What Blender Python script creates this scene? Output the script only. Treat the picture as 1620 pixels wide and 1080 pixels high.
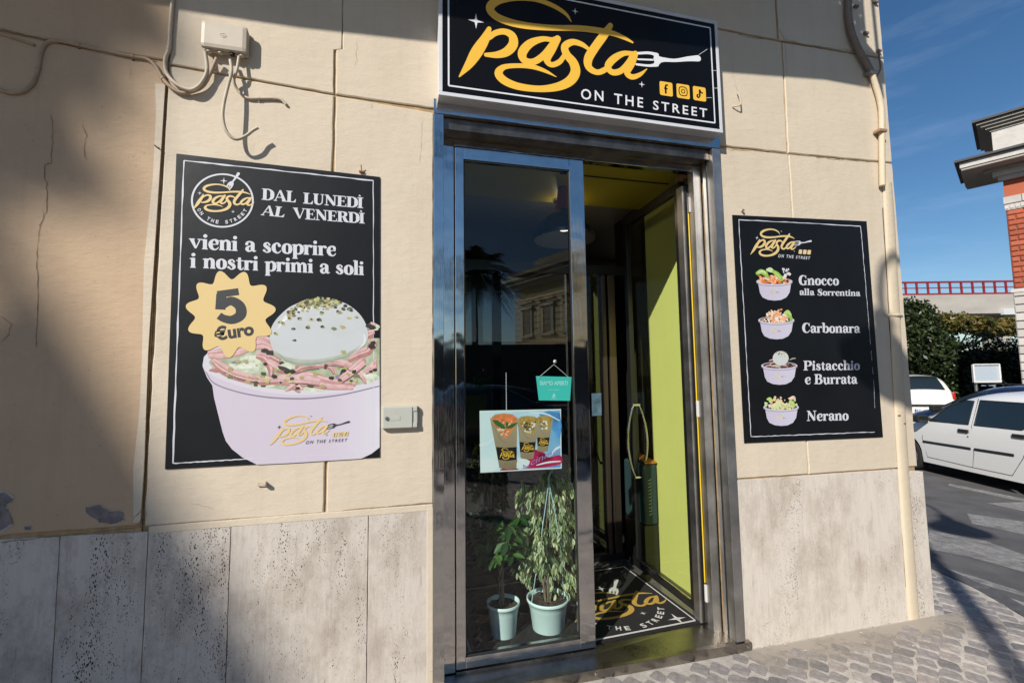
import bpy, math, random
import numpy as np
from mathutils import Vector, Matrix
from mathutils.geometry import tessellate_polygon
random.seed(7); rng = np.random.default_rng(7)
for o in list(bpy.data.objects): bpy.data.objects.remove(o, do_unlink=True)
S = bpy.context.scene; COL = S.collection

# ---------------------------------------------------------------- camera
CAM_D, CAM_H, FPX = 2.35, 1.567, 720.0
yaw, pit, rol = 0.242346812, 0.0798644, -0.013125884
cy, sy, cp, sp, cr, sr = math.cos(yaw), math.sin(yaw), math.cos(pit), math.sin(pit), math.cos(rol), math.sin(rol)
FW = Vector((sy*cp, cy*cp, sp)); _r = Vector((cy, -sy, 0)); _u = _r.cross(FW)
RT = _r*cr + _u*sr; UP = -_r*sr + _u*cr
C0 = Vector((0, -CAM_D, CAM_H))
cam = bpy.data.objects.new('camera', bpy.data.cameras.new('camera')); COL.objects.link(cam)
cam.matrix_world = Matrix(((RT.x, UP.x, -FW.x, C0.x), (RT.y, UP.y, -FW.y, C0.y), (RT.z, UP.z, -FW.z, C0.z), (0, 0, 0, 1)))
cam.data.sensor_width = 36; cam.data.lens = 36*FPX/1620; cam.data.clip_start = .05; cam.data.clip_end = 3000
S.camera = cam
# ---------------------------------------------------------------- light
SUN_EL, SUN_AZ = math.radians(32.2), math.radians(46.5)
SD = Vector((math.sin(SUN_AZ)*math.cos(SUN_EL), math.cos(SUN_AZ)*math.cos(SUN_EL), -math.sin(SUN_EL)))   # direction the light travels
sun = bpy.data.objects.new('sun', bpy.data.lights.new('sun', 'SUN')); COL.objects.link(sun)
sun.data.energy = 4.6; sun.data.angle = math.radians(.53); sun.data.color = (1, .945, .865)
sun.rotation_euler = SD.to_track_quat('-Z', 'Y').to_euler(); sun.location = (-8, -8, 12)
wd = bpy.data.worlds.new('World'); S.world = wd; wd.use_nodes = True
nt = wd.node_tree; nt.nodes.clear()
out = nt.nodes.new('ShaderNodeOutputWorld'); bg = nt.nodes.new('ShaderNodeBackground'); sky = nt.nodes.new('ShaderNodeTexSky')
sky.sky_type = 'NISHITA'; sky.sun_disc = False; sky.sun_elevation = SUN_EL; sky.sun_rotation = math.pi + SUN_AZ
sky.air_density = 1.0; sky.dust_density = .5; sky.ozone_density = 2.6; sky.altitude = 100
bg.inputs[1].default_value = .086
tc = nt.nodes.new('ShaderNodeTexCoord'); mp = nt.nodes.new('ShaderNodeMapping'); mp.inputs['Scale'].default_value = (1.2, 1.2, 6.5)
mp.inputs['Rotation'].default_value = (.25, .1, 0)
nz = nt.nodes.new('ShaderNodeTexNoise'); nz.inputs['Scale'].default_value = 2.2; nz.inputs['Detail'].default_value = 9; nz.inputs['Roughness'].default_value = .62
rp = nt.nodes.new('ShaderNodeValToRGB'); rp.color_ramp.elements[0].position = .52; rp.color_ramp.elements[0].color = (0, 0, 0, 1)
rp.color_ramp.elements[1].position = .8; rp.color_ramp.elements[1].color = (.16, .16, .16, 1)
mx = nt.nodes.new('ShaderNodeMix'); mx.data_type = 'RGBA'; mx.inputs['B'].default_value = (7, 8.6, 11, 1)
nt.links.new(tc.outputs['Generated'], mp.inputs[0]); nt.links.new(mp.outputs[0], nz.inputs[0]); nt.links.new(nz.outputs[0], rp.inputs[0])
nt.links.new(rp.outputs[0], mx.inputs['Factor']); hs = nt.nodes.new('ShaderNodeHueSaturation'); hs.inputs['Saturation'].default_value = 1.22; nt.links.new(sky.outputs[0], hs.inputs['Color']); nt.links.new(hs.outputs[0], mx.inputs['A']); nt.links.new(mx.outputs['Result'], bg.inputs[0]); nt.links.new(bg.outputs[0], out.inputs[0])
S.view_settings.view_transform = 'Standard'; S.view_settings.look = 'None'; S.view_settings.exposure = .20; S.view_settings.gamma = 1
S.view_settings.use_curve_mapping = False
S.render.engine = 'CYCLES'
S.cycles.max_bounces = 10; S.cycles.transparent_max_bounces = 24; S.cycles.glossy_bounces = 5; S.cycles.sample_clamp_indirect = 4
S.cycles.caustics_reflective = False; S.cycles.caustics_refractive = False

# ---------------------------------------------------------------- measuring helpers (the photograph's own geometry)
def ray(px, py): return FW*FPX + RT*(px-810) - UP*(py-540)
def W(px, py, Y=0):
    d = ray(px, py); s = (CAM_D+Y)/d.y; p = C0 + d*s; return (p.x, p.z)
def G(px, py, z=0):
    d = ray(px, py); s = (z-CAM_H)/d.z; p = C0 + d*s; return (p.x, p.y)
def AT(px, py, dep): return C0 + ray(px, py)*(dep/FPX)
MIR = .115
def MIRR(px, py, dep):
    p = AT(px, py, dep); return Vector((p.x, 2*MIR-p.y, p.z))

# ---------------------------------------------------------------- materials
MATS = {}
def nodes_of(m):
    m.use_nodes = True; n = m.node_tree; return n, n.nodes['Principled BSDF']
def mat(name, col, rough=.6, metal=0., noise=0., nscale=8., bump=0., bscale=40., spec=.5, coat=0., stretch=(1, 1, 1), emis=0., col2=None, trans=0.):
    if name in MATS: return MATS[name]
    m = bpy.data.materials.new(name); n, b = nodes_of(m)
    b.inputs['Base Color'].default_value = (*col, 1); b.inputs['Roughness'].default_value = rough
    b.inputs['Metallic'].default_value = metal; b.inputs['Specular IOR Level'].default_value = spec
    b.inputs['Coat Weight'].default_value = coat; b.inputs['Coat Roughness'].default_value = .03
    b.inputs['Transmission Weight'].default_value = trans
    if emis: b.inputs['Emission Color'].default_value = (*col, 1); b.inputs['Emission Strength'].default_value = emis
    L = n.links.new
    if noise or bump or col2:
        t = n.nodes.new('ShaderNodeTexCoord'); mpp = n.nodes.new('ShaderNodeMapping'); mpp.inputs['Scale'].default_value = stretch
        L(t.outputs['Object'], mpp.inputs[0])
    if noise or col2:
        z = n.nodes.new('ShaderNodeTexNoise'); z.inputs['Scale'].default_value = nscale; z.inputs['Detail'].default_value = 7; z.inputs['Roughness'].default_value = .6
        L(mpp.outputs[0], z.inputs[0]); r = n.nodes.new('ShaderNodeValToRGB')
        r.color_ramp.elements[0].position = .3; r.color_ramp.elements[1].position = .7
        c2 = col2 or tuple(min(1, c*(1+noise)) for c in col); c1 = col if col2 else tuple(c*(1-noise) for c in col)
        r.color_ramp.elements[0].color = (*c1, 1); r.color_ramp.elements[1].color = (*c2, 1)
        L(z.outputs[0], r.inputs[0]); L(r.outputs[0], b.inputs['Base Color'])
    if bump:
        z = n.nodes.new('ShaderNodeTexNoise'); z.inputs['Scale'].default_value = bscale; z.inputs['Detail'].default_value = 6
        L(mpp.outputs[0], z.inputs[0]); bp = n.nodes.new('ShaderNodeBump'); bp.inputs['Strength'].default_value = 1; bp.inputs['Distance'].default_value = bump
        L(z.outputs[0], bp.inputs['Height']); L(bp.outputs[0], b.inputs['Normal'])
    MATS[name] = m; return m

def plaster(name, c1, c2, dirt, crack=0):
    m = bpy.data.materials.new(name); n, b = nodes_of(m); L = n.links.new; N = n.nodes.new
    b.inputs['Roughness'].default_value = .72; b.inputs['Specular IOR Level'].default_value = .3
    g = N('ShaderNodeNewGeometry')
    def noise(sc, det=6, rough=.6, scale=(1, 1, 1)):
        mm = N('ShaderNodeMapping'); mm.inputs['Scale'].default_value = scale; L(g.outputs['Position'], mm.inputs[0])
        z = N('ShaderNodeTexNoise'); z.inputs['Scale'].default_value = sc; z.inputs['Detail'].default_value = det; z.inputs['Roughness'].default_value = rough
        L(mm.outputs[0], z.inputs[0]); return z.outputs[0]
    def ramp(v, p0, p1, a, bb):
        r = N('ShaderNodeValToRGB'); r.color_ramp.elements[0].position = p0; r.color_ramp.elements[1].position = p1
        r.color_ramp.elements[0].color = (*a, 1); r.color_ramp.elements[1].color = (*bb, 1); L(v, r.inputs[0]); return r.outputs[0]
    base = ramp(noise(1.6, 9, .72), .33, .68, c1, c2)
    def mixc(f, a, bcol):
        mm = N('ShaderNodeMix'); mm.data_type = 'RGBA'; L(f, mm.inputs['Factor']); L(a, mm.inputs['A']); mm.inputs['B'].default_value = (*bcol, 1); return mm.outputs['Result']
    streak = ramp(noise(3.0, 8, .7, (4, 4, .35)), .52, .82, (0, 0, 0), (.42, .42, .42))
    base = mixc(streak, base, dirt)
    speck = ramp(noise(55, 3, .5), .70, .76, (0, 0, 0), (.5, .5, .5))
    base = mixc(speck, base, tuple(c*.6 for c in dirt))
    L(base, b.inputs['Base Color'])
    def bump(h, dist, prev=None):
        bp = N('ShaderNodeBump'); bp.inputs['Distance'].default_value = dist; L(h, bp.inputs['Height'])
        if prev: L(prev, bp.inputs['Normal'])
        return bp.outputs[0]
    q = bump(noise(2.2, 3, .5), .007)
    q = bump(noise(14, 6, .65, (1, 1, 2.2)), .0030, q)
    q = bump(noise(90, 4, .6, (1, 1, 3)), .0009, q)
    L(q, b.inputs['Normal']); return m

def travertine(name, tint, dark, pits=.65, off=(0, 0, 0)):
    m = bpy.data.materials.new(name); n, b = nodes_of(m); L = n.links.new; N = n.nodes.new
    b.inputs['Roughness'].default_value = .62; b.inputs['Specular IOR Level'].default_value = .35
    g = N('ShaderNodeNewGeometry')
    def mapped(scale):
        mm = N('ShaderNodeMapping'); mm.inputs['Scale'].default_value = scale; mm.inputs['Location'].default_value = off; L(g.outputs['Position'], mm.inputs[0]); return mm.outputs[0]
    def noise(sc, det, rough, scale):
        z = N('ShaderNodeTexNoise'); z.inputs['Scale'].default_value = sc; z.inputs['Detail'].default_value = det; z.inputs['Roughness'].default_value = rough
        L(mapped(scale), z.inputs[0]); return z.outputs[0]
    def ramp(v, p0, p1, a, bb):
        r = N('ShaderNodeValToRGB'); r.color_ramp.elements[0].position = p0; r.color_ramp.elements[1].position = p1
        r.color_ramp.elements[0].color = (*a, 1); r.color_ramp.elements[1].color = (*bb, 1); L(v, r.inputs[0]); return r.outputs[0]
    def mixc(f, a, bcol):
        mm = N('ShaderNodeMix'); mm.data_type = 'RGBA'; L(f, mm.inputs['Factor'])
        L(a, mm.inputs['A']); mm.inputs['B'].default_value = (*bcol, 1); return mm.outputs['Result']
    veins = ramp(noise(5, 12, .72, (11, 11, .45)), .30, .70, tint, tuple(min(1, c*1.14) for c in tint))
    c = mixc(ramp(noise(2.6, 10, .78, (1.6, 1.6, 1.0)), .46, .68, (0, 0, 0), (.72*min(1, pits*1.35),)*3), veins, dark)
    c = mixc(ramp(noise(9, 9, .78, (4.5, 4.5, .45)), .55, .70, (0, 0, 0), (.42*min(1, pits*1.35),)*3), c, tuple(x*.62 for x in dark))
    mask = ramp(noise(1.9, 6, .7, (4.5, 4.5, .7)), .42, .72, (0, 0, 0), (1, 1, 1))
    v = N('ShaderNodeTexVoronoi'); v.inputs['Scale'].default_value = 175; v.inputs['Randomness'].default_value = 1; L(mapped((1, 1, .36)), v.inputs[0])
    nn = noise(30, 5, .7, (2.0, 2.0, .7))
    th = N('ShaderNodeMath'); th.operation = 'MULTIPLY'; L(nn, th.inputs[0]); L(mask, th.inputs[1])
    th2 = N('ShaderNodeMath'); th2.operation = 'MULTIPLY'; L(th.outputs[0], th2.inputs[0]); th2.inputs[1].default_value = pits
    sub = N('ShaderNodeMath'); sub.operation = 'SUBTRACT'; L(th2.outputs[0], sub.inputs[0]); L(v.outputs['Distance'], sub.inputs[1])
    pit = ramp(sub.outputs[0], 0.0, .06, (0, 0, 0), (1, 1, 1))
    c = mixc(pit, c, (.035, .026, .02))
    L(c, b.inputs['Base Color'])
    inv = N('ShaderNodeMath'); inv.operation = 'SUBTRACT'; inv.inputs[0].default_value = 1; L(pit, inv.inputs[1])
    bp = N('ShaderNodeBump'); bp.inputs['Distance'].default_value = .006; L(inv.outputs[0], bp.inputs['Height'])
    bp2 = N('ShaderNodeBump'); bp2.inputs['Distance'].default_value = .002; L(noise(12, 8, .7, (3, 3, .8)), bp2.inputs['Height']); L(bp.outputs[0], bp2.inputs['Normal'])
    L(bp2.outputs[0], b.inputs['Normal']); return m

def pane_glass(name, tint=(.8, .86, .84), ior=1.75, rough=0.0):
    """thin pane: clear transmission plus a Schlick reflection that is the same from both sides"""
    f0 = 2*((ior-1)/(ior+1))**2
    m = bpy.data.materials.new(name); m.use_nodes = True; n = m.node_tree; n.nodes.clear(); L = n.links.new; N = n.nodes.new
    o = N('ShaderNodeOutputMaterial'); g_ = N('ShaderNodeNewGeometry'); d = N('ShaderNodeVectorMath'); d.operation = 'DOT_PRODUCT'; L(g_.outputs['Normal'], d.inputs[0]); L(g_.outputs['Incoming'], d.inputs[1])
    def M(op, a, b=None):
        q = N('ShaderNodeMath'); q.operation = op; q.use_clamp = False
        for i, v in enumerate((a, b)):
            if v is None: continue
            if isinstance(v, float): q.inputs[i].default_value = v
            else: L(v, q.inputs[i])
        return q.outputs[0]
    fr_ = M('ADD', M('MULTIPLY', M('POWER', M('SUBTRACT', 1.0, M('ABSOLUTE', d.outputs['Value'])), 5.0), 1-f0), f0)
    t = N('ShaderNodeBsdfTransparent'); t.inputs[0].default_value = (*tint, 1); g = N('ShaderNodeBsdfGlossy'); g.inputs['Roughness'].default_value = rough
    mxs = N('ShaderNodeMixShader'); L(fr_, mxs.inputs[0]); L(t.outputs[0], mxs.inputs[1]); L(g.outputs[0], mxs.inputs[2]); L(mxs.outputs[0], o.inputs[0])
    return m

def steel(name, col, rough, vert=True, dirt=.25, wave=.0018):
    m = bpy.data.materials.new(name); n, b = nodes_of(m); L = n.links.new; N = n.nodes.new
    b.inputs['Metallic'].default_value = 1
    t = N('ShaderNodeNewGeometry'); mm = N('ShaderNodeMapping'); mm.inputs['Scale'].default_value = (60, 60, .6) if vert else (.6, 60, 60)
    L(t.outputs['Position'], mm.inputs[0]); z = N('ShaderNodeTexNoise'); z.inputs['Scale'].default_value = 6; z.inputs['Detail'].default_value = 4; L(mm.outputs[0], z.inputs[0])
    z2 = N('ShaderNodeTexNoise'); z2.inputs['Scale'].default_value = 5; z2.inputs['Detail'].default_value = 8; z2.inputs['Roughness'].default_value = .7; L(t.outputs['Position'], z2.inputs[0])
    r = N('ShaderNodeMapRange'); r.inputs['To Min'].default_value = rough*.6; r.inputs['To Max'].default_value = rough*1.6; L(z2.outputs[0], r.inputs[0]); L(r.outputs[0], b.inputs['Roughness'])
    cr_ = N('ShaderNodeValToRGB'); cr_.color_ramp.elements[0].position = .35; cr_.color_ramp.elements[1].position = .65
    cr_.color_ramp.elements[0].color = (*[c*(1-dirt) for c in col], 1); cr_.color_ramp.elements[1].color = (*col, 1); L(z2.outputs[0], cr_.inputs[0]); L(cr_.outputs[0], b.inputs['Base Color'])
    bp = N('ShaderNodeBump'); bp.inputs['Distance'].default_value = .0004; L(z.outputs[0], bp.inputs['Height'])
    z3 = N('ShaderNodeTexNoise'); z3.inputs['Scale'].default_value = 7; z3.inputs['Detail'].default_value = 1; L(t.outputs['Position'], z3.inputs[0])
    bp2 = N('ShaderNodeBump'); bp2.inputs['Distance'].default_value = wave; L(z3.outputs[0], bp2.inputs['Height']); L(bp.outputs[0], bp2.inputs['Normal'])
    L(bp2.outputs[0], b.inputs['Normal']); return m

def gradmat(name, axis, p0, p1, c0, c1, rough=.35, noise=None, mid=None):
    """printed gradient along an object axis (0 x, 1 y, 2 z)"""
    m = bpy.data.materials.new(name); n, b = nodes_of(m); L = n.links.new; N = n.nodes.new
    b.inputs['Roughness'].default_value = rough
    t = N('ShaderNodeTexCoord'); s = N('ShaderNodeSeparateXYZ'); L(t.outputs['Object'], s.inputs[0])
    r = N('ShaderNodeMapRange'); r.inputs['From Min'].default_value = p0; r.inputs['From Max'].default_value = p1; L(s.outputs[axis], r.inputs[0])
    cr_ = N('ShaderNodeValToRGB'); cr_.color_ramp.elements[0].color = (*c0, 1); cr_.color_ramp.elements[1].color = (*c1, 1)
    if mid:
        e = cr_.color_ramp.elements.new(mid[0]); e.color = (*mid[1], 1)
    v = r.outputs[0]
    if noise:
        z = N('ShaderNodeTexNoise'); z.inputs['Scale'].default_value = noise[0]; z.inputs['Detail'].default_value = 4; L(t.outputs['Object'], z.inputs[0])
        a = N('ShaderNodeMath'); a.operation = 'MULTIPLY_ADD'; L(z.outputs[0], a.inputs[0]); a.inputs[1].default_value = noise[1]; L(v, a.inputs[2])
        a2 = N('ShaderNodeMath'); a2.operation = 'SUBTRACT'; L(a.outputs[0], a2.inputs[0]); a2.inputs[1].default_value = noise[1]*.5; v = a2.outputs[0]
    L(v, cr_.inputs[0]); L(cr_.outputs[0], b.inputs['Base Color']); return m

# ---------------------------------------------------------------- objects
def tag(o, label=None, cat=None, group=None, kind=None):
    if label: o['label'] = label
    if cat: o['category'] = cat
    if group: o['group'] = group
    if kind: o['kind'] = kind
    return o
def thing(name, label, cat, loc=(0, 0, 0), rotz=0, group=None):
    o = bpy.data.objects.new(name, None); COL.objects.link(o); o.empty_display_size = .1
    o.location = loc; o.rotation_euler = (0, 0, rotz); return tag(o, label, cat, group)
class MB:
    def __init__(s): s.v = []; s.f = []; s.m = []; s.mats = []; s.smooth = []
    def mi(s, m):
        if m not in s.mats: s.mats.append(m)
        return s.mats.index(m)
    def add(s, vs, fs, m, smooth=False):
        b = len(s.v); s.v += [tuple(v) for v in vs]; k = s.mi(m)
        for f in fs: s.f.append(tuple(b+i for i in f)); s.m.append(k); s.smooth.append(smooth)
    def box(s, a, b, m, bev=0.):
        x0, y0, z0 = [min(p, q) for p, q in zip(a, b)]; x1, y1, z1 = [max(p, q) for p, q in zip(a, b)]
        if not bev:
            vs = [(x, y, z) for x in (x0, x1) for y in (y0, y1) for z in (z0, z1)]
            s.add(vs, [(0, 1, 3, 2), (4, 6, 7, 5), (0, 4, 5, 1), (2, 3, 7, 6), (0, 2, 6, 4), (1, 5, 7, 3)], m); return
        import bmesh
        bm = bmesh.new(); bmesh.ops.create_cube(bm, size=1)
        for v in bm.verts: v.co = Vector(((x0+x1)/2+v.co.x*(x1-x0), (y0+y1)/2+v.co.y*(y1-y0), (z0+z1)/2+v.co.z*(z1-z0)))
        bmesh.ops.bevel(bm, geom=bm.edges[:], offset=bev, segments=2, affect='EDGES', profile=.6)
        bm.verts.ensure_lookup_table(); s.add([v.co[:] for v in bm.verts], [[v.index for v in f.verts] for f in bm.faces], m); bm.free()
    def obox(s, c, ax, half, m):
        c = Vector(c); A = [Vector(a)*h for a, h in zip(ax, half)]
        vs = [c+A[0]*i+A[1]*j+A[2]*k for i in (-1, 1) for j in (-1, 1) for k in (-1, 1)]
        s.add(vs, [(0, 1, 3, 2), (4, 6, 7, 5), (0, 4, 5, 1), (2, 3, 7, 6), (0, 2, 6, 4), (1, 5, 7, 3)], m)
    def tube(s, path, r, m, n=10, cap=True, smooth=True, flat=1.):
        P = [Vector(p) for p in path]; R = r if isinstance(r, (list, tuple)) else [r]*len(P); vs = []; fs = []; ref = None
        for i, p in enumerate(P):
            t = (P[min(i+1, len(P)-1)]-P[max(i-1, 0)]).normalized()
            if ref is None: ref = Vector((0, 1, 0)) if abs(t.y) < .9 else Vector((1, 0, 0))
            a = (ref - t*ref.dot(t)).normalized(); ref = a; b = t.cross(a)
            for k in range(n):
                q = 2*math.pi*k/n; vs.append(p+(a*math.cos(q)*flat+b*math.sin(q))*R[i])
        for i in range(len(P)-1):
            for k in range(n): fs.append((i*n+k, i*n+(k+1) % n, (i+1)*n+(k+1) % n, (i+1)*n+k))
        s.add(vs, fs, m, smooth)
        if cap: s.add(vs[:n], [tuple(range(n-1, -1, -1))], m); s.add(vs[-n:], [tuple(range(n))], m)
    def lathe(s, prof, c, m, n=28, smooth=True):
        vs = []; fs = []
        for r, z in prof:
            for k in range(n): q = 2*math.pi*k/n; vs.append((c[0]+r*math.cos(q), c[1]+r*math.sin(q), c[2]+z))
        for i in range(len(prof)-1):
            for k in range(n): fs.append((i*n+k, i*n+(k+1) % n, (i+1)*n+(k+1) % n, (i+1)*n+k))
        s.add(vs, fs, m, smooth)
    def poly(s, pts, m):
        P = [Vector(p) for p in pts]
        for t in tessellate_polygon([P]): s.add([P[i] for i in t], [(0, 1, 2)], m)
    def prism(s, pts, d, m):
        """polygon pts (3D, planar) extruded by vector d, closed"""
        P = [Vector(p) for p in pts]; d = Vector(d); Q = [p+d for p in P]; n = len(P); T = tessellate_polygon([P])
        s.add(P+Q, [tuple(t) for t in T]+[tuple(n+i for i in reversed(t)) for t in T]+[(i, (i+1) % n, n+(i+1) % n, n+i) for i in range(n)], m)
    def mesh(s, name):
        me = bpy.data.meshes.new(name); me.from_pydata(s.v, [], s.f)
        for m in s.mats: me.materials.append(m)
        me.polygons.foreach_set('material_index', s.m); me.polygons.foreach_set('use_smooth', s.smooth); me.update(); return me
    def build(s, name, parent=None, label=None, kind=None, loc=None, recalc=False):
        me = s.mesh(name)
        if recalc:
            import bmesh
            bm = bmesh.new(); bm.from_mesh(me); bmesh.ops.recalc_face_normals(bm, faces=bm.faces[:]); bm.to_mesh(me); bm.free()
        o = bpy.data.objects.new(name, me); COL.objects.link(o)
        if parent:
            o.parent = parent
        if loc is not None: o.location = loc
        if label: o['label'] = label
        if kind: o['kind'] = kind
        return o
def inst(name, me, parent, loc, rot=(0, 0, 0), scale=(1, 1, 1)):
    o = bpy.data.objects.new(name, me); COL.objects.link(o); o.parent = parent; o.location = loc; o.rotation_euler = rot; o.scale = scale; return o
def crom(P, n=6, closed=False):
    """Catmull-Rom through points of any dimension"""
    P = [np.array(p, float) for p in P]; out_ = []; N = len(P)
    rngi = range(N) if closed else range(N-1)
    for i in rngi:
        if closed: a, b, c, d = P[(i-1) % N], P[i], P[(i+1) % N], P[(i+2) % N]
        else: b, c = P[i], P[i+1]; a = P[i-1] if i else 2*b-c; d = P[i+2] if i+2 < N else 2*c-b
        for k in range(n):
            t = k/n; out_.append(.5*((2*b)+(c-a)*t+(2*a-5*b+4*c-d)*t*t+(3*b-a-3*c+d)*t**3))
    if not closed: out_.append(P[-1])
    return out_

# ---------------------------------------------------------------- flat print engine
class Print:
    """draws 2D shapes on a plane, each layer a hair above the last; map2 turns 2D local coords into plane coords"""
    def __init__(s, O, U, V, base=3e-4):
        s.O = Vector(O); s.U = Vector(U).normalized(); s.V = Vector(V).normalized(); s.N = s.U.cross(s.V).normalized(); s.h = base; s.mb = MB()
    def P(s, p, h): return s.O+s.U*p[0]+s.V*p[1]+s.N*h
    def new(s): s.mb = MB(); return s
    def poly(s, pts, m, up=3e-6):
        s.h += up; s.mb.poly([s.P(p, s.h) for p in pts], m)
    def tris(s, vs, fs, m, up=3e-6):
        s.h += up; s.mb.add([s.P(p, s.h) for p in vs], fs, m)
    def ell(s, c, a, b, m, rot=0, n=28, a0=0, a1=2*math.pi, jit=0):
        pts = []
        for k in range(n):
            q = a0+(a1-a0)*k/(n if a1-a0 > 6.2 else n-1); j = 1+random.uniform(-jit, jit); x, y = a*math.cos(q)*j, b*math.sin(q)*j
            pts.append((c[0]+x*math.cos(rot)-y*math.sin(rot), c[1]+x*math.sin(rot)+y*math.cos(rot)))
        s.poly(pts, m)
    def stroke(s, pts, m, closed=False, n=6, smooth=True, cap=True, wscale=1.):
        """pts (x, y, width)"""
        Q = crom(pts, n, closed) if smooth else [np.array(p, float) for p in pts]
        if closed: Q = Q+[Q[0]]
        N = len(Q); vs = []; h0 = s.h+2e-6
        L_ = []; R_ = []
        for i, q in enumerate(Q):
            a = Q[i-1] if i else (Q[-2] if closed else Q[0]); b = Q[i+1] if i+1 < N else (Q[1] if closed else Q[-1])
            t = (b-a)[:2]; l = np.hypot(*t) or 1; nx, ny = -t[1]/l, t[0]/l; w = max(q[2], 1e-5)*wscale/2
            hh = h0+2e-6*i/N
            L_.append(s.P((q[0]+nx*w, q[1]+ny*w), hh)); R_.append(s.P((q[0]-nx*w, q[1]-ny*w), hh))
        s.mb.add(L_+R_, [(i, N+i, N+i+1, i+1) for i in range(N-1)], m); s.h = h0+2e-6
        if cap and not closed:
            for q in (Q[0], Q[-1]):
                r = q[2]*wscale/2
                if r > 1e-4: s.ell(q[:2], r, r, m, n=12)
    def build(s, name, parent, label=None): return s.mb.build(name, parent, label)
_tc = {}
def text_mesh(body, bold=0., sp=1.):
    k = (body, bold, sp)
    if k in _tc: return _tc[k]
    cu = bpy.data.curves.new('t', 'FONT'); cu.body = body; cu.size = 1; cu.offset = bold; cu.space_character = sp; cu.resolution_u = 3
    ob = bpy.data.objects.new('t', cu); COL.objects.link(ob); dg = bpy.context.evaluated_depsgraph_get(); me = ob.evaluated_get(dg).to_mesh()
    vs = [(v.co.x, v.co.y) for v in me.vertices]; fs = [tuple(p.vertices) for p in me.polygons]
    ob.evaluated_get(dg).to_mesh_clear(); bpy.data.objects.remove(ob, do_unlink=True); bpy.data.curves.remove(cu)
    x0 = min(v[0] for v in vs); x1 = max(v[0] for v in vs); y1 = max(v[1] for v in vs)
    _tc[k] = ([((v[0]-x0)/(x1-x0), v[1]/.69) for v in vs], fs, (x1-x0)/.69); return _tc[k]
def fit_text(pr, body, L0, R0, T0, m, bold=0., sp=1.):
    """sans text from baseline point L0 to R0 with cap height vector T0-L0"""
    vs, fs, _ = text_mesh(body, bold, sp); L0, R0, T0 = [np.array(p[:2], float) for p in (L0, R0, T0)]
    pr.tris([L0+(R0-L0)*u+(T0-L0)*v for u, v in vs], fs, m)
def affine(src, dst):
    A = np.array([[p[0], p[1], 1] for p in src], float); B = np.array([[p[0], p[1]] for p in dst], float); M = np.linalg.lstsq(A, B, rcond=None)[0]
    sc = math.sqrt(abs(np.linalg.det(M[:2])))
    def f(p):
        q = np.array([p[0], p[1], 1.])@M; return (q[0], q[1], p[2]*sc) if len(p) > 2 else (q[0], q[1])
    f.sc = sc; return f

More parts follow.
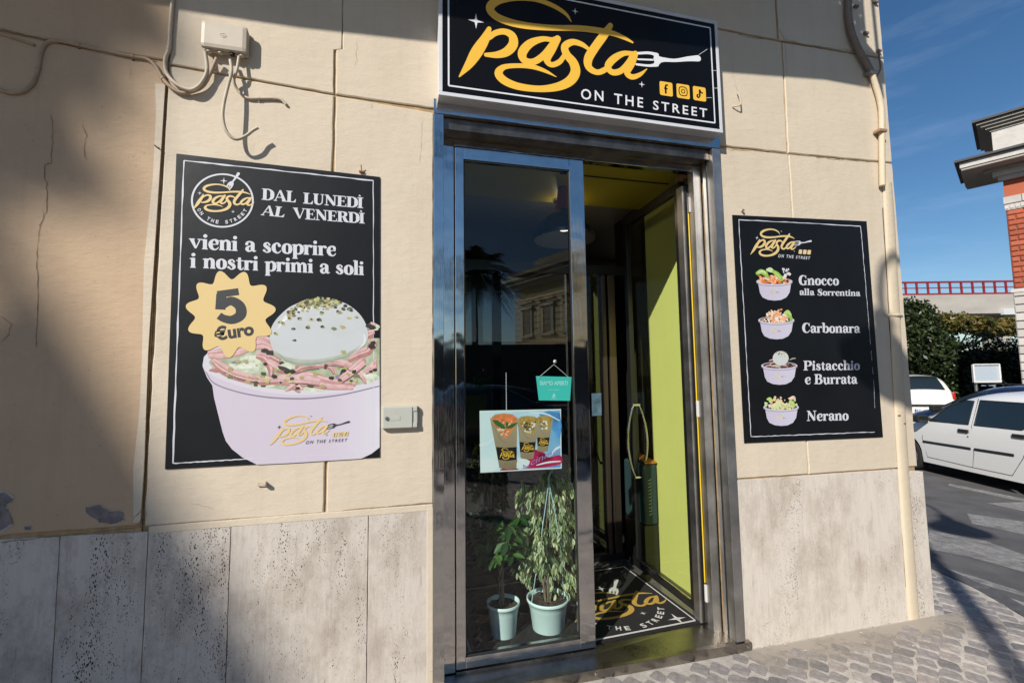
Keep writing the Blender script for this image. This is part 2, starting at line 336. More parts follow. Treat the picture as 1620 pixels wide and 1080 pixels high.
# serif display face: skeletons drawn with thick stems and thin hairlines (cap height 1, x height .68)
TK, TN = .215, .06
def _st(x, y0, y1, s0=1, s1=1, w=TK):
    o = [('l', [(x, y0, w), (x, y1, w)])]
    if s0: o.append(('l', [(x-w*.95, y0+.028, .056), (x+w*.95, y0+.028, .056)]))
    if s1 == 1: o.append(('l', [(x-w*.95, y1-.028, .056), (x+w*.95, y1-.028, .056)]))
    if s1 == 2: o.append(('l', [(x-w*1.0, y1-.05, .05), (x, y1-.02, .09)]))
    return o
GL = {
 'D': (.78, _st(.16, 0, 1)+[('c', [(.16, .97, TN), (.42, .96, .08), (.62, .76, .2), (.65, .5, .25), (.62, .24, .2), (.42, .04, .08), (.16, .03, TN)])]),
 'A': (.84, [('l', [(.08, .03, TN), (.38, .98, .07)]), ('l', [(.38, .98, .12), (.68, .03, TK)]), ('l', [(.2, .33, .05), (.55, .33, .05)]), ('l', [(-.03, .028, .056), (.2, .028, .056)]), ('l', [(.52, .028, .056), (.84, .028, .056)])]),
 'L': (.64, _st(.16, 0, 1)+[('l', [(.16, .03, TN), (.58, .03, TN)]), ('l', [(.56, .0, .05), (.6, .3, .05)]), ('l', [(.44, .04, .02), (.58, .14, .14)])]),
 'U': (.8, [('l', [(.17, 1, TK), (.17, .4, TK)]), ('c', [(.17, .42, TK), (.2, .15, .18), (.4, .02, .08), (.58, .16, .08), (.62, .42, .07)]), ('l', [(.62, .4, .07), (.62, 1, .07)]), ('l', [(-.02, .97, .056), (.36, .97, .056)]), ('l', [(.5, .97, .056), (.74, .97, .056)])]),
 'N': (.86, [('l', [(.12, .02, .07), (.12, .98, .07)]), ('l', [(.13, .93, .2), (.66, .07, .2)]), ('l', [(.68, .02, .07), (.68, .98, .07)]), ('l', [(-.02, .028, .056), (.26, .028, .056)]), ('l', [(-.02, .97, .056), (.2, .97, .056)]), ('l', [(.54, .97, .056), (.82, .97, .056)])]),
 'E': (.68, _st(.16, 0, 1)+[('l', [(.16, .03, TN), (.58, .03, TN)]), ('l', [(.16, .97, TN), (.56, .97, TN)]), ('l', [(.16, .52, .05), (.46, .52, .05)]), ('l', [(.58, .02, .06), (.62, .26, .05)]), ('l', [(.55, .98, .06), (.58, .76, .05)]), ('l', [(.46, .4, .05), (.46, .64, .05)])]),
 'I': (.34, _st(.16, 0, 1)),
 'Ì': (.34, _st(.16, 0, 1)+[('l', [(.06, 1.22, .12), (.18, 1.1, .06)])]),
 'V': (.82, [('l', [(.1, .97, TK), (.4, .03, .1)]), ('l', [(.4, .03, .06), (.68, .97, TN)]), ('l', [(-.06, .97, .056), (.28, .97, .056)]), ('l', [(.56, .97, .056), (.8, .97, .056)])]),
 'R': (.8, _st(.16, 0, 1)+[('c', [(.16, .97, TN), (.42, .96, .08), (.56, .86, .18), (.57, .74, .22), (.52, .58, .14), (.36, .51, .06), (.16, .5, TN)]), ('c', [(.4, .5, .1), (.5, .34, .2), (.58, .14, .2), (.78, .03, .06)])]),
 'G': (.84, [('c', [(.68, .76, .06), (.58, .93, .07), (.42, .98, .08), (.22, .82, .2), (.15, .5, .25), (.22, .18, .2), (.42, .02, .08), (.58, .06, .1), (.64, .2, .16)]), ('l', [(.65, .0, .16), (.65, .42, .16)]), ('l', [(.5, .42, .056), (.8, .42, .056)]), ('l', [(.68, 1.0, .05), (.69, .68, .05)])]),
 'C': (.76, [('c', [(.66, .72, .07), (.58, .93, .07), (.42, .98, .08), (.22, .82, .2), (.15, .5, .25), (.22, .18, .2), (.42, .02, .08), (.6, .08, .06), (.7, .26, .05)]), ('l', [(.67, 1.0, .05), (.68, .66, .05)])]),
 'P': (.76, _st(.16, 0, 1)+[('c', [(.16, .97, TN), (.42, .96, .08), (.6, .86, .18), (.62, .72, .24), (.56, .54, .14), (.38, .46, .06), (.16, .46, TN)])]),
 'B': (.78, _st(.16, 0, 1)+[('c', [(.16, .97, TN), (.4, .96, .08), (.54, .86, .18), (.55, .76, .2), (.5, .6, .13), (.36, .53, .06), (.16, .52, TN)]), ('c', [(.3, .53, .05), (.5, .5, .1), (.62, .36, .2), (.62, .26, .23), (.56, .1, .14), (.4, .03, .07), (.16, .03, TN)])]),
 'S': (.66, [('c', [(.53, .74, .05), (.48, .93, .06), (.32, .98, .07), (.14, .84, .15), (.16, .66, .2), (.4, .45, .25), (.54, .27, .2), (.5, .1, .15), (.3, .02, .07), (.12, .08, .06), (.07, .28, .05)]), ('l', [(.55, 1., .05), (.56, .7, .05)]), ('l', [(.05, 0, .05), (.06, .3, .05)])]),
 'a': (.6, [('c', [(.1, .5, .15), (.14, .62, .1), (.28, .67, .08), (.41, .56, .17), (.42, .4, .19)]), ('l', [(.42, .48, .19), (.42, .12, .19)]), ('c', [(.42, .38, .05), (.24, .36, .08), (.12, .2, .17), (.18, .05, .12), (.32, .05, .07), (.42, .16, .06)]), ('c', [(.42, .14, .15), (.5, .03, .07), (.59, .08, .05)])]),
 'b': (.64, [('l', [(.15, .03, .19), (.15, 1.04, .19)]), ('l', [(-.03, 1.0, .05), (.15, 1.03, .07)]), ('c', [(.2, .5, .06), (.36, .66, .08), (.52, .52, .17), (.54, .33, .2), (.5, .13, .16), (.34, .01, .07), (.18, .1, .07)])]),
 'c': (.56, [('c', [(.43, .52, .16), (.38, .63, .1), (.27, .67, .07), (.14, .52, .16), (.11, .33, .2), (.16, .14, .16), (.3, .01, .08), (.44, .07, .06), (.51, .18, .04)])]),
 'e': (.56, [('c', [(.1, .33, .05), (.3, .36, .05), (.48, .4, .05)]), ('c', [(.47, .38, .08), (.44, .58, .15), (.3, .67, .07), (.15, .54, .15), (.11, .33, .2), (.17, .12, .16), (.32, .01, .08), (.45, .07, .06), (.52, .18, .04)])]),
 'h': (.68, [('l', [(.15, 0, .19), (.15, 1.04, .19)]), ('l', [(-.03, 1.0, .05), (.15, 1.03, .07)]), ('c', [(.2, .48, .05), (.34, .66, .09), (.49, .56, .17), (.51, .4, .19)]), ('l', [(.51, .42, .19), (.51, 0, .19)]), ('l', [(0, .025, .05), (.3, .025, .05)]), ('l', [(.37, .025, .05), (.66, .025, .05)])]),
 'i': (.33, [('l', [(.15, 0, .19), (.15, .66, .19)]), ('l', [(-.03, .6, .05), (.15, .64, .07)]), ('l', [(0, .025, .05), (.3, .025, .05)]), ('d', [(.16, .88, .23)])]),
 'l': (.33, [('l', [(.15, 0, .19), (.15, 1.04, .19)]), ('l', [(-.03, 1.0, .05), (.15, 1.03, .07)]), ('l', [(0, .025, .05), (.3, .025, .05)])]),
 'm': (1.0, [('l', [(.15, 0, .19), (.15, .66, .19)]), ('l', [(-.03, .6, .05), (.15, .64, .07)]), ('c', [(.2, .48, .05), (.34, .66, .09), (.47, .56, .17), (.49, .4, .18)]), ('l', [(.49, .42, .18), (.49, 0, .18)]), ('c', [(.54, .48, .05), (.67, .66, .09), (.8, .56, .17), (.82, .4, .18)]), ('l', [(.82, .42, .18), (.82, 0, .18)]), ('l', [(0, .025, .05), (.3, .025, .05)]), ('l', [(.36, .025, .05), (.62, .025, .05)]), ('l', [(.7, .025, .05), (.97, .025, .05)])]),
 'n': (.68, [('l', [(.15, 0, .19), (.15, .66, .19)]), ('l', [(-.03, .6, .05), (.15, .64, .07)]), ('c', [(.2, .48, .05), (.34, .66, .09), (.49, .56, .17), (.51, .4, .19)]), ('l', [(.51, .42, .19), (.51, 0, .19)]), ('l', [(0, .025, .05), (.3, .025, .05)]), ('l', [(.37, .025, .05), (.66, .025, .05)])]),
 'o': (.6, [('cc', [(.3, .66, .07), (.15, .54, .16), (.11, .33, .2), (.15, .12, .16), (.3, .01, .07), (.45, .12, .16), (.49, .33, .2), (.45, .54, .16)])]),
 'p': (.64, [('l', [(.15, -.32, .19), (.15, .66, .19)]), ('l', [(-.03, .6, .05), (.15, .64, .07)]), ('c', [(.2, .5, .06), (.36, .66, .08), (.52, .52, .17), (.54, .33, .2), (.5, .13, .16), (.34, .01, .07), (.18, .1, .07)]), ('l', [(0, -.3, .05), (.3, -.3, .05)])]),
 'r': (.5, [('l', [(.15, 0, .19), (.15, .66, .19)]), ('l', [(-.03, .6, .05), (.15, .64, .07)]), ('c', [(.2, .44, .05), (.3, .62, .08), (.42, .58, .15)]), ('l', [(0, .025, .05), (.3, .025, .05)])]),
 's': (.5, [('c', [(.38, .53, .1), (.3, .66, .06), (.16, .6, .12), (.14, .46, .16), (.34, .28, .18), (.38, .12, .14), (.24, .01, .06), (.08, .14, .12)])]),
 't': (.42, [('l', [(.18, .12, .18), (.18, .84, .14)]), ('l', [(.0, .63, .055), (.38, .63, .055)]), ('c', [(.18, .16, .18), (.25, .02, .09), (.36, .06, .05), (.4, .16, .04)])]),
 'u': (.68, [('l', [(.15, .66, .19), (.15, .24, .19)]), ('c', [(.15, .26, .19), (.2, .06, .15), (.32, .0, .08), (.46, .14, .06)]), ('l', [(.5, 0, .19), (.5, .66, .19)]), ('l', [(-.03, .61, .05), (.15, .645, .07)]), ('l', [(.34, .61, .05), (.5, .645, .07)]), ('l', [(.5, .025, .05), (.66, .025, .05)])]),
 'v': (.64, [('l', [(.1, .64, .19), (.32, .04, .09)]), ('l', [(.32, .04, .06), (.52, .6, .06)]), ('l', [(-.04, .635, .05), (.26, .635, .05)]), ('l', [(.4, .635, .05), (.64, .635, .05)])]),
}
def fit_serif(pr, body, L0, R0, T0, m):
    tot = sum(.36 if c == ' ' else GL[c][0] for c in body); L0, R0, T0 = [np.array(p[:2], float) for p in (L0, R0, T0)]
    ux = (R0-L0)/tot; uy = T0-L0; sc = (np.hypot(*ux)+np.hypot(*uy))/2; x = 0.
    def mpt(p): q = L0+ux*(x+p[0])+uy*p[1]; return (q[0], q[1], p[2]*sc)
    for c in body:
        if c == ' ': x += .36; continue
        for kind, P in GL[c][1]:
            Q = [mpt(p) for p in P]
            if kind == 'l': pr.stroke(Q, m, smooth=False, cap=False, wscale=1.18)
            elif kind == 'c': pr.stroke(Q, m, n=5, wscale=1.2)
            elif kind == 'cc': pr.stroke(Q, m, closed=True, n=4, wscale=1.2)
            else: pr.ell(Q[0][:2], Q[0][2]/2, Q[0][2]/2, m, n=14)
        x += GL[c][0]

# the "pasta" word mark, traced off the shop sign; S4 turns the tracing's points into metres on the sign
def S4(p): q = W(680+p[0]/3.375, p[1]/3.375, -.09); return (q[0], q[1], p[2]/1075) if len(p) > 2 else q
WORD = [
 [(318, 152, 26), (296, 205, 52), (252, 275, 66), (208, 345, 46), (158, 408, 8)],
 [(318, 200, 30), (350, 176, 34), (398, 168, 38), (440, 190, 50), (446, 235, 56), (412, 275, 52), (360, 292, 40), (300, 292, 24)],
 [(655, 212, 30), (600, 208, 34), (535, 232, 48), (495, 280, 54), (505, 320, 46), (552, 330, 40), (605, 298, 40), (650, 245, 40), (668, 210, 36)],
 [(684, 205, 40), (655, 260, 46), (626, 315, 46), (650, 345, 34), (695, 328, 32), (728, 280, 24)],
 [(850, 262, 22), (812, 236, 34), (762, 224, 40), (722, 248, 46), (732, 290, 52), (768, 335, 60), (778, 385, 62), (748, 432, 58), (685, 462, 50), (590, 474, 40), (480, 462, 44), (402, 432, 50), (368, 392, 50), (395, 358, 32), (470, 350, 28), (550, 356, 30), (620, 380, 22), (676, 410, 4)],
 [(966, 135, 34), (932, 185, 52), (888, 245, 54), (848, 310, 56), (850, 358, 48), (892, 385, 36), (935, 372, 34), (975, 335, 24)],
 [(756, 115, 6), (725, 72, 24), (655, 28, 30), (560, -4, 30), (450, -12, 38), (360, 4, 48), (322, 42, 50), (352, 85, 48), (430, 118, 46), (530, 138, 42), (660, 148, 36), (790, 150, 38), (900, 162, 40), (980, 178, 36), (1040, 202, 26), (1084, 226, 12)],
 [(1085, 285, 28), (1035, 285, 34), (985, 312, 46), (952, 352, 44), (975, 385, 40), (1020, 378, 38), (1062, 335, 38), (1088, 288, 36)],
 [(1100, 285, 36), (1080, 335, 46), (1054, 385, 44), (1080, 410, 36), (1122, 398, 26), (1160, 368, 6)],
]
FORK = [[(1114, 284, 16), (1170, 282, 18), (1215, 292, 24)], [(1112, 316, 11), (1190, 319, 12)], [(1104, 343, 14), (1170, 350, 16), (1215, 345, 24)],
        [(1205, 292, 30), (1222, 320, 40), (1205, 346, 26)], [(1215, 318, 54), (1250, 318, 30), (1310, 322, 22), (1380, 314, 32), (1434, 311, 42)]]
STARS = [(247, 112, 52), (777, 60, 24), (1133, 450, 24)]
SRC = [S4((155, 412)), S4((1160, 368)), S4((455, -31))]
def star(pr, c, r, m, f=lambda p: p):
    pts = []
    for k in range(8):
        q = math.pi/4*k; rr = r if k % 2 == 0 else r*.24; pts.append(f((c[0]+rr*math.cos(q), c[1]+rr*math.sin(q))))
    pr.poly(pts, m)
def wordmark(pr, f, m): 
    for st in WORD: pr.stroke([f(S4(p)) for p in st], m, n=5)
def forkmark(pr, f, m):
    for st in FORK: pr.stroke([f(S4(p)) for p in st], m, n=4)
def stars(pr, f, m):
    for a, b, r in STARS: star(pr, S4((a, b)), r/1075*.9, m, f)
def street_text(pr, f, m, bold=.01):
    fit_text(pr, 'ON', f(S4((808, 527))), f(S4((928, 540))), f(S4((808, 473))), m, bold, 1.35)
    fit_text(pr, 'THE', f(S4((985, 551))), f(S4((1140, 574))), f(S4((985, 498))), m, bold, 1.35)
    fit_text(pr, 'STREET', f(S4((1193, 583))), f(S4((1482, 627))), f(S4((1193, 536))), m, bold, 1.35)
def socials(pr, f, my, mk):
    for i, (a, b) in enumerate([((1227, 433), (1299, 515)), ((1317, 447), (1390, 528)), (((1405, 460)), (1477, 541))]):
        A = S4(a); B = S4(b); x0, z1 = A; x1 = B[0]; z0 = B[1]; z1 = S4((a[0], a[1]))[1]; w = x1-x0; h = w
        z0 = (A[1]+B[1])/2-h/2+0; q = lambda u, v: f((x0+w*u, z0+h*v))
        r = .12; P = []
        for cx_, cy_, a0 in ((1-r, 1-r, 0), (r, 1-r, 90), (r, r, 180), (1-r, r, 270)):
            for k in range(4): t = math.radians(a0+30*k); P.append(q(cx_+r*math.cos(t), cy_+r*math.sin(t)))
        pr.poly(P, my); sc = w*getattr(f, 'sc', 1)
        T = lambda L: [(*q(u, v), ww*sc) for u, v, ww in L]
        if i == 0: pr.stroke(T([(.62, .78, .11), (.5, .76, .12), (.46, .62, .14), (.46, .2, .14)]), mk); pr.stroke(T([(.34, .52, .1), (.62, .52, .1)]), mk, smooth=False, cap=False)
        elif i == 1:
            pr.stroke(T([(.25, .25, .07), (.75, .25, .07), (.75, .75, .07), (.25, .75, .07)]), mk, closed=True, n=5)
            pr.stroke(T([(.5+.13*math.cos(t), .5+.13*math.sin(t), .06) for t in np.linspace(0, 5.6, 9)]), mk, closed=True, n=2); pr.ell(q(.67, .68), .03*sc, .03*sc, mk, n=8)
        else: pr.stroke(T([(.52, .8, .13), (.52, .32, .13)]), mk, smooth=False, cap=False); pr.stroke(T([(.5, .32, .1), (.4, .22, .11), (.3, .32, .11), (.38, .44, .1)]), mk); pr.stroke(T([(.54, .76, .12), (.62, .62, .11), (.74, .58, .1)]), mk)
ident = lambda p: p
ident.sc = 1
# ================================================================ the street
M_asph = mat('asphalt', (.125, .121, .122), .85, noise=.28, nscale=2.2, bump=.006, bscale=150, spec=.3)
M_joint = mat('sandy_joint', (.50, .455, .40), .95, noise=.25, nscale=14, bump=.004, bscale=120)
def road_z(x): return -.025 if x < 4.1 else (-.24 if x > 8.2 else -.025-.215*(x-4.1)/4.1)
def strip_sheet(name, xs, y0, y1, zf, m, dz=0, parent=None, kind='structure'):
    mb = MB()
    for a, b in zip(xs[:-1], xs[1:]): mb.add([(a, y0, zf(a)+dz), (b, y0, zf(b)+dz), (b, y1, zf(b)+dz), (a, y1, zf(a)+dz)], [(0, 1, 2, 3)], m)
    return mb.build(name, parent, kind=kind)
road = strip_sheet('road', [-400, -60, 4.1, 5, 6, 7, 8.2, 60, 900], -400, 900, lambda x: -.03 if x < 4.1 else road_z(x), M_asph)
# worn painted stripes
M_paint = bpy.data.materials.new('worn_road_paint'); n_, b_ = nodes_of(M_paint)
b_.inputs['Base Color'].default_value = (.62, .60, .57, 1); b_.inputs['Roughness'].default_value = .8
z_ = n_.nodes.new('ShaderNodeTexNoise'); z_.inputs['Scale'].default_value = 9; z_.inputs['Detail'].default_value = 10; z_.inputs['Roughness'].default_value = .78
g_ = n_.nodes.new('ShaderNodeNewGeometry'); n_.links.new(g_.outputs['Position'], z_.inputs[0])
r_ = n_.nodes.new('ShaderNodeValToRGB'); r_.color_ramp.elements[0].position = .34; r_.color_ramp.elements[1].position = .68
r_.color_ramp.elements[0].color = (.05, .05, .05, 1); r_.color_ramp.elements[1].color = (.6, .6, .6, 1)
n_.links.new(z_.outputs[0], r_.inputs[0]); n_.links.new(r_.outputs[0], b_.inputs['Alpha'])
def stripe(pxs, M_paint=M_paint):
    mb = MB(); P = []
    for a in pxs:
        g = G(*a, -.05); g = G(*a, road_z(g[0])); g = G(*a, road_z(g[0])); P.append((g[0], g[1], road_z(g[0])+.005))
    mb.poly(P, M_paint); mb.build('painted_stripe', road)
stripe([(1470, 838), (1560, 856), (1640, 885), (1700, 906), (1700, 925), (1620, 905), (1530, 880), (1466, 868)])
stripe([(1530, 812), (1600, 822), (1700, 838), (1700, 858), (1620, 845), (1538, 828)])
stripe([(1561, 795), (1640, 794), (1700, 802), (1700, 818), (1620, 808)])
stripe([(1505, 925), (1560, 934), (1640, 960), (1700, 982), (1700, 1026), (1620, 982), (1570, 952), (1512, 933)], mat('faded_paint', (.30, .29, .275), .85, noise=.25, nscale=9, bump=.004, bscale=120))
stripe([(1470, 892), (1540, 912), (1640, 944), (1640, 949), (1540, 921), (1470, 900)])
stripe([(1500, 768), (1600, 790), (1640, 796), (1640, 792), (1600, 785), (1502, 765)])

# pavement bed, kerb and setts
kerb_line = [(3.30, -9.), (3.30, -3.), (3.42, -1.6), (3.66, -.75), (3.90, -.15), (4.06, .16), (4.16, .55), (4.2, 1.2), (4.2, 6.), (4.2, 30.)]
mb = MB(); pts = [(-30, -9, 0), (-30, .02, 0)]+[(3.30, .02, 0), (3.30, 30, 0)]+[(x, y, 0) for x, y in reversed(kerb_line)]
mb.prism([(x, y, -.0008) for x, y, z in pts], (0, 0, -.1), M_joint)
pav = mb.build('pavement', kind='structure', recalc=True)
M_kerb = mat('basalt_kerb', (.10, .098, .102), .7, noise=.3, nscale=12, bump=.004, bscale=60)
cur = [np.array(p) for p in kerb_line]; acc = crom(cur, 8)
seg = []; last = acc[0]
for p in acc[1:]:
    if np.hypot(*(p-last)) > .5: seg.append((last, p)); last = p
for a, b in seg:
    if a[1] < -4 or a[1] > 9: continue
    d = (b-a)/np.hypot(*(b-a)); nn_ = np.array([d[1], -d[0]]); mb = MB(); a2 = a+d*.006; b2 = b-d*.006; w = .12
    mb.prism([(*(a2), .006), (*(b2), .006), (*(b2+nn_*w), .002), (*(a2+nn_*w), .002)], (0, 0, -.12), M_kerb); mb.build('kerb_stone', pav, recalc=True)
M_setts = [mat('sett_%s' % k, c, .62, noise=.28, nscale=30, bump=.0035, bscale=90, spec=.45) for k, c in
           (('grey', (.29, .265, .25)), ('mauve', (.30, .272, .262)), ('dark', (.20, .186, .182)), ('pink', (.35, .305, .28)), ('pale', (.40, .365, .33)))]
def inside_pav(x, y):
    if y > -.05 and x < 3.48: return False
    if x < -6 or y < -6: return False
    ys = [p[1] for p in kerb_line]; xs = [p[0] for p in kerb_line]; return x < np.interp(y, ys, xs)-.035
cand = []; pitch = .098; ang = math.radians(38); ca_, sa_ = math.cos(ang), math.sin(ang)
for i in range(-110, 110):
    for j in range(-110, 110):
        u = (i+.5*(j % 2))*pitch*1.04+.012*math.sin(j*.9); v = j*pitch*.94+.05*math.sin(i*.32)
        x, y = 1.9+u*ca_-v*sa_, -.4+u*sa_+v*ca_
        if inside_pav(x, y) and (y < .9): cand.append((x, y))
def in_view(x, y):
    p = Vector((x, y, 0))-C0; d = p.dot(FW)
    if d < .2: return None
    px, py = 810+FPX*p.dot(RT)/d, 540-FPX*p.dot(UP)/d
    return (d, px, py) if -10 < px < 1635 and 880 < py < 1095 else None
def sett(mb, x, y, m, rz, local=False):
    s = .0465; rng2 = random; c, s_ = math.cos(rz), math.sin(rz)
    base = [(-s, -s), (s, -s), (s, s), (-s, s)]; base = [(a+rng2.uniform(-.008, .006)*(1 if a > 0 else -1), b+rng2.uniform(-.008, .006)*(1 if b > 0 else -1)) for a, b in base]
    ring = []
    for k in range(4):
        a, b = base[k], base[(k+1) % 4]; ring += [(a[0]*.86+b[0]*.14, a[1]*.86+b[1]*.14), (a[0]*.14+b[0]*.86, a[1]*.14+b[1]*.86)]
    def T(p, z): return (x+p[0]*c-p[1]*s_, y+p[0]*s_+p[1]*c, z)
    v = [T(p, -.03) for p in ring]+[T((p[0]*.98, p[1]*.98), -.0003) for p in ring]+[T((p[0]*.91, p[1]*.91), .0026+rng2.uniform(-.001, .001)) for p in ring]+[T((rng2.uniform(-.015, .015), rng2.uniform(-.015, .015)), .0038)]
    n = 8; f = [(i, (i+1) % n, n+(i+1) % n, n+i) for i in range(n)]+[(n+i, n+(i+1) % n, 2*n+(i+1) % n, 2*n+i) for i in range(n)]+[(2*n+i, 2*n+(i+1) % n, 3*n) for i in range(n)]
    mb.add(v, f, m, False)
vis = []; rest = []
for x, y in cand:
    q = in_view(x, y); (vis if q else rest).append((q[0] if q else 99, x, y))
vis.sort(); near = vis[:300]; rest += vis[300:]
protos = []
for k in range(15): mb = MB(); sett(mb, 0, 0, M_setts[(0, 0, 1, 1, 0, 2, 3, 0, 1, 4, 0, 1, 2, 4, 0)[k]], 0); protos.append(mb.mesh('cobblestone'))
for d, x, y in near: inst('cobblestone', random.choice(protos), pav, (x+random.uniform(-.004, .004), y+random.uniform(-.004, .004), random.uniform(-.003, .002)), (random.uniform(-.025, .025), random.uniform(-.025, .025), ang+random.uniform(-.16, .16)+random.choice((0, 1.5708, 3.1416))))
mb = MB()
for d, x, y in rest: sett(mb, x, y, random.choice(M_setts[:4]), ang+random.uniform(-.1, .1))
mb.build('cobblestones', pav, kind='stuff')
# dust and crumbled mortar drifted along the wall foot
M_dust = bpy.data.materials.new('dust'); n_, b_ = nodes_of(M_dust); b_.inputs['Base Color'].default_value = (.42, .37, .31, 1); b_.inputs['Roughness'].default_value = .95
z_ = n_.nodes.new('ShaderNodeTexNoise'); z_.inputs['Scale'].default_value = 7; z_.inputs['Detail'].default_value = 9; z_.inputs['Roughness'].default_value = .7
g_ = n_.nodes.new('ShaderNodeNewGeometry'); n_.links.new(g_.outputs['Position'], z_.inputs[0])
s_x = n_.nodes.new('ShaderNodeSeparateXYZ'); n_.links.new(g_.outputs['Position'], s_x.inputs[0])
mr_ = n_.nodes.new('ShaderNodeMapRange'); mr_.inputs['From Min'].default_value = -.55; mr_.inputs['From Max'].default_value = 0; mr_.inputs['To Min'].default_value = -.35; mr_.inputs['To Max'].default_value = .3; n_.links.new(s_x.outputs[1], mr_.inputs[0])
ad_ = n_.nodes.new('ShaderNodeMath'); n_.links.new(z_.outputs[0], ad_.inputs[0]); n_.links.new(mr_.outputs[0], ad_.inputs[1])
r_ = n_.nodes.new('ShaderNodeValToRGB'); r_.color_ramp.elements[0].position = .48; r_.color_ramp.elements[1].position = .72; r_.color_ramp.elements[1].color = (.85, .85, .85, 1); n_.links.new(ad_.outputs[0], r_.inputs[0]); n_.links.new(r_.outputs[0], b_.inputs['Alpha'])
mb = MB()
for i in range(40):
    for j in range(12):
        x0 = 1.9+i*.045; y0 = -.56+j*.045; vs = []
        for a, b in ((0, 0), (1, 0), (1, 1), (0, 1)):
            X, Y = x0+a*.045, y0+b*.045; vs.append((X, Y, .0042+.003*math.sin(X*9)*math.sin(Y*13)))
        mb.add(vs, [(0, 1, 2, 3)], M_dust, True)
for i in range(34):
    x = random.uniform(1.98, 3.6); y = -abs(random.gauss(0, .12))-.01; r = random.uniform(.0015, .005)
    mb.obox((x, y, .008+r*.4), [(1, 0, 0), (0, 1, 0), (0, 0, 1)], (r, r*.8, r*.5), M_joint)
mb.build('dust_and_rubble', kind='stuff')
tag(bpy.data.objects['dust_and_rubble'], 'pale dust and mortar crumbs lying along the foot of the stone cladding', 'dust')

# ================================================================ the shop's building
M_cream = plaster('cream_plaster', (.595, .508, .392), (.665, .575, .448), (.47, .40, .30))
M_peach = plaster('peach_plaster', (.495, .355, .228), (.565, .41, .27), (.42, .28, .18))
M_groove = mat('ochre_groove', (.42, .29, .15), .9, noise=.3, nscale=20)
M_travs = [travertine('travertine_%s' % k, c, d, p, o) for k, c, d, p, o in (
    ('dirty', (.58, .525, .46), (.19, .15, .12), 1.05, (3, 1, 2)), ('veined', (.58, .525, .46), (.22, .175, .14), 1.0, (7, 5, 1)),
    ('warm', (.54, .49, .43), (.29, .235, .185), .86, (1, 8, 4)), ('narrow', (.54, .49, .43), (.32, .26, .21), .74, (5, 2, 9)), ('pale', (.60, .545, .475), (.36, .285, .215), .70, (2, 2, 6)))]
XC = 3.345; XL, XR = .166, 1.922; ZT = .945
bld = thing('shop_building', 'cream plastered corner building with travertine base housing the pasta shop', 'building', (1.0, .3, 0))
def kid(mb, name, parent, **k):
    """parts are modelled in world metres; the mesh is moved into the parent's frame"""
    o = mb.build(name, None, **k); o.parent = parent; o.matrix_parent_inverse = Matrix.Translation(-Vector(parent.location)) if parent.rotation_euler.z == 0 else parent.matrix_basis.inverted(); return o
def block(parent, name, xs, m, y=0., d=.022, jit=.0018, bev=.005, mats2=None):
    """a plaster field: xs polygon corners (x,z) counter-clockwise seen from the street, edges slightly uneven"""
    P = []
    for a, b in zip(xs, xs[1:]+xs[:1]):
        L = math.hypot(b[0]-a[0], b[1]-a[1]); k = max(2, int(L/.05))
        for i in range(k):
            t = i/k; P.append((a[0]+(b[0]-a[0])*t+random.uniform(-jit, jit), a[1]+(b[1]-a[1])*t+random.uniform(-jit, jit)))
    cx = sum(p[0] for p in P)/len(P); cz = sum(p[1] for p in P)/len(P); n = len(P)
    X0, X1 = min(p[0] for p in P), max(p[0] for p in P); Z0, Z1 = min(p[1] for p in P), max(p[1] for p in P)
    fx = 1-2*bev/max(X1-X0, .05); fz = 1-2*bev/max(Z1-Z0, .05)
    inn = [(cx+(p[0]-cx)*fx, cz+(p[1]-cz)*fz) for p in P]; mb = MB()
    V0 = [(p[0], y+d, p[1]) for p in P]; V1 = [(p[0], y+bev*.7, p[1]) for p in P]; V2 = [(p[0], y, p[1]) for p in inn]
    mb.add(V0+V1+V2, [(i, (i+1) % n, n+(i+1) % n, n+i) for i in range(n)]+[(n+i, n+(i+1) % n, 2*n+(i+1) % n, 2*n+i) for i in range(n)], m, False)
    mb.poly(V2, m); return kid(mb, name, parent, recalc=False)
# masonry behind, with the door opening left out
mb = MB(); B0, B1 = .010, .42
mb.box((-1.078, B0, -.1), (XL+.03, B1, 9), M_groove); mb.box((XR-.03, B0, -.1), (XC-.012, B1, 9), M_groove); mb.box((XL+.03, B0, 3.0), (XR-.03, B1, 9), M_groove)
kid(mb, 'masonry', bld)
mb = MB(); mb.box((XC-.35, B1, -.1), (XC-.002, 9, 9), M_cream); kid(mb, 'side_wall', bld)
g = .0055; H1l, H1r = 3.05, 2.988
blk = lambda P, m=M_cream, **k: block(bld, 'plaster_block', P, m, **k)
def hz(x, dz=0): return np.interp(x, [-1.1, -.33, .17, 1.95, 3.35], [3.057, 3.011, 2.985, 2.99, 3.032])+dz
# left of the door
blk([(-1.07, ZT+.004), (-.338-g, ZT+.002), (-.328-g, hz(-.33)-g), (-1.062, hz(-1.06)-g)])
blk([(-.338+g, ZT+.002), (XL, ZT+.008), (XL, hz(XL)-g), (-.328+g, hz(-.32)-g)])
blk([(-1.06, hz(-1.06)+g), (-.33-g, hz(-.34)+g), (-.333-g, 3.25), (-.3, 3.26), (-.3, 3.778), (-1.06, 3.778)], bev=.004)
blk([(-.33+g, hz(-.32)+g), (XL+.9, hz(.9)+g), (XL+.9, 3.778), (-.297, 3.778), (-.297, 3.26), (-.331+g, 3.25)])
blk([(-1.06, 3.79), (XL+.9, 3.79), (XL+.9, 5.2), (-1.06, 5.2)])
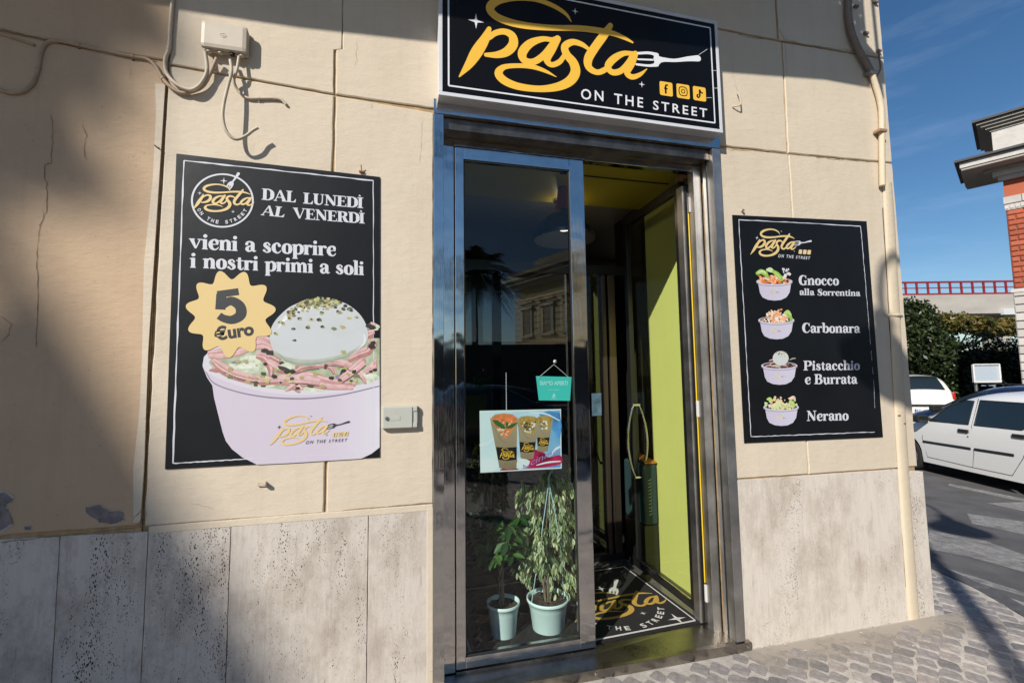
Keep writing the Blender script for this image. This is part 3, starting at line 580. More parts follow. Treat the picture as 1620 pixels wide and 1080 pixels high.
# right of the door
blk([(XR, ZT+.012), (2.461-g*.6, ZT+.006), (2.461-g*.6, hz(2.45)-g), (XR, hz(1.95)-g)])
blk([(2.461+g*.6, ZT+.006), (XC, ZT+.002), (XC, hz(XC)-g), (2.461+g*.6, hz(2.47)-g)])
blk([(XL+.91, hz(1.1)+g), (2.456-g, hz(2.45)+g), (2.468-g, 3.778), (XL+.91, 3.778)])
blk([(2.456+g, hz(2.46)+g), (XC, hz(XC)+g), (XC, 3.80), (2.468+g, 3.778)])
blk([(XL+.91, 3.79), (2.43, 3.79), (2.43, 5.2), (XL+.91, 5.2)]); blk([(2.445, 3.79), (XC, 3.815), (XC, 5.2), (2.445, 5.2)])
# travertine cladding
slabT = ZT-.006
def slab(x0a, x1a, mi, zt0, zt1, parent=bld, y=-.004):
    return block(parent, 'travertine_slab', [(x0a, -.04), (x1a, -.04), (x1a, zt1), (x0a, zt0)], M_travs[mi], y=y, d=.03, jit=.0006, bev=.0015)
slab(-1.05, -.7325, 1, .925, .922); slab(-.7295, -.1425, 2, .917, .926); slab(-.1395, XL-.004, 3, .926, .93)
slab(XR+.004, 3.19, 4, .948, .938); slab(3.193, XC+.022, 4, .93, .915, y=-.016)
mb = MB(); mb.box((XC-.004, .02, -.04), (XC+.020, 6, .91), M_travs[4]); kid(mb, 'side_cladding', bld)
# painted fillet over the cladding's top edge and beside the door frame
mb = MB(); mb.box((-1.05, -.0055, .918), (XL-.002, .01, ZT+.003), M_cream, .003); mb.box((XL-.03, -.0065, .0), (XL-.001, .01, .93), M_cream, .002); kid(mb, 'plaster_fillet', bld)
# balcony overhead, with the pierced panel at its end
YB = 1.08; zb = 3.535+YB*.915*1.0
M_conc = mat('balcony_stone', (.45, .41, .36), .8, noise=.15)
M_iron = mat('dark_iron', (.03, .03, .03), .5)
def bshadow(x, z): return (x-1.054*YB, z+.915*YB)   # where on the balcony front the shadow at (x, z) of the wall comes from
Lb = bshadow(-2.2, 3.315); Rb = bshadow(3.345, 3.61); mb = MB()
A = [(Lb[0], Lb[1]), (bshadow(-.5, 3.338)[0], bshadow(-.5, 3.338)[1]), (bshadow(.2, 3.378)[0], bshadow(.2, 3.378)[1]), (bshadow(2.0, 3.49)[0], bshadow(2.0, 3.49)[1]), Rb]
for (x0, z0), (x1, z1) in zip(A[:-1], A[1:]):
    if x1 <= x0: continue
    vs = [(x0, -YB, z0), (x1, -YB, z1), (x1, -YB, z1+.16), (x0, -YB, z0+.16), (x0, .02, z0), (x1, .02, z1), (x1, .02, z1+.16), (x0, .02, z0+.16)]
    mb.add(vs, [(0, 1, 2, 3), (4, 7, 6, 5), (0, 4, 5, 1), (3, 2, 6, 7), (0, 3, 7, 4), (1, 5, 6, 2)], M_conc)
kid(mb, 'balcony_slab', bld)
mb = MB(); px1 = bshadow(3.20, 4)[0]; mb.box((Lb[0], -YB, 4.55), (px1-.42, -YB+.02, 5.7), M_iron)
cell = .062
for i in range(7):
    for j in range(19):
        x0 = px1-.42+i*cell*.97; z0 = 4.55+j*cell; w = .0155; hole = (i+j) % 2 == 0
        x1, z1 = x0+cell*.97, z0+cell; xc, zc = (x0+x1)/2, (z0+z1)/2
        if not hole or random.random() < .25: mb.box((x0, -YB, z0), (x1, -YB+.015, z1), M_iron); continue
        for a in range(4):   # lozenge opening: a square plate with its middle left out
            pass
        P = [(x0, z0), (x1, z0), (x1, z1), (x0, z1)]; R_ = [(xc, zc-w*1.5), (xc+w, zc), (xc, zc+w*1.5), (xc-w, zc)]
        for a in range(4):
            b = (a+1) % 4; mb.prism([(P[a][0], -YB, P[a][1]), (P[b][0], -YB, P[b][1]), (R_[b][0], -YB, R_[b][1]), (R_[a][0], -YB, R_[a][1])], (0, .015, 0), M_iron)
kid(mb, 'balcony_panel', bld)
mb = MB(); mb.tube([(bshadow(3.30, 4)[0], -YB, 4.5), (bshadow(3.27, 4)[0], -YB, 5.8)], .012, M_iron); kid(mb, 'balcony_rod', bld)

# ---- neighbouring peach wall on the left
nb = thing('neighbour_building', 'peach plastered building left of the cream shop front, paint peeling over its stone base', 'building', (-4, .3, 0))
nblk = lambda P, **k: block(nb, 'plaster_field', P, M_peach, y=-.006, **k)
def jl(z): return .006+ np.interp(z, [.9, 1.2, 1.7, 2.95, 3.4, 5], [-1.09, -1.085, -1.092, -1.078, -1.066, -1.06])
mb = MB(); mb.box((-9, .003, -.1), (-1.08, .4, 9), M_groove); kid(mb, 'masonry', nb)
nblk([(-9, .948), (jl(.93), .958), (jl(1.7), 1.7), (jl(2.95), 2.95), (jl(3.05), 3.062), (-1.26, 3.064), (-1.7, 3.098), (-9, 3.42)])
nblk([(-9, 3.43), (-1.7, 3.108), (-1.26, 3.074), (jl(3.06), 3.072), (jl(3.4), 3.4), (jl(5), 5.2), (-9, 5.2)])
mb = MB()
Zs = [.97, 1.2, 1.45, 1.7, 2.1, 2.5, 2.8, 2.95]; P = [(jl(z)+.002, -.0075, z) for z in Zs]+[(jl(z)-.018-.012*math.sin(z*7)-random.uniform(0, .02)*(z > 1.0), -.0075, z) for z in reversed(Zs)]
mb.poly(P, M_cream); kid(mb, 'cream_paint_edge', nb)
block(nb, 'travertine_slab', [(-1.362, -.04), (-1.053, -.04), (-1.053, .926), (-1.366, .936)], M_travs[1], y=-.004, d=.03, jit=.0006, bev=.0015)
block(nb, 'travertine_slab', [(-1.95, -.04), (-1.365, -.04), (-1.369, .936), (-1.95, .955)], M_travs[0], y=-.004, d=.03, jit=.0006, bev=.0015)
block(nb, 'travertine_slab', [(-3.0, -.04), (-1.953, -.04), (-1.953, .955), (-3.0, .97)], M_travs[0], y=-.004, d=.03, jit=.0006, bev=.0015)
# flaked patches: grey render with a curled paint rim
M_render = mat('bare_render', (.20, .175, .17), .9, noise=.4, nscale=25, bump=.004, bscale=70); M_flake = mat('paint_flake', (.46, .46, .42), .7, noise=.15)
def flaked(pts, name='flaked_patch'):
    P = [W(*p, -.006) for p in pts]; c = (sum(p[0] for p in P)/len(P), sum(p[1] for p in P)/len(P)); Q = []
    for a, b in zip(P, P[1:]+P[:1]):
        for k in range(4): t = k/4; Q.append((a[0]+(b[0]-a[0])*t+random.uniform(-.0022, .0022), a[1]+(b[1]-a[1])*t+random.uniform(-.0022, .0022)))
    mb = MB(); big = [(c[0]+(p[0]-c[0])*1.05+random.uniform(-.004, .004), c[1]+(p[1]-c[1])*1.10+random.uniform(-.004, .004)) for p in Q]
    mb.poly([(p[0], -.0078, p[1]) for p in big], M_flake); mb.poly([(p[0], -.0084, p[1]) for p in Q], M_render)
    n = len(Q)
    for i in range(n):
        a, b = Q[i], Q[(i+1) % n]; l = random.uniform(.0, .006)
        mb.add([(a[0], -.0084, a[1]), (b[0], -.0084, b[1]), (b[0]*.5+a[0]*.5, -.0084-l, b[1]*.5+a[1]*.5+.003)], [(0, 1, 2)], M_flake)
    kid(mb, name, nb)
flaked([(136, 802), (160, 798), (170, 808), (194, 809), (197, 822), (178, 829), (160, 826), (150, 818), (138, 812)])
flaked([(-12, 780), (8, 779), (22, 789), (8, 801), (18, 816), (20, 828), (2, 838), (-14, 836)]); flaked([(40, 832), (49, 832), (48, 838), (41, 838)])
# cracks: fine dark fissures with a raised lip
M_crack = mat('crack', (.19, .125, .075), .95)
def crack(px, w=1.6, y=-.0066, parent=nb, m=M_crack, step=6):
    P = []
    for a, b in zip(px[:-1], px[1:]):
        L = math.hypot(b[0]-a[0], b[1]-a[1]); k = max(1, int(L/step))
        for i in range(k): t = i/k; P.append((a[0]+(b[0]-a[0])*t+random.gauss(0, .7), a[1]+(b[1]-a[1])*t+random.gauss(0, .7)))
    P.append(px[-1]); Q = [W(*p, y) for p in P]; mb = MB(); vs = []; n = len(Q)
    for i, q in enumerate(Q):
        ww = w/FPX*CAM_D*.22*random.uniform(.35, 1.1)*(1 if 0 < i < n-1 else .1); a = Q[max(i-1, 0)]; b = Q[min(i+1, n-1)]; tx, tz = b[0]-a[0], b[1]-a[1]; l = math.hypot(tx, tz) or 1
        vs += [(q[0]-tz/l*ww, y-.0012, q[1]+tx/l*ww), (q[0]+tz/l*ww, y-.0012, q[1]-tx/l*ww)]
    mb.add(vs, [(2*i, 2*i+1, 2*i+3, 2*i+2) for i in range(n-1)], m); kid(mb, 'crack', parent)
crack([(80, 180), (84, 205), (81, 258), (71, 262), (71, 283), (75, 290), (73, 335), (64, 355), (59, 400), (60, 460), (60, 500), (56, 550)], 1.7)
crack([(68, 330), (70, 345), (63, 362)], 1.3); crack([(131, 193), (137, 215), (132, 235), (138, 254)], 1.3); crack([(0, 500), (18, 512), (14, 530), (0, 540)], 1.4); crack([(207, 108), (205, 128)], 1)
crack([(0, 45), (60, 62), (150, 80), (250, 98)], 3.2); crack([(0, 857), (60, 851), (130, 843), (231, 832)], 2.2); crack([(210, 824), (226, 800), (228, 815), (216, 830), (232, 828)], 2.5)
M_crack2 = mat('crack_cream', (.33, .25, .165), .95)
kc = lambda p, w=1.2: crack(p, w, -.0004, bld, M_crack2)
kc([(231, 832), (300, 828), (400, 820), (500, 812)], 1.8); kc([(500, 812), (600, 804), (681, 797)], 1.1)
kc([(565, 62), (564, 95), (561, 110)], .8); kc([(589, 160), (586, 176)], .9); kc([(668, 190), (666, 235), (664, 260)], .7); kc([(1161, 205), (1250, 212)], .3)
kc([(1133, 44), (1190, 60), (1250, 66), (1320, 80), (1395, 92)], 4.0); kc([(1240, 52), (1243, 90), (1245, 120)], 1.8); kc([(1158, 60), (1157, 100), (1163, 130), (1167, 150)], 1.2)
kc([(1150, 236), (1230, 241), (1300, 250), (1360, 255), (1410, 258)], 2.4); kc([(1168, 765), (1172, 790)], 1.0); kc([(1286, 60), (1288, 78)], .8); kc([(1227, -5), (1230, 40), (1238, 60), (1262, 70), (1390, 86)], 2.2)
kc([(1186, 770), (1190, 792)], 1.); kc([(300, 795), (340, 805)], .6)

# ================================================================ steel door surround
M_ss = steel('brushed_steel', (.66, .64, .61), .055, dirt=.15, wave=.0032); M_ssd = steel('worn_steel', (.42, .385, .34), .24, dirt=.35); M_ssh = steel('brushed_steel_flat', (.70, .685, .66), .06, vert=False, dirt=.2)
M_ssr = steel('satin_steel', (.60, .585, .56), .40, dirt=.3)
M_blk = mat('black_gap', (.008, .008, .008), .6); M_rub = mat('rubber_seal', (.02, .02, .02), .55)
M_glass = pane_glass('door_glass', (.86, .92, .89), 1.42)
M_sill = steel('sill_steel', (.50, .46, .41), .27, vert=False, dirt=.45)
fr = thing('door_surround', 'brushed stainless steel surround and sill framing the shop doorway', 'door frame', (1.04, .03, 0))
Yf, Yd = -.02, .10; zT, zS = 3.018, 2.968
iL, iR = .218, 1.865
mb = MB(); mb.box((XL, Yf, .07), (iL, Yd+.06, zS-.002), M_ss, .002); kid(mb, 'jamb', fr)
mb = MB(); mb.box((iR, Yf, .056), (XR, Yd-.02, zS-.002), M_ssr, .002); mb.box((iR-.004, .04, .057), (iR+.012, .046, zS-.004), M_blk); kid(mb, 'jamb', fr)
mb = MB(); mb.box((XL, Yf-.001, zS), (XR, Yd+.06, zT+.03), M_ssh, .002); kid(mb, 'head', fr)
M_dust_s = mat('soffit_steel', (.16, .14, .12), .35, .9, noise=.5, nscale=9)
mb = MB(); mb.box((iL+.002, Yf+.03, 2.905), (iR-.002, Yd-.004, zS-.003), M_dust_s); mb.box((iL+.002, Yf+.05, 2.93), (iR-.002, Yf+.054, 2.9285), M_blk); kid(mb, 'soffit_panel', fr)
# fixed inner frame: side piece, head rail, right post
mb = MB(); mb.box((iL+.002, Yd, .075), (.285, Yd+.06, 2.905), M_ssh if 0 else M_ss, .002); kid(mb, 'inner_frame_post', fr)
mb = MB(); mb.box((.287, Yd, 2.862), (iR-.05, Yd+.05, 2.903), M_ssh, .002); kid(mb, 'head_rail', fr)
mb = MB(); mb.box((1.805, Yd-.005, .06), (iR-.003, Yd+.05, 2.9), M_ssr, .003); kid(mb, 'inner_frame_post', fr)
mb = MB(); mb.box((.29, Yd, .06), (1.06, Yd+.06, .075), M_ssd); kid(mb, 'bottom_track', fr)
mb = MB(); mb.prism([(XL+.01, -.025, .05), (XR+.035, -.025, .05), (XR+.035, -.004, .054), (iR, .0, .055), (iR, .19, .07), (1.795, .2, .072), (.3, .2, .072), (iL, .1, .068), (XL+.01, 0, .055)], (0, 0, -.002), M_sill)
mb.box((XL+.01, -.027, .0), (XR+.036, -.022, .0495), M_ssd); mb.box((XR-.0, -.024, .001), (XR+.036, .0, .049), M_ssd)
kid(mb, 'sill', fr, recalc=True)
mb = MB(); mb.lathe([(0, 0), (.008, 0), (.007, .003), (0, .005)], (0, 0, 0), M_ss, 12)
for x, z in ((XR+.012, .027), (1.0, .03), (.35, .03)):
    o = mb.build('screw', None); o.parent = fr; o.rotation_euler = (math.pi/2, 0, 0); o.location = Vector((x, -.0275, z))-Vector(fr.location)

# fixed glazed leaf at left
lf = thing('glazed_door_leaf', 'closed left door leaf, tall dark glass in polished steel stiles', 'door', (.67, .12, .08))
l0, l1 = .291, 1.059; g0, g1 = .340, .968; zb0, zt0 = .086, 2.857; gz0, gz1 = .142, 2.79
for a, b in ((l0, g0), (g1, l1)): mb = MB(); mb.box((a, Yd-.002, zb0), (b, Yd+.045, zt0), M_ss, .003); kid(mb, 'stile', lf)
for a, b in ((zb0, gz0), (gz1, zt0)): mb = MB(); mb.box((g0, Yd-.001, a), (g1, Yd+.044, b), M_ssh, .002); kid(mb, 'rail', lf)
mb = MB()
for a, b, c, d in ((g0, g0+.006, gz0, gz1), (g1-.006, g1, gz0, gz1), (g0, g1, gz0, gz0+.006), (g0, g1, gz1-.006, gz1)): mb.box((a, Yd+.004, c), (b, Yd+.012, d), M_rub)
kid(mb, 'gasket', lf)
mb = MB(); mb.add([(g0, MIR, gz0), (g1, MIR, gz0), (g1, MIR, gz1), (g0, MIR, gz1)], [(0, 1, 2, 3)], M_glass); kid(mb, 'glass_pane', lf)

# right leaf, swung fully inwards
ol = thing('open_door_leaf', 'right door leaf of black framed glass standing open inwards', 'door', (1.85, .2, .08))
M_blkm = mat('black_anodised', (.012, .012, .013), .28, spec=.6); M_gr = steel('door_edge_alloy', (.55, .53, .50), .42)
oy0, oy1, oz0, oz1 = .27, 1.03, .10, 2.86; ox = 1.82
mb = MB(); mb.box((1.775, .175, .075), (1.862, .235, 2.80), M_gr, .004); mb.box((1.79, .165, .08), (1.80, .176, 2.79), M_blk); mb.box((1.82, .165, .08), (1.826, .176, 2.79), M_blk); kid(mb, 'hinge_stile', ol)
mb = MB(); mb.box((ox-.02, .236, oz0), (ox+.02, .30, oz1), M_blkm, .003); kid(mb, 'frame_stile', ol)
mb = MB(); mb.box((ox-.02, oy1-.05, oz0), (ox+.02, oy1, oz1), M_blkm, .003); kid(mb, 'frame_stile', ol)
mb = MB(); mb.box((ox-.02, .30, oz1-.06), (ox+.02, oy1-.05, oz1), M_blkm, .003); kid(mb, 'frame_rail', ol)
mb = MB(); mb.box((ox-.02, .30, oz0), (ox+.02, oy1-.05, oz0+.05), M_blkm, .003); mb.box((ox-.022, .30, oz0+.05), (ox-.012, oy1-.05, oz0+.058), M_ss); kid(mb, 'frame_rail', ol)
M_glass2 = pane_glass('open_leaf_glass', (.90, .93, .9), 1.35)
mb = MB(); mb.add([(ox, .30, oz0+.05), (ox, oy1-.05, oz0+.05), (ox, oy1-.05, oz1-.06), (ox, .30, oz1-.06)], [(0, 1, 2, 3)], M_glass2); kid(mb, 'glass_pane', ol)
for sg in (-1, 1):
    mb = MB(); P = []
    for i in range(17):
        t = i/16; P.append((ox+sg*(.022+.062*math.sin(math.pi*t)**.8), oy1-.085, .78+.56*t))
    mb.tube(P, [.007+.005*math.sin(math.pi*i/16) for i in range(17)], M_ss, 10); kid(mb, 'bow_handle', ol)
for z in (.78, 1.34): mb = MB(); mb.tube([(ox-.03, oy1-.085, z), (ox+.03, oy1-.085, z)], .012, M_ss); kid(mb, 'handle_boss', ol)
M_yel = mat('yellow_seal', (.75, .52, .03), .4)
mb = MB(); mb.tube([(1.801, .152, .32), (1.801, .152, 2.62)], .0042, M_yel, 8); kid(mb, 'yellow_edge_strip', ol)
M_wht = mat('white_plastic', (.7, .69, .66), .4)
for z in (.26, 1.36, 2.66): mb = MB(); mb.box((1.795, .137, z-.05), (1.806, .155, z+.05), M_wht if z < 2 else M_gr, .003); kid(mb, 'hinge_bracket', ol)
# ================================================================ illuminated sign above the door
M_signblk = mat('sign_black', (.004, .004, .005), .35, spec=.22); M_gold = mat('logo_yellow', (.86, .50, .055), .35); M_white = mat('sign_white', (.74, .75, .78), .35)
M_case = mat('sign_casing', (.62, .63, .66), .4, noise=.06, nscale=6)
sg = thing('shop_sign', 'black box sign above the door with large yellow pasta word mark and white fork', 'sign', (1.04, -.05, 3.02))
sx0, sx1, sz0, sz1, sy_ = .186, 1.893, 3.028, 3.745, -.09
mb = MB(); fw = .020
mb.box((sx0, sy_, sz0), (sx1, -.001, sz0+fw), M_case, .002); mb.box((sx0, sy_, sz1-fw), (sx1, -.001, sz1), M_case, .002)
mb.box((sx0, sy_+.0005, sz0+fw), (sx0+fw, -.001, sz1-fw), M_case, .002); mb.box((sx1-fw, sy_+.0005, sz0+fw), (sx1, -.001, sz1-fw), M_case, .002); kid(mb, 'casing', sg)
mb = MB(); mb.box((sx0+fw, sy_+.003, sz0+fw), (sx1-fw, sy_+.02, sz1-fw), M_signblk); kid(mb, 'face_panel', sg)
def skid(pr, name, parent, label=None):
    o = kid(pr.mb, name, parent); pr.mb = MB(); pr.h += 4e-5
    if label: o['label'] = label
    return o
pr = Print((0, sy_+.003, 0), (1, 0, 0), (0, 0, 1))
bw = .0085; bx0, bx1, bz0, bz1 = sx0+.052, sx1-.052, sz0+.058, sz1-.05
for L_ in ([(bx0, bz0, bw), (bx1, bz0, bw)], [(bx1, bz0, bw), (bx1, bz1, bw)], [(bx0, bz0, bw), (bx0, bz1, bw)], [(bx0, bz1, bw), (bx1, bz1, bw)]): pr.stroke(L_, M_white, smooth=False, cap=False)
for a, b in (((1437, 292), (1483, 262)), ((1478, 521), (1506, 521)), ((1505, 376), (1532, 376)), ((1512, 470), (1540, 470))): pr.stroke([(*S4(a), .0022), (*S4(b), .0022)], M_white, smooth=False, cap=False)
skid(pr, 'border_line', sg); wordmark(pr, ident, M_gold); skid(pr, 'word_mark', sg); forkmark(pr, ident, M_white); skid(pr, 'fork_emblem', sg)

for a_, b_2, r_2 in STARS: star(pr, S4((a_, b_2)), r_2/1075*.9, M_white); skid(pr, 'sparkle', sg)
fit_text(pr, 'ON', S4((808, 527)), S4((928, 540)), S4((808, 473)), M_white, .012, 1.35); skid(pr, 'lettering_on', sg)
fit_text(pr, 'THE', S4((985, 551)), S4((1140, 574)), S4((985, 498)), M_white, .012, 1.35); skid(pr, 'lettering_the', sg)
fit_text(pr, 'STREET', S4((1193, 583)), S4((1482, 627)), S4((1193, 536)), M_white, .012, 1.35); skid(pr, 'lettering_street', sg)
socials(pr, ident, M_gold, M_signblk); skid(pr, 'social_icons', sg)

# ================================================================ left poster
M_pblk = mat('poster_black', (.0065, .0075, .009), .42, spec=.28, noise=.2, nscale=3, bump=.003, bscale=3.2)
M_pgold = mat('poster_gold', (.70, .52, .225), .5); M_pwhite = mat('poster_white', (.60, .61, .66), .5)
Yp = -.006
pl = thing('large_poster', 'black poster left of the door with burrata pasta bowl and gold 5 Euro badge', 'poster', (-.55, -.003, .67))
W6 = lambda p: W(p[0], p[1], Yp)
c = [W(279, 243, Yp), W(601, 280, Yp), W(600.5, 723, Yp), W(261, 742, Yp)]
def sheet(c, y, m, nx=14, nz=20, curl=.0015):
    mb = MB(); vs = []
    for j in range(nz+1):
        for i in range(nx+1):
            u, v = i/nx, j/nz; a = np.array(c[0])*(1-u)+np.array(c[1])*u; b = np.array(c[3])*(1-u)+np.array(c[2])*u; p = a*(1-v)+b*v
            vs.append((p[0], y, p[1]))
    mb.add(vs, [(j*(nx+1)+i, (j+1)*(nx+1)+i, (j+1)*(nx+1)+i+1, j*(nx+1)+i+1) for j in range(nz) for i in range(nx)], m)
    e = [(c[0][0], c[0][1]), (c[1][0], c[1][1]), (c[2][0], c[2][1]), (c[3][0], c[3][1])]
    for a, b in zip(e, e[1:]+e[:1]): mb.add([(a[0], y, a[1]), (b[0], y, b[1]), (b[0], -.0008, b[1]), (a[0], -.0008, a[1])], [(0, 1, 2, 3)], m)
    return mb
o = kid(sheet(c, Yp, M_pblk), 'sheet', pl)
pr = Print((0, Yp, 0), (1, 0, 0), (0, 0, 1), 5e-4)
def px_stroke(pr, P, m, conv, scale=FPX/CAM_D, **k): pr.stroke([(*conv(p), p[2]/scale) for p in P], m, **k)
C2 = lambda p: W6((250+p[0]/4.154, 230+p[1]/4.154))
C3 = lambda p: W6((250+p[0]/3.375, 440+p[1]/3.375))
CC = lambda p: W6((290+p[0]/9.815, 260+p[1]/9.815))
# food print drawn first so that the border line and lettering lie above it
M_bowl = gradmat('bowl_lavender', 0, -.34, .34, (.58, .52, .61), (.64, .66, .71), .45, mid=(.4, (.64, .63, .69)))
M_rim = mat('bowl_rim', (.62, .60, .66), .45); M_rimsh = mat('rim_shadow_print', (.24, .22, .27), .45)
M_sauce = mat('sauce_print', (.26, .31, .17), .45, noise=.6, nscale=22, col2=(.50, .56, .42)); M_dk = mat('dark_food_print', (.055, .04, .03), .5, noise=.5, nscale=60)
M_ham = [mat('ham_print_%d' % i, c_, .45, noise=.22, nscale=30) for i, c_ in enumerate([(.50, .27, .26), (.60, .37, .36), (.42, .20, .18), (.66, .45, .44)])]
M_egg = gradmat('burrata_print', 2, .94, 1.24, (.20, .25, .17), (.54, .57, .58), .45, noise=(9, .5), mid=(.5, (.42, .46, .42)))
M_pist = [mat('pistachio_%d' % i, c_, .5) for i, c_ in enumerate([(.36, .38, .12), (.07, .075, .04), (.50, .47, .20), (.03, .025, .02), (.17, .19, .09), (.42, .33, .17)])]
def c3poly(pts, m, smooth=0):
    P = [C3(p) for p in pts]
    if smooth: P = [tuple(q) for q in crom(P, smooth, True)]
    pr.poly(P, m)
c3poly([(238, 470), (262, 530), (290, 572), (300, 640), (325, 740), (345, 820), (362, 868), (395, 912), (450, 955), (528, 994), (700, 986), (890, 974), (1085, 962), (1140, 936), (1183, 902), (1183, 430), (1000, 400), (600, 380), (300, 380)], M_bowl)
c3poly([(238, 465), (245, 420), (280, 383), (320, 362), (420, 352), (600, 345), (800, 340), (1000, 330), (1183, 330), (1183, 560), (1080, 592), (950, 612), (820, 622), (700, 622), (560, 606), (430, 575), (330, 538), (265, 505)], M_rim)
c3poly([(272, 450), (290, 415), (330, 385), (420, 360), (600, 330), (900, 320), (1183, 320), (1183, 535), (1090, 565), (950, 588), (800, 598), (690, 598), (540, 578), (430, 550), (340, 515), (290, 480)], M_sauce)
for P in ([(256, 500, 5), (300, 560, 8), (420, 605, 9), (560, 632, 10), (700, 642, 11), (830, 640, 11), (1000, 618, 10), (1183, 575, 9)],): pr.stroke([(*C3(p), p[2]*.7/(3.375*FPX/CAM_D)) for p in P], M_rimsh)
random.seed(11)
def c3s(P, m, **k): pr.stroke([(*C3(p), p[2]/(3.375*FPX/CAM_D)) for p in P], m, **k)
skid(pr, 'bowl_print', pl)
M_cream2 = mat('cream_sauce', (.55, .62, .47), .45, noise=.3, nscale=40); M_cream3 = mat('cream_sauce_light', (.66, .70, .58), .45, noise=.2, nscale=50)
for x, y, a, b in ((470, 470, 75, 34), (560, 560, 60, 24), (620, 480, 40, 26), (400, 500, 40, 20), (840, 590, 60, 14), (1130, 530, 45, 26), (690, 470, 36, 20), (500, 430, 50, 18), (1150, 260, 30, 22)):
    pr.ell(C3((x, y)), a/1034, b/1034, M_cream2, n=16, jit=.12); pr.ell(C3((x-6, y-5)), a*.6/1034, b*.5/1034, M_cream3, n=14, jit=.15)
for q in range(34):
    x, y = random.uniform(300, 1140), random.uniform(380, 585)
    if y > 598-((x-760)/480)**2*110: continue
    pr.ell(C3((x, y)), random.uniform(8, 34)/1034, random.uniform(5, 13)/1034, random.choice([M_dk, M_sauce, M_ham[2], M_rimsh, M_dk]), rot=random.uniform(-.5, .5), n=9, jit=.25)
for P, k in (([(275, 410, 30), (350, 405, 45), (430, 385, 50), (490, 370, 40)], 0), ([(290, 440, 20), (340, 480, 45), (420, 520, 42), (540, 545, 40), (640, 545, 34)], 1), ([(510, 340, 40), (560, 330, 40), (600, 345, 40)], 1), ([(500, 372, 26), (560, 360, 36), (610, 380, 30)], 0), ([(520, 410, 22), (570, 420, 50), (600, 470, 50), (600, 515, 34)], 1),
             ([(590, 430, 40), (640, 460, 50)], 2), ([(700, 540, 36), (800, 535, 60), (900, 560, 52), (1050, 575, 30)], 0), ([(640, 545, 40), (760, 548, 50), (860, 560, 30)], 3), ([(730, 505, 20), (770, 475, 30), (850, 465, 30), (920, 475, 26), (945, 510, 20)], 1), ([(890, 450, 14), (960, 448, 26), (1030, 470, 26), (1080, 510, 24), (1110, 555, 18)], 3),
             ([(980, 545, 30), (1040, 500, 46), (1110, 440, 50)], 0), ([(1020, 430, 36), (1080, 400, 50), (1130, 380, 50), (1178, 340, 50)], 1), ([(1120, 300, 40), (1178, 290, 44)], 1), ([(1100, 500, 24), (1150, 470, 30), (1180, 440, 24)], 3), ([(710, 545, 30), (740, 580, 24), (765, 598, 16)], 3), ([(690, 598, 12), (715, 575, 24), (740, 560, 20)], 0), ([(1130, 245, 20), (1165, 262, 26)], 1)):
    for dy_, ww_, kk_ in ((-.28, .62, k), (.26, .56, (k+1) % 4)):
        jx, jy = random.uniform(-10, 10), random.uniform(-5, 5); P = [(min(x, 1166-w*.3-jx), y, w) for x, y, w in P]
        c3s([(x+jx, y+jy+w*dy_+3, w*ww_*1.15) for x, y, w in P], M_ham[2], cap=False); c3s([(x+jx, y+jy+w*dy_, w*ww_) for x, y, w in P], M_ham[kk_], cap=False); c3s([(x+jx-1, y+jy+w*dy_-w*.12, w*.2) for x, y, w in P], M_ham[3], cap=False)
for P in ([(700, 560, 3), (800, 566, 4), (900, 585, 3)], [(735, 512, 3), (790, 492, 4), (860, 484, 4)], [(350, 500, 3), (430, 535, 4), (540, 560, 3)], [(900, 466, 3), (1000, 480, 4), (1090, 540, 3)], [(985, 560, 4), (1050, 515, 5), (1110, 465, 4)]): c3s(P, M_dk, cap=False)
skid(pr, 'pasta_ribbons_print', pl)
c3poly([(598, 290), (620, 235), (670, 180), (720, 145), (800, 118), (900, 112), (990, 130), (1060, 175), (1105, 235), (1122, 300), (1105, 350), (1060, 390), (1000, 420), (900, 445), (790, 460), (720, 452), (660, 425), (620, 390), (600, 345)], M_egg, 4)
M_eg = [mat('burrata_shade_%d' % i, c_, .45, noise=.12, nscale=20) for i, c_ in enumerate([(.30, .35, .27), (.40, .44, .37), (.70, .72, .73)])]
c3s([(628, 392, 4), (680, 430, 22), (780, 450, 28), (900, 438, 24), (1010, 405, 14), (1080, 360, 3)], M_eg[1], cap=False); c3s([(640, 405, 3), (700, 445, 12), (790, 460, 15), (900, 445, 12), (1000, 418, 7), (1070, 378, 2)], M_eg[0], cap=False)
c3s([(640, 270, 4), (690, 205, 20), (760, 170, 26), (820, 160, 8)], M_eg[2]); c3s([(1100, 300, 4), (1105, 340, 10), (1085, 365, 4)], M_eg[2])
skid(pr, 'burrata_print', pl)
def crumb(x, y, r, m=None):
    n = random.randint(5, 7); a0 = random.random()*6; P = []
    for k in range(n): q = a0+2*math.pi*k/n; rr = r*random.uniform(.65, 1.15); P.append(C3((x+rr*1.2*math.cos(q), y+rr*.8*math.sin(q))))
    pr.poly(P, m or random.choice([M_pist[i] for i in (0, 1, 1, 3, 4, 4, 2, 5)]))
for i in range(230):
    x = min(1000, max(700, random.gauss(835, 62))); crumb(x, float(np.interp(x, [700, 760, 840, 900, 960, 1000], [172, 128, 108, 106, 122, 142]))+abs(random.gauss(4, 22)), random.uniform(6, 12))
for x, y in [(705, 215), (755, 215), (820, 222), (875, 185), (862, 222), (722, 270), (800, 262), (878, 260), (940, 268), (985, 262), (628, 297), (728, 332), (960, 180), (1022, 212), (1058, 208), (1025, 165), (665, 240), (655, 232), (990, 395), (1030, 172), (700, 190), (970, 185)]:
    crumb(x, y, random.uniform(9, 15)); crumb(x+random.uniform(-8, 8), y+random.uniform(-5, 5), random.uniform(5, 8))
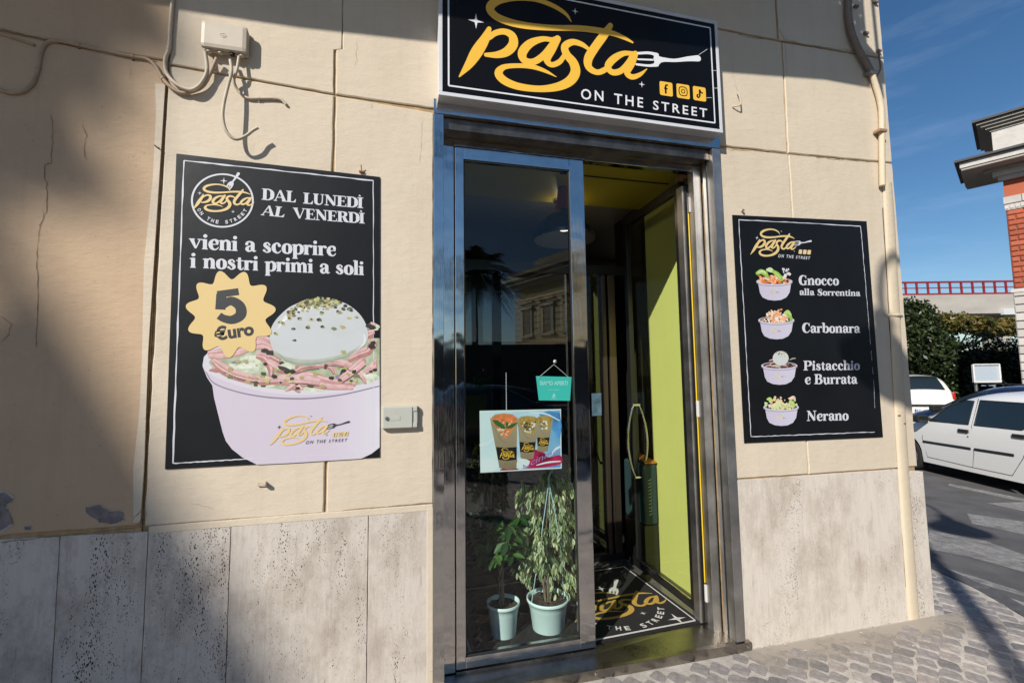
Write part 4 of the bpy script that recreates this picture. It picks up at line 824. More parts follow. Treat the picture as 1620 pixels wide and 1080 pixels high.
for i in range(60):
    x, y = random.uniform(330, 1160), random.uniform(440, 590)
    if y < 598-((x-760)/470)**2*100 and not (600 < x < 1100 and y < 455): crumb(x, y, random.uniform(7, 15), random.choice(M_pist))
for x, y in [(570, 385), (590, 395), (600, 400), (690, 500), (715, 498), (620, 525), (1146, 262), (1130, 258), (1140, 365), (1146, 347)]: crumb(x, y, 18, M_pist[3])
skid(pr, 'pistachio_print', pl)
f = affine(SRC, [C3((597, 893)), C3((918, 807)), C3((722, 733))]); M_ink = mat('ink_black', (.03, .032, .034), .5)
wordmark(pr, f, M_pgold); forkmark(pr, f, M_ink); stars(pr, f, M_ink); street_text(pr, f, M_ink, .0); socials(pr, f, M_pgold, M_ink); skid(pr, 'bowl_logo', pl)
# badge
P = []; cx_, cy_ = 388, 190
for k in range(132): q = 2*math.pi*k/132; rr = 212+26*math.cos(11*q+1.15); P.append(C3((cx_+rr*1.02*math.cos(q), cy_+rr*.985*math.sin(q))))
pr.poly(P, M_pgold); skid(pr, 'price_badge', pl)
B5 = lambda L: [(C3((x, y))[0], C3((x, y))[1], w/1034) for x, y, w in L]
pr.stroke(B5([(318, 88, 34), (432, 72, 34)]), M_ink, smooth=False, cap=False); pr.stroke(B5([(340, 84, 44), (334, 168, 44)]), M_ink, smooth=False, cap=False)
pr.stroke(B5([(338, 150, 36), (390, 122, 42), (438, 150, 46), (442, 196, 48), (400, 222, 42), (355, 216, 36), (326, 200, 34)]), M_ink, cap=False)
fit_text(pr, '€uro', C3((306, 332)), C3((516, 300)), C3((298, 268)), M_ink, .045); skid(pr, 'badge_lettering', pl)
# border and lettering
pr.h = 7e-4
def handline(pr, A, B, w, m, conv, n=26):
    P = []; 
    for i in range(n+1): t = i/n; x = A[0]+(B[0]-A[0])*t; y = A[1]+(B[1]-A[1])*t; P.append((*conv((x+random.uniform(-.35, .35), y+random.uniform(-.35, .35))), w/(FPX/CAM_D)*random.uniform(.45, 1.1)))
    pr.stroke(P, m, n=2, cap=False)
handline(pr, (291, 254), (590.5, 286), 2.3, M_pwhite, W6); handline(pr, (291, 254), (273.5, 732), 2.2, M_pwhite, W6); handline(pr, (590.5, 286), (591, 700), 1.3, M_pwhite, W6); handline(pr, (273.5, 732.5), (400, 725), 1.8, M_pwhite, W6); handline(pr, (400, 725), (582, 716), .8, M_pwhite, W6)
skid(pr, 'border_line', pl)
fit_serif(pr, 'DAL', C2((685, 357)), C2((908, 376)), C2((688, 284)), M_pwhite); fit_serif(pr, 'LUNEDÌ', C2((958, 382)), C2((1345, 413)), C2((960, 312)), M_pwhite)
fit_serif(pr, 'AL', C2((678, 458)), C2((830, 473)), C2((692, 392)), M_pwhite); fit_serif(pr, 'VENERDÌ', C2((893, 480)), C2((1356, 514)), C2((893, 410)), M_pwhite)
fit_serif(pr, 'vieni a scoprire', C2((208, 678)), C2((1172, 728)), C2((210, 578)), M_pwhite); fit_serif(pr, 'i nostri primi a soli', C2((212, 803)), C2((1356, 853)), C2((214, 706)), M_pwhite); skid(pr, 'lettering', pl)
# round logo; RINGPTS are the tracing of the badge, shared with the doormat
def roundlogo(pr, f, mw, mg, ring=True):
    if ring:
        P = []
        for k in range(49): q = math.radians(-52+(360)*k/48); P.append(f((*CC((609+472*math.cos(q)*1.0, 565-408*math.sin(q))), 24/(9.815*FPX/CAM_D))))
        keep = []
        for i, p in enumerate(P[:-1]):
            keep.append(p)
        pr.stroke(keep, mw, closed=True, n=2)
    g2 = affine(SRC, [CC((150, 705)), CC((1105, 592)), CC((450, 302))]); h = lambda p: f(g2(p)); h.sc = 1
    wordmark(pr, h, mg)
    FK = [[(858, 148, 40), (810, 218, 26), (760, 285, 22)], [(745, 272, 16), (712, 300, 24), (678, 345, 16)], [(758, 285, 40), (735, 315, 44)], [(735, 315, 14), (704, 370, 13)], [(776, 305, 18), (755, 345, 22), (718, 398, 14)]]
    for st in FK: pr.stroke([f((*CC((x, y)), w/(9.815*FPX/CAM_D))) for x, y, w in st], mw, n=4)
    for a, b, r in ((632, 260, 50), (258, 450, 30), (775, 738, 26)): star(pr, CC((a, b)), r/(9.815*FPX/CAM_D), mw, f)
    txt = 'ON THE STREET'; a0, a1 = 205, 333; R1x, R1y = 398, 318
    for i, ch in enumerate(txt):
        if ch == ' ': continue
        q = math.radians(a0+(a1-a0)*i/(len(txt)-1)); ex, ey = math.cos(q), -math.sin(q); bx_, by_ = 609+R1x*1.06*ex, 568+R1y*1.13*ey
        tx, ty = -math.sin(q), -math.cos(q); hh = 52; ww = 22 if ch != 'I' else 8
        c0 = (bx_-tx*ww, by_-ty*ww); c1 = (bx_+tx*ww, by_+ty*ww); up_ = (bx_-tx*ww-ex*hh, by_-ty*ww-ey*hh)
        fit_text(pr, ch, f(CC(c0)), f(CC(c1)), f(CC(up_)), mw, .03)
roundlogo(pr, ident, M_pwhite, M_pgold); skid(pr, 'round_logo', pl)

# ================================================================ right poster
Yr = -.006; W7 = lambda p: W(p[0], p[1], Yr); C8 = lambda p: W7((1140+p[0]/2.843, 330+p[1]/2.842)); C9 = lambda p: W7((1180+p[0]/7.2, 350+p[1]/7.2))
pq = thing('menu_poster', 'black menu poster right of the door listing four pasta bowls in white lettering', 'poster', (2.55, -.003, .67))
kid(sheet([W7((1159, 340)), W7((1371, 350)), W7((1397, 691)), W7((1178, 700.5))], Yr, M_pblk), 'sheet', pq)
pr = Print((0, Yr, 0), (1, 0, 0), (0, 0, 1), 5e-4)
k8 = 2.843*FPX/CAM_D*.72
handline(pr, (1168.6, 347.5), (1361, 357.8), 2.0, M_pwhite, W7); handline(pr, (1168.6, 347.5), (1188, 690.5), 1.8, M_pwhite, W7, 40); handline(pr, (1361.5, 358), (1371, 470), 2.0, M_pwhite, W7); handline(pr, (1371, 470), (1377, 545), 1.2, M_pwhite, W7)
for a, b in (((1378, 555), (1379, 570)), ((1380, 580), (1381, 592)), ((1382, 600), (1384, 645))): handline(pr, a, b, .9, M_pwhite, W7, 4)
handline(pr, (1188, 690.5), (1384, 683), 1.7, M_pwhite, W7, 36); skid(pr, 'border_line', pq)
f = affine(SRC, [C9((50, 380)), C9((575, 285)), C9((245, 84))]); wordmark(pr, f, M_pgold); forkmark(pr, f, M_pwhite); stars(pr, f, M_pwhite); street_text(pr, f, M_pwhite, .02); socials(pr, f, M_pgold, M_pwhite); skid(pr, 'logo', pq)
fit_serif(pr, 'Gnocco', C8((350, 343)), C8((532, 344)), C8((350, 300)), M_pwhite); fit_serif(pr, 'alla Sorrentina', C8((354, 388)), C8((628, 393)), C8((354, 360)), M_pwhite)
fit_serif(pr, 'Carbonara', C8((365, 557)), C8((627, 558)), C8((365, 514)), M_pwhite); fit_serif(pr, 'Pistacchio', C8((374, 726)), C8((626, 724)), C8((374, 684)), M_pwhite); fit_serif(pr, 'e Burrata', C8((378, 788)), C8((614, 786)), C8((378, 744)), M_pwhite); fit_serif(pr, 'Nerano', C8((388, 953)), C8((575, 950)), C8((388, 908)), M_pwhite)
skid(pr, 'lettering', pq)
M_tom = [mat('tomato_%d' % i, c_, .45, noise=.3, nscale=40) for i, c_ in enumerate([(.72, .20, .06), (.80, .33, .14), (.74, .56, .42)])]
M_bas = [mat('basil_%d' % i, c_, .45) for i, c_ in enumerate([(.28, .48, .07), (.42, .60, .16), (.55, .66, .35)])]
M_crm = [mat('cream_food_%d' % i, c_, .45, noise=.2, nscale=40) for i, c_ in enumerate([(.68, .60, .36), (.72, .68, .60), (.74, .40, .20), (.52, .56, .20)])]
M_bowl2 = mat('small_bowl', (.56, .53, .64), .45); M_bowl3 = gradmat('small_bowl_grad', 0, 2.0, 2.5, (.47, .44, .56), (.60, .58, .68), .45)
def sbowl(cx_, top, w, kind, name_):
    K = lambda x, y: C8((cx_+x, top+y)); h = w*.52; k = 1/k8
    P = [K(-w*.46, 0), K(-w*.40, h*.62), K(-w*.33, h*.86), K(-w*.18, h*.99), K(0, h*1.03), K(w*.18, h*1.0), K(w*.33, h*.86), K(w*.42, h*.6), K(w*.47, 0)]
    pr.poly(P, M_bowl3)
    ring = [K(w*.5*math.cos(t), h*.02-h*.20*math.sin(t)*1.05) for t in np.linspace(0, 2*math.pi, 30)[:-1]]; pr.poly(ring, M_bowl2)
    ring = [K(w*.45*math.cos(t), h*.0-h*.16*math.sin(t)) for t in np.linspace(0, 2*math.pi, 30)[:-1]]; pr.poly(ring, M_dk)
    pr.stroke([(*K(w*.5*math.cos(t), h*.06+h*.2*math.sin(t)), 2.2*k) for t in np.linspace(.12, math.pi-.12, 12)], M_rimsh, cap=False)
    skid(pr, 'bowl_print', pq)
    def blobs(n, cx2, cy2, sx, sy, rs, ms):
        for i in range(n):
            x, y = random.gauss(cx2, sx), random.gauss(cy2, sy)
            lim = h*.15*math.sqrt(max(0, 1-(x/(w*.45))**2)); 
            if abs(x) > w*.44: continue
            y = min(y, lim-2)
            pr.ell(K(x, y), random.uniform(*rs)*k, random.uniform(*rs)*.7*k, random.choice(ms), rot=random.uniform(-.6, .6), n=8, jit=.2)
    if kind == 'g':
        for i in range(26):
            x = random.gauss(48, 9); pr.ell(K(x, random.uniform(-58, -8)), random.uniform(3, 8)*k, random.uniform(3, 7)*k, random.choice([M_crm[1], M_pwhite, M_rimsh]), n=7, jit=.35)
        blobs(90, -8, -4, 32, 8, (4, 9), M_tom); blobs(30, -10, -18, 22, 5, (3, 7), M_tom)
        for P, m in (([(-78, -35, 18), (-60, -42, 26), (-40, -32, 28), (-30, -16, 14)], M_bas[0]), ([(-74, -38, 8), (-55, -44, 12), (-40, -36, 10)], M_bas[2]), ([(-32, -50, 16), (-18, -50, 26), (-4, -42, 16)], M_bas[2]), ([(-4, -42, 20), (14, -30, 26), (30, -12, 22), (34, -2, 10)], M_bas[0]), ([(0, -40, 8), (14, -28, 10), (26, -14, 8)], M_bas[1])): pr.stroke([(*K(x, y), w_*k*.75) for x, y, w_ in P], m)
    elif kind == 'c':
        blobs(120, -2, -8, 26, 12, (4, 9), [M_tom[1], M_tom[2], M_crm[1], M_crm[2]]); blobs(30, -4, -32, 12, 6, (3, 7), [M_tom[1], M_tom[2]])
        pr.stroke([(*K(x, y), w_*k*.75) for x, y, w_ in [(38, -30, 14), (52, -34, 24), (64, -22, 14)]], M_bas[1]); pr.stroke([(*K(x, y), w_*k*.75) for x, y, w_ in [(56, -16, 14), (66, -8, 18), (62, 6, 8)]], M_bas[0])
    elif kind == 'p':
        for i in range(36):
            x, y = random.gauss(0, 34), random.uniform(-30, 10); a = random.uniform(-.6, .6)
            if abs(x) < w*.44: pr.stroke([(*K(x-14*math.cos(a), y-14*math.sin(a)), 3*k), (*K(x, y-3), 5*k), (*K(x+14*math.cos(a), y+14*math.sin(a)), 3*k)], random.choice([M_ham[0], M_ham[1], M_dk, M_sauce, M_ham[2]]), n=3, cap=False)
        P = [K(6+36*math.cos(t), -32-32*math.sin(t)) for t in np.linspace(0, 2*math.pi, 24)[:-1]]; pr.poly(P, M_crm[1] if 0 else mat('small_burrata', (.56, .58, .57), .45))
        for i in range(26): pr.ell(K(random.gauss(4, 12), -58+abs(random.gauss(0, 7))), random.uniform(1.2, 3)*k, random.uniform(1.2, 3)*k, random.choice(M_pist), n=6)
    else:
        blobs(90, 0, -4, 32, 8, (4, 9), [M_crm[0], M_crm[3], M_crm[0], M_bas[2]]); blobs(36, -8, -26, 18, 8, (3, 7), [M_crm[2], M_crm[0], M_tom[2]])
        for P, m in (([(-62, -34, 10), (-50, -34, 20), (-42, -22, 10)], M_bas[1]), ([(42, -24, 20), (52, -14, 24), (56, -2, 14)], M_bas[1]), ([(-14, -28, 8), (-4, -20, 16), (-4, -8, 8)], M_bas[2]), ([(40, -38, 12), (56, -40, 20), (62, -28, 10)], M_tom[2])): pr.stroke([(*K(x, y), w_*k*.75) for x, y, w_ in P], m)
    skid(pr, name_, pq)
    f = affine(SRC, [K(-w*.15, h*.64), K(w*.06, h*.62), K(-w*.08, h*.42)]); wordmark(pr, f, M_crm[0]); forkmark(pr, f, M_ink); skid(pr, 'small_logo', pq)
sbowl(241, 326, 163, 'g', 'gnocchi_print'); sbowl(249, 500, 163, 'c', 'carbonara_print'); sbowl(262, 704, 163, 'p', 'pistachio_pasta_print'); sbowl(270, 890, 160, 'n', 'zucchini_pasta_print')

# ================================================================ things fixed to the wall
M_pcream = mat('painted_cable', (.50, .43, .335), .55, noise=.14, nscale=12, bump=.001, bscale=40); M_pbrown = mat('painted_cable_peach', (.40, .285, .19), .6, noise=.2, nscale=12, bump=.001, bscale=40); M_boxc = mat('painted_box', (.52, .455, .37), .5, noise=.07, nscale=5, bump=.0006, bscale=30)
jb = thing('junction_box', 'cream painted junction box high on the wall left of the shop sign', 'junction box', (-.82, 0, 3.2))
j0, j1 = W(317, 27, -.055), W(391.5, 80, -.055); jz1 = W(350, 28, -.055)[1]
jx0, jx1 = -.905, -.728; jz0, jz1 = 3.075, 3.228
q0 = W(317, 30, -.055); q1 = W(391, 48, -.055); q2 = W(391, 84, -.055); q3 = W(317, 70, -.055); jx0, jx1 = q0[0], q1[0]; jz1 = (q0[1]+q1[1])/2; jz0 = (q2[1]+q3[1])/2-.002; jz1 += .012
mb = MB(); mb.box((jx0, -.055, jz0), (jx1, -.022, jz1), M_boxc, .019); kid(mb, 'lid', jb)
mb = MB(); mb.box((jx0+.004, -.0215, jz0+.004), (jx1-.004, .0, jz1-.004), M_boxc, .006); kid(mb, 'body', jb)
mb = MB(); mb.tube([(0, 0, 0), (0, -.0016, 0)], .012, M_boxc, 16); mb.tube([((jx0+jx1)/2, -.0545, (jz0+jz1)/2), ((jx0+jx1)/2, -.0565, (jz0+jz1)/2)], .013, M_boxc, 18)
mb = MB(); cx_, cz_ = (jx0+jx1)/2, (jz0+jz1)/2; mb.tube([(cx_+.012*math.cos(t)*1.1, -.0555, cz_+.010*math.sin(t)) for t in np.linspace(0, 2*math.pi, 20)], .0009, M_boxc, 5, cap=False); mb.box((cx_-.006, -.0562, cz_-.004), (cx_-.001, -.0545, cz_+.004), M_boxc); mb.box((cx_+.002, -.0562, cz_-.004), (cx_+.006, -.0545, cz_+.004), M_boxc); kid(mb, 'moulded_mark', jb)
for i, (x) in enumerate((.16, .40, .66, .86)): mb = MB(); mb.tube([(jx0+(jx1-jx0)*x, -.03, jz0-.010), (jx0+(jx1-jx0)*x, -.03, jz0+.004)], .011, M_blk if i == 2 else M_pcream, 10); kid(mb, 'cable_gland', jb)
def cable(pts, r, label, m=M_pcream, name='cable', clips=(), ys=None):
    t = thing(name, label, 'cable', (*[W(*pts[len(pts)//2][:2])[0]], 0, W(*pts[len(pts)//2][:2])[1]))
    P = []
    for p in pts: y = -(p[2] if len(p) > 2 else r+.002); w_ = W(p[0], p[1], y); P.append((w_[0], y, w_[1]))
    Q = crom(P, 6); mb = MB(); mb.tube(Q, r, m, 10); kid(mb, 'sheath', t)
    for i in clips:
        p = P[i]; mb = MB(); q = Vector(P[min(i+1, len(P)-1)])-Vector(P[i-1]); q.normalize()
        mb.tube([Vector(p)-q*.006, Vector(p)+q*.006], r*1.25, m, 10); mb.tube([(p[0], -.001, p[2]-r*1.6), (p[0], -.006, p[2]-r*1.6)], .005, m, 8); kid(mb, 'clip', t)
    return t
c1 = lambda L: [(x/3.517, y/3.517, *r) for x, y, *r in L]
cable(c1([(-40, 480), (0, 500), (60, 518), (130, 508), (185, 462), (212, 380), (228, 295), (262, 240), (330, 230), (440, 252), (600, 288), (740, 318), (820, 332), (868, 372), (905, 435), (950, 485, .014), (1010, 517, .014), (1070, 510, .014), (1130, 478, .018), (1172, 405, .024), (1206, 325, .03)]), .0085, 'thick painted cable sweeping from the left edge along the crack to the junction box', m=M_pbrown, clips=(5, 9, 11, 14))
cable(c1([(966, -60), (960, 0), (948, 150), (940, 270), (920, 330), (924, 400, .012), (962, 452, .026), (1020, 490, .028), (1075, 498, .03), (1122, 460, .03), (1152, 390, .03), (1142, 290, .03)]), .0085, 'painted cable dropping from the top along the wall joint and looping into the junction box', clips=(3,))
cable(c1([(1282, 335, .03), (1288, 400, .045), (1268, 480, .06), (1245, 580, .07), (1240, 660, .07), (1262, 735, .065), (1310, 774, .06), (1365, 758, .06), (1405, 728, .055), (1436, 710, .055)]), .0075, 'loose cable hanging below the junction box with its cut end hooked to the right')
cable(c1([(1330, 315, .03), (1318, 390, .04), (1302, 450, .025), (1325, 505), (1375, 545), (1440, 548), (1520, 548), (1565, 556), (1592, 582)]), .0065, 'short painted cable stub running right from beneath the junction box', clips=(5,))
cable([(55, 72), (20, 60), (-20, 48)], .006, 'thin painted cable in the crack at the upper left edge', m=M_pbrown)
# key safe
kb = thing('wall_lock_box', 'small pale grey plastic lock box between the large poster and the door', 'lock box', (.005, 0, 1.38))
M_grey = mat('pale_grey_plastic', (.47, .48, .42), .4, noise=.05, nscale=8)
mb = MB(); mb.box((-.082, -.026, 1.326), (.088, .0, 1.437), M_grey, .005); kid(mb, 'housing', kb)
mb = MB(); mb.box((-.078, -.033, 1.331), (.062, -.0262, 1.432), M_grey, .003); kid(mb, 'lid', kb)
mb = MB(); mb.box((.066, -.031, 1.41), (.085, -.0262, 1.432), M_grey, .002); kid(mb, 'hinge_lug', kb)
mb = MB(); mb.box((.066, -.031, 1.332), (.085, -.0262, 1.354), M_grey, .002); kid(mb, 'hinge_lug', kb)
M_met = mat('zinc', (.35, .35, .34), .4, .9)
mb = MB(); mb.tube([(-.058, -.033, 1.378), (-.058, -.0375, 1.378)], .0095, M_met, 18); mb.box((-.0595, -.0385, 1.372), (-.0565, -.0376, 1.384), M_blk); kid(mb, 'key_lock', kb)
mb = MB(); mb.box((-.046, -.0345, 1.368), (.004, -.0331, 1.388), M_grey, .0006); kid(mb, 'finger_grip', kb)
# rain pipe at the corner
dp = thing('corner_downpipe', 'cream painted half round pipe cover running down the building corner', 'pipe', (3.18, 0, 0))
M_pc = plaster('pipe_paint', (.58, .49, .36), (.63, .54, .40), (.5, .42, .3))
mb = MB(); vs = []; nA = 12; lev = [(2.88, 3.272), (2.6, 3.265), (2.3, 3.255), (1.95, 3.245), (1.5, 3.228), (1.1, 3.215), (.7, 3.208), (.3, 3.203), (.0, 3.200)]
for z, x in lev:
    for k in range(nA+1): t = math.pi*k/nA; vs.append((x-.043*math.cos(t)*(1-.12*(z > 2.7)), -.019*math.sin(t)**.7-.003, z))
n1 = nA+1; mb.add(vs, [((j+1)*n1+i, (j+1)*n1+i+1, j*n1+i+1, j*n1+i) for j in range(len(lev)-1) for i in range(nA)], M_pc, True); mb.add(vs[:n1], [tuple(range(n1))], M_pc); kid(mb, 'pipe_cover', dp)
for z, x in ((1.955, 3.245),):
    mb = MB(); P = [(x-.085, -.003, z)]+[(x-.046*math.cos(t), -.025*math.sin(t)-.003, z) for t in np.linspace(0, math.pi, 10)]+[(x+.075, -.003, z)]
    mb.tube(P, .010, M_pc, 8, flat=.5); kid(mb, 'pipe_bracket', dp)
M_rust = mat('rust_speck', (.30, .13, .06), .8)
for z, x in ((1.288, 3.195), (1.235, 3.235)): mb = MB(); mb.box((x-.009, -.0245, z-.005), (x+.010, -.016, z+.004), M_rust, .002); kid(mb, 'rust_spot', dp)
M_crackd = mat('pipe_gap', (.06, .045, .035), .9)
mb = MB(); P = [(3.226+random.uniform(-.002, .002)-(2.9-z)*.026, -.0025, z) for z in np.linspace(2.7, .2, 40)]
mb.tube(P, .0022, M_crackd, 5, smooth=False); kid(mb, 'shadow_gap', dp)
M_cond = mat('conduit_brown', (.20, .165, .135), .6, noise=.2, nscale=14)
c33 = lambda L: [(1130+x/3.273, y/3.273, *r) for x, y, *r in L]
cd = thing('upper_conduit', 'bent conduit coming down from the balcony to the corner pipe', 'conduit', (3.2, 0, 3.7))
def tubepx(P, r, m, y): Q = [(W(a, b, -y)[0], -y, W(a, b, -y)[1]) for a, b in P]; mb = MB(); mb.tube(crom(Q, 5), r, m, 10); return mb
kid(tubepx([(1342, -14), (1342, 6), (1343, 30), (1348, 55), (1358, 79), (1371, 101), (1379, 118)], .022, M_cond, .03), 'brown_conduit', cd)
kid(tubepx([(1379, 116), (1385, 135), (1391, 155), (1394.5, 176), (1395, 208), (1395, 240), (1395.5, 270), (1396, 294)], .019, M_pc, .026), 'cream_conduit', cd)
kid(tubepx([(1388, 120), (1393, 108), (1391, 92), (1390, 80)], .006, M_cond, .03), 'thin_wire', cd)
for a, b in ((1378, 116), (1393, 208)):
    w_ = W(a, b, -.03); mb = MB(); mb.box((w_[0]-.034, -.052, w_[1]-.010), (w_[0]+.034, -.004, w_[1]+.010), M_met if b < 150 else mat('rusty_clip', (.33, .2, .12), .7), .004); kid(mb, 'clamp', cd)
for a, b in ((1383, 5), (1352, 12), (1368, 54), (1388, 82)): w_ = W(a, b); mb = MB(); mb.box((w_[0]-.018, -.02, w_[1]-.009), (w_[0]+.018, 0, w_[1]+.006), M_cond, .003); kid(mb, 'bracket_stub', cd)
# small fixings
def hook(px, py, label):
    t = thing('wall_hook', label, 'hook', (W(px, py)[0], 0, W(px, py)[1])); x, z = W(px, py); return t, x, z
t, x, z = hook(1162, 168, 'bent cream wire hook beside the right end of the shop sign')
mb = MB(); mb.tube(crom([(x-.02, -.004, z-.01), (x, -.02, z-.012), (x+.018, -.03, z-.005), (x+.02, -.025, z+.05), (x+.016, -.012, z+.09)], 5), .0045, M_pcream, 8); kid(mb, 'wire', t)
t, x, z = hook(418, 765, 'cut stub of a painted bracket below the large poster')
mb = MB(); mb.box((x-.028, -.012, z-.008), (x+.010, 0, z+.012), M_pcream, .003); mb.box((x-.004, -.03, z-.006), (x+.014, -.010, z+.008), M_pcream, .003); kid(mb, 'stub', t)
t, x, z = hook(572, 270, 'rusty nail standing at the top edge of the large poster')
mb = MB(); mb.tube([(x, -.008, z-.004), (x-.001, -.02, z+.022)], .0026, M_rust, 6); mb.box((x-.012, -.012, z-.012), (x+.012, 0, z-.003), M_rust, .003); kid(mb, 'nail', t)
t, x, z = hook(1173, 334, 'small painted screw head just above the menu poster')
mb = MB(); mb.tube([(x, 0, z), (x, -.014, z)], .006, M_pcream, 8); mb.tube([(x, -.014, z), (x, -.018, z)], .0085, M_cond, 8); kid(mb, 'screw_head', t)
t, x, z = hook(249, 234, 'dark wire end sticking out of the joint left of the large poster')
mb = MB(); mb.tube([(x-.01, -.004, z+.01), (x, -.012, z), (x+.014, -.014, z-.008)], .003, M_blk, 6); kid(mb, 'wire_end', t)
# ================================================================ inside the shop
FZ = .055
M_tile = mat('floor_tile', (.11, .105, .095), .16, noise=.18, nscale=3, spec=.5); M_grout = mat('tile_grout', (.03, .03, .03), .8)
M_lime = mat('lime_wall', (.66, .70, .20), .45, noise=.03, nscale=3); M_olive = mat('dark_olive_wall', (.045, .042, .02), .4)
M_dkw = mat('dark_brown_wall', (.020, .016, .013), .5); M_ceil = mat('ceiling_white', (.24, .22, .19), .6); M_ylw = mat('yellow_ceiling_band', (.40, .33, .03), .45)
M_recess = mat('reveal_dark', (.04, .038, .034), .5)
mb = MB(); ry1 = 5.2; rx0, rx1 = -.9, 1.975
mb.box((rx0, .17, -.06), (3.0, ry1, FZ-.008), M_grout); floor = mb.build('shop_floor', kind='structure')
tp = .60
tm = MB(); tm.box((.004, .004, -.006), (tp-.004, tp-.004, 0), M_tile, .0015); tme = tm.mesh('floor_tile')
for i in range(-2, 5):
    for j in range(0, 6):
        x, y = .12+i*tp, .20+j*tp
        if x < rx0 or x > 2.6: continue
        inst('floor_tile', tme, floor, (x, y, FZ-.002))
it = lambda mb, n: kid(mb, n, bld)
mb = MB(); mb.box((1.975, .42, FZ), (2.3, .98, 3.1), M_lime); it(mb, 'lime_wall_panel'); 
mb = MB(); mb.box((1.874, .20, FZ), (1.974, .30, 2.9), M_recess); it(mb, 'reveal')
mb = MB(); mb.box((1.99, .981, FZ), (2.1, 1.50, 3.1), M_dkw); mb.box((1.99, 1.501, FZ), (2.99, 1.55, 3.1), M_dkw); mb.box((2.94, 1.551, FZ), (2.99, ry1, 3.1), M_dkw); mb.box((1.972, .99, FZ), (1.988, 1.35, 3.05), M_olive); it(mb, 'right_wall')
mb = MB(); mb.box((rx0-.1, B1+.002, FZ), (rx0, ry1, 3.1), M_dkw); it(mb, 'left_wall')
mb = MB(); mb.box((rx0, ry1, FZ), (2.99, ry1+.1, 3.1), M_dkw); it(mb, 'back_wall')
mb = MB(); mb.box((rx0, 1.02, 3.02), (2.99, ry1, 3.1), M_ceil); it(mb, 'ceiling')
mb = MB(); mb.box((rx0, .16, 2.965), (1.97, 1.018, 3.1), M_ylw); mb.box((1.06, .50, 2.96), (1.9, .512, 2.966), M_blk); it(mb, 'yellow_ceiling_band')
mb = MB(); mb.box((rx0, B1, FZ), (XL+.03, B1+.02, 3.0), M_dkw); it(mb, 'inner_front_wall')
# glazed partition behind the lobby
gp = thing('glazed_partition', 'dark glass partition with bronze uprights across the back of the lobby', 'partition', (1.0, 1.25, FZ))
M_brz = mat('bronze_frame', (.16, .12, .09), .35, .8); M_glass3 = pane_glass('partition_glass', (.30, .31, .28), 1.75)
PY = 1.25; wx = lambda p: W(p, 600, PY)[0]
for a, b in ((wx(956), wx(962)), (wx(966), wx(977)), (-.5, -.44)): mb = MB(); mb.box((a, PY, FZ), (b, PY+.05, 2.45), M_brz, .003); kid(mb, 'upright', gp)
mb = MB(); mb.box((-.5, PY-.005, 2.45), (1.97, PY+.055, 2.53), M_blkm); kid(mb, 'top_rail', gp); mb = MB(); mb.box((-.5, PY-.006, FZ), (1.97, PY+.05, FZ+.05), M_blkm); kid(mb, 'bottom_rail', gp)
mb = MB(); mb.add([(-.44, PY+.02, FZ+.05), (wx(956), PY+.02, FZ+.05), (wx(956), PY+.02, 2.45), (-.44, PY+.02, 2.45)], [(0, 1, 2, 3)], M_glass3); kid(mb, 'glass_pane', gp)
# bright side window deep in the shop, its pane made to glow by itself
M_dayw = mat('far_window_glow', (.75, .66, .56), .5, emis=.9)
fw_ = thing('far_window', 'small side window with self-glowing pane deep inside the shop between the uprights', 'window', (1.6, 3.6, 1.9))
mb = MB(); a = AT(978, 456, 5.7); b = AT(996, 492, 5.7); mb.box((a.x, a.y, b.z), (b.x, a.y+.01, a.z), M_dayw); kid(mb, 'pane', fw_)
mb = MB(); mb.box((a.x-.03, a.y-.004, b.z-.06), (b.x+.03, a.y+.02, b.z), M_brz); mb.box((a.x-.03, a.y-.004, a.z), (b.x+.03, a.y+.02, a.z+.03), M_brz); kid(mb, 'frame', fw_)
# counter with small goods behind the glass
ct = thing('shop_counter', 'dark counter with bright red and blue packets standing inside the shop', 'counter', (1.6, 3.2, FZ))
pk = AT(979, 604, 5.5); mb = MB(); mb.box((1.9, pk.y-.03, FZ), (2.92, pk.y+.5, pk.z), M_blkm, .01); kid(mb, 'counter_body', ct)
for i in range(9):
    mb = MB(); x = pk.x-.08+i*.045; mb.box((x, pk.y, pk.z+.002), (x+.034, pk.y+.06, pk.z+.105), mat('packet_%d' % (i % 4), ((.5, .04, .03), (.05, .12, .4), (.4, .1, .05), (.1, .25, .45))[i % 4], .4), .004)
    tag(mb.build('drinks_packet', None), '%s %s packet in the row on the dark counter inside the shop' % (('leftmost', 'second from left', 'third from left', 'fourth from left', 'middle', 'fourth from right', 'third from right', 'second from right', 'rightmost')[i], ('red', 'dark blue', 'orange', 'light blue')[i % 4]), 'packet', 'packets on the shop counter')
# framed notice in the vestibule glass
nt2 = thing('notice_sheet', 'small pale blue notice sheet seen through the doorway on the inner glass', 'notice', (1.1, 1.9, 1.4)); q_ = W(936, 622, PY-.01); r_2 = W(952, 657, PY-.01); a = Vector((q_[0], PY-.01, q_[1])); b = Vector((r_2[0], PY-.01, r_2[1]))
mb = MB(); mb.box((a.x, a.y, b.z), (b.x, a.y+.004, a.z), mat('notice_blue', (.10, .16, .22), .4, noise=.5, nscale=12)); kid(mb, 'paper', nt2)
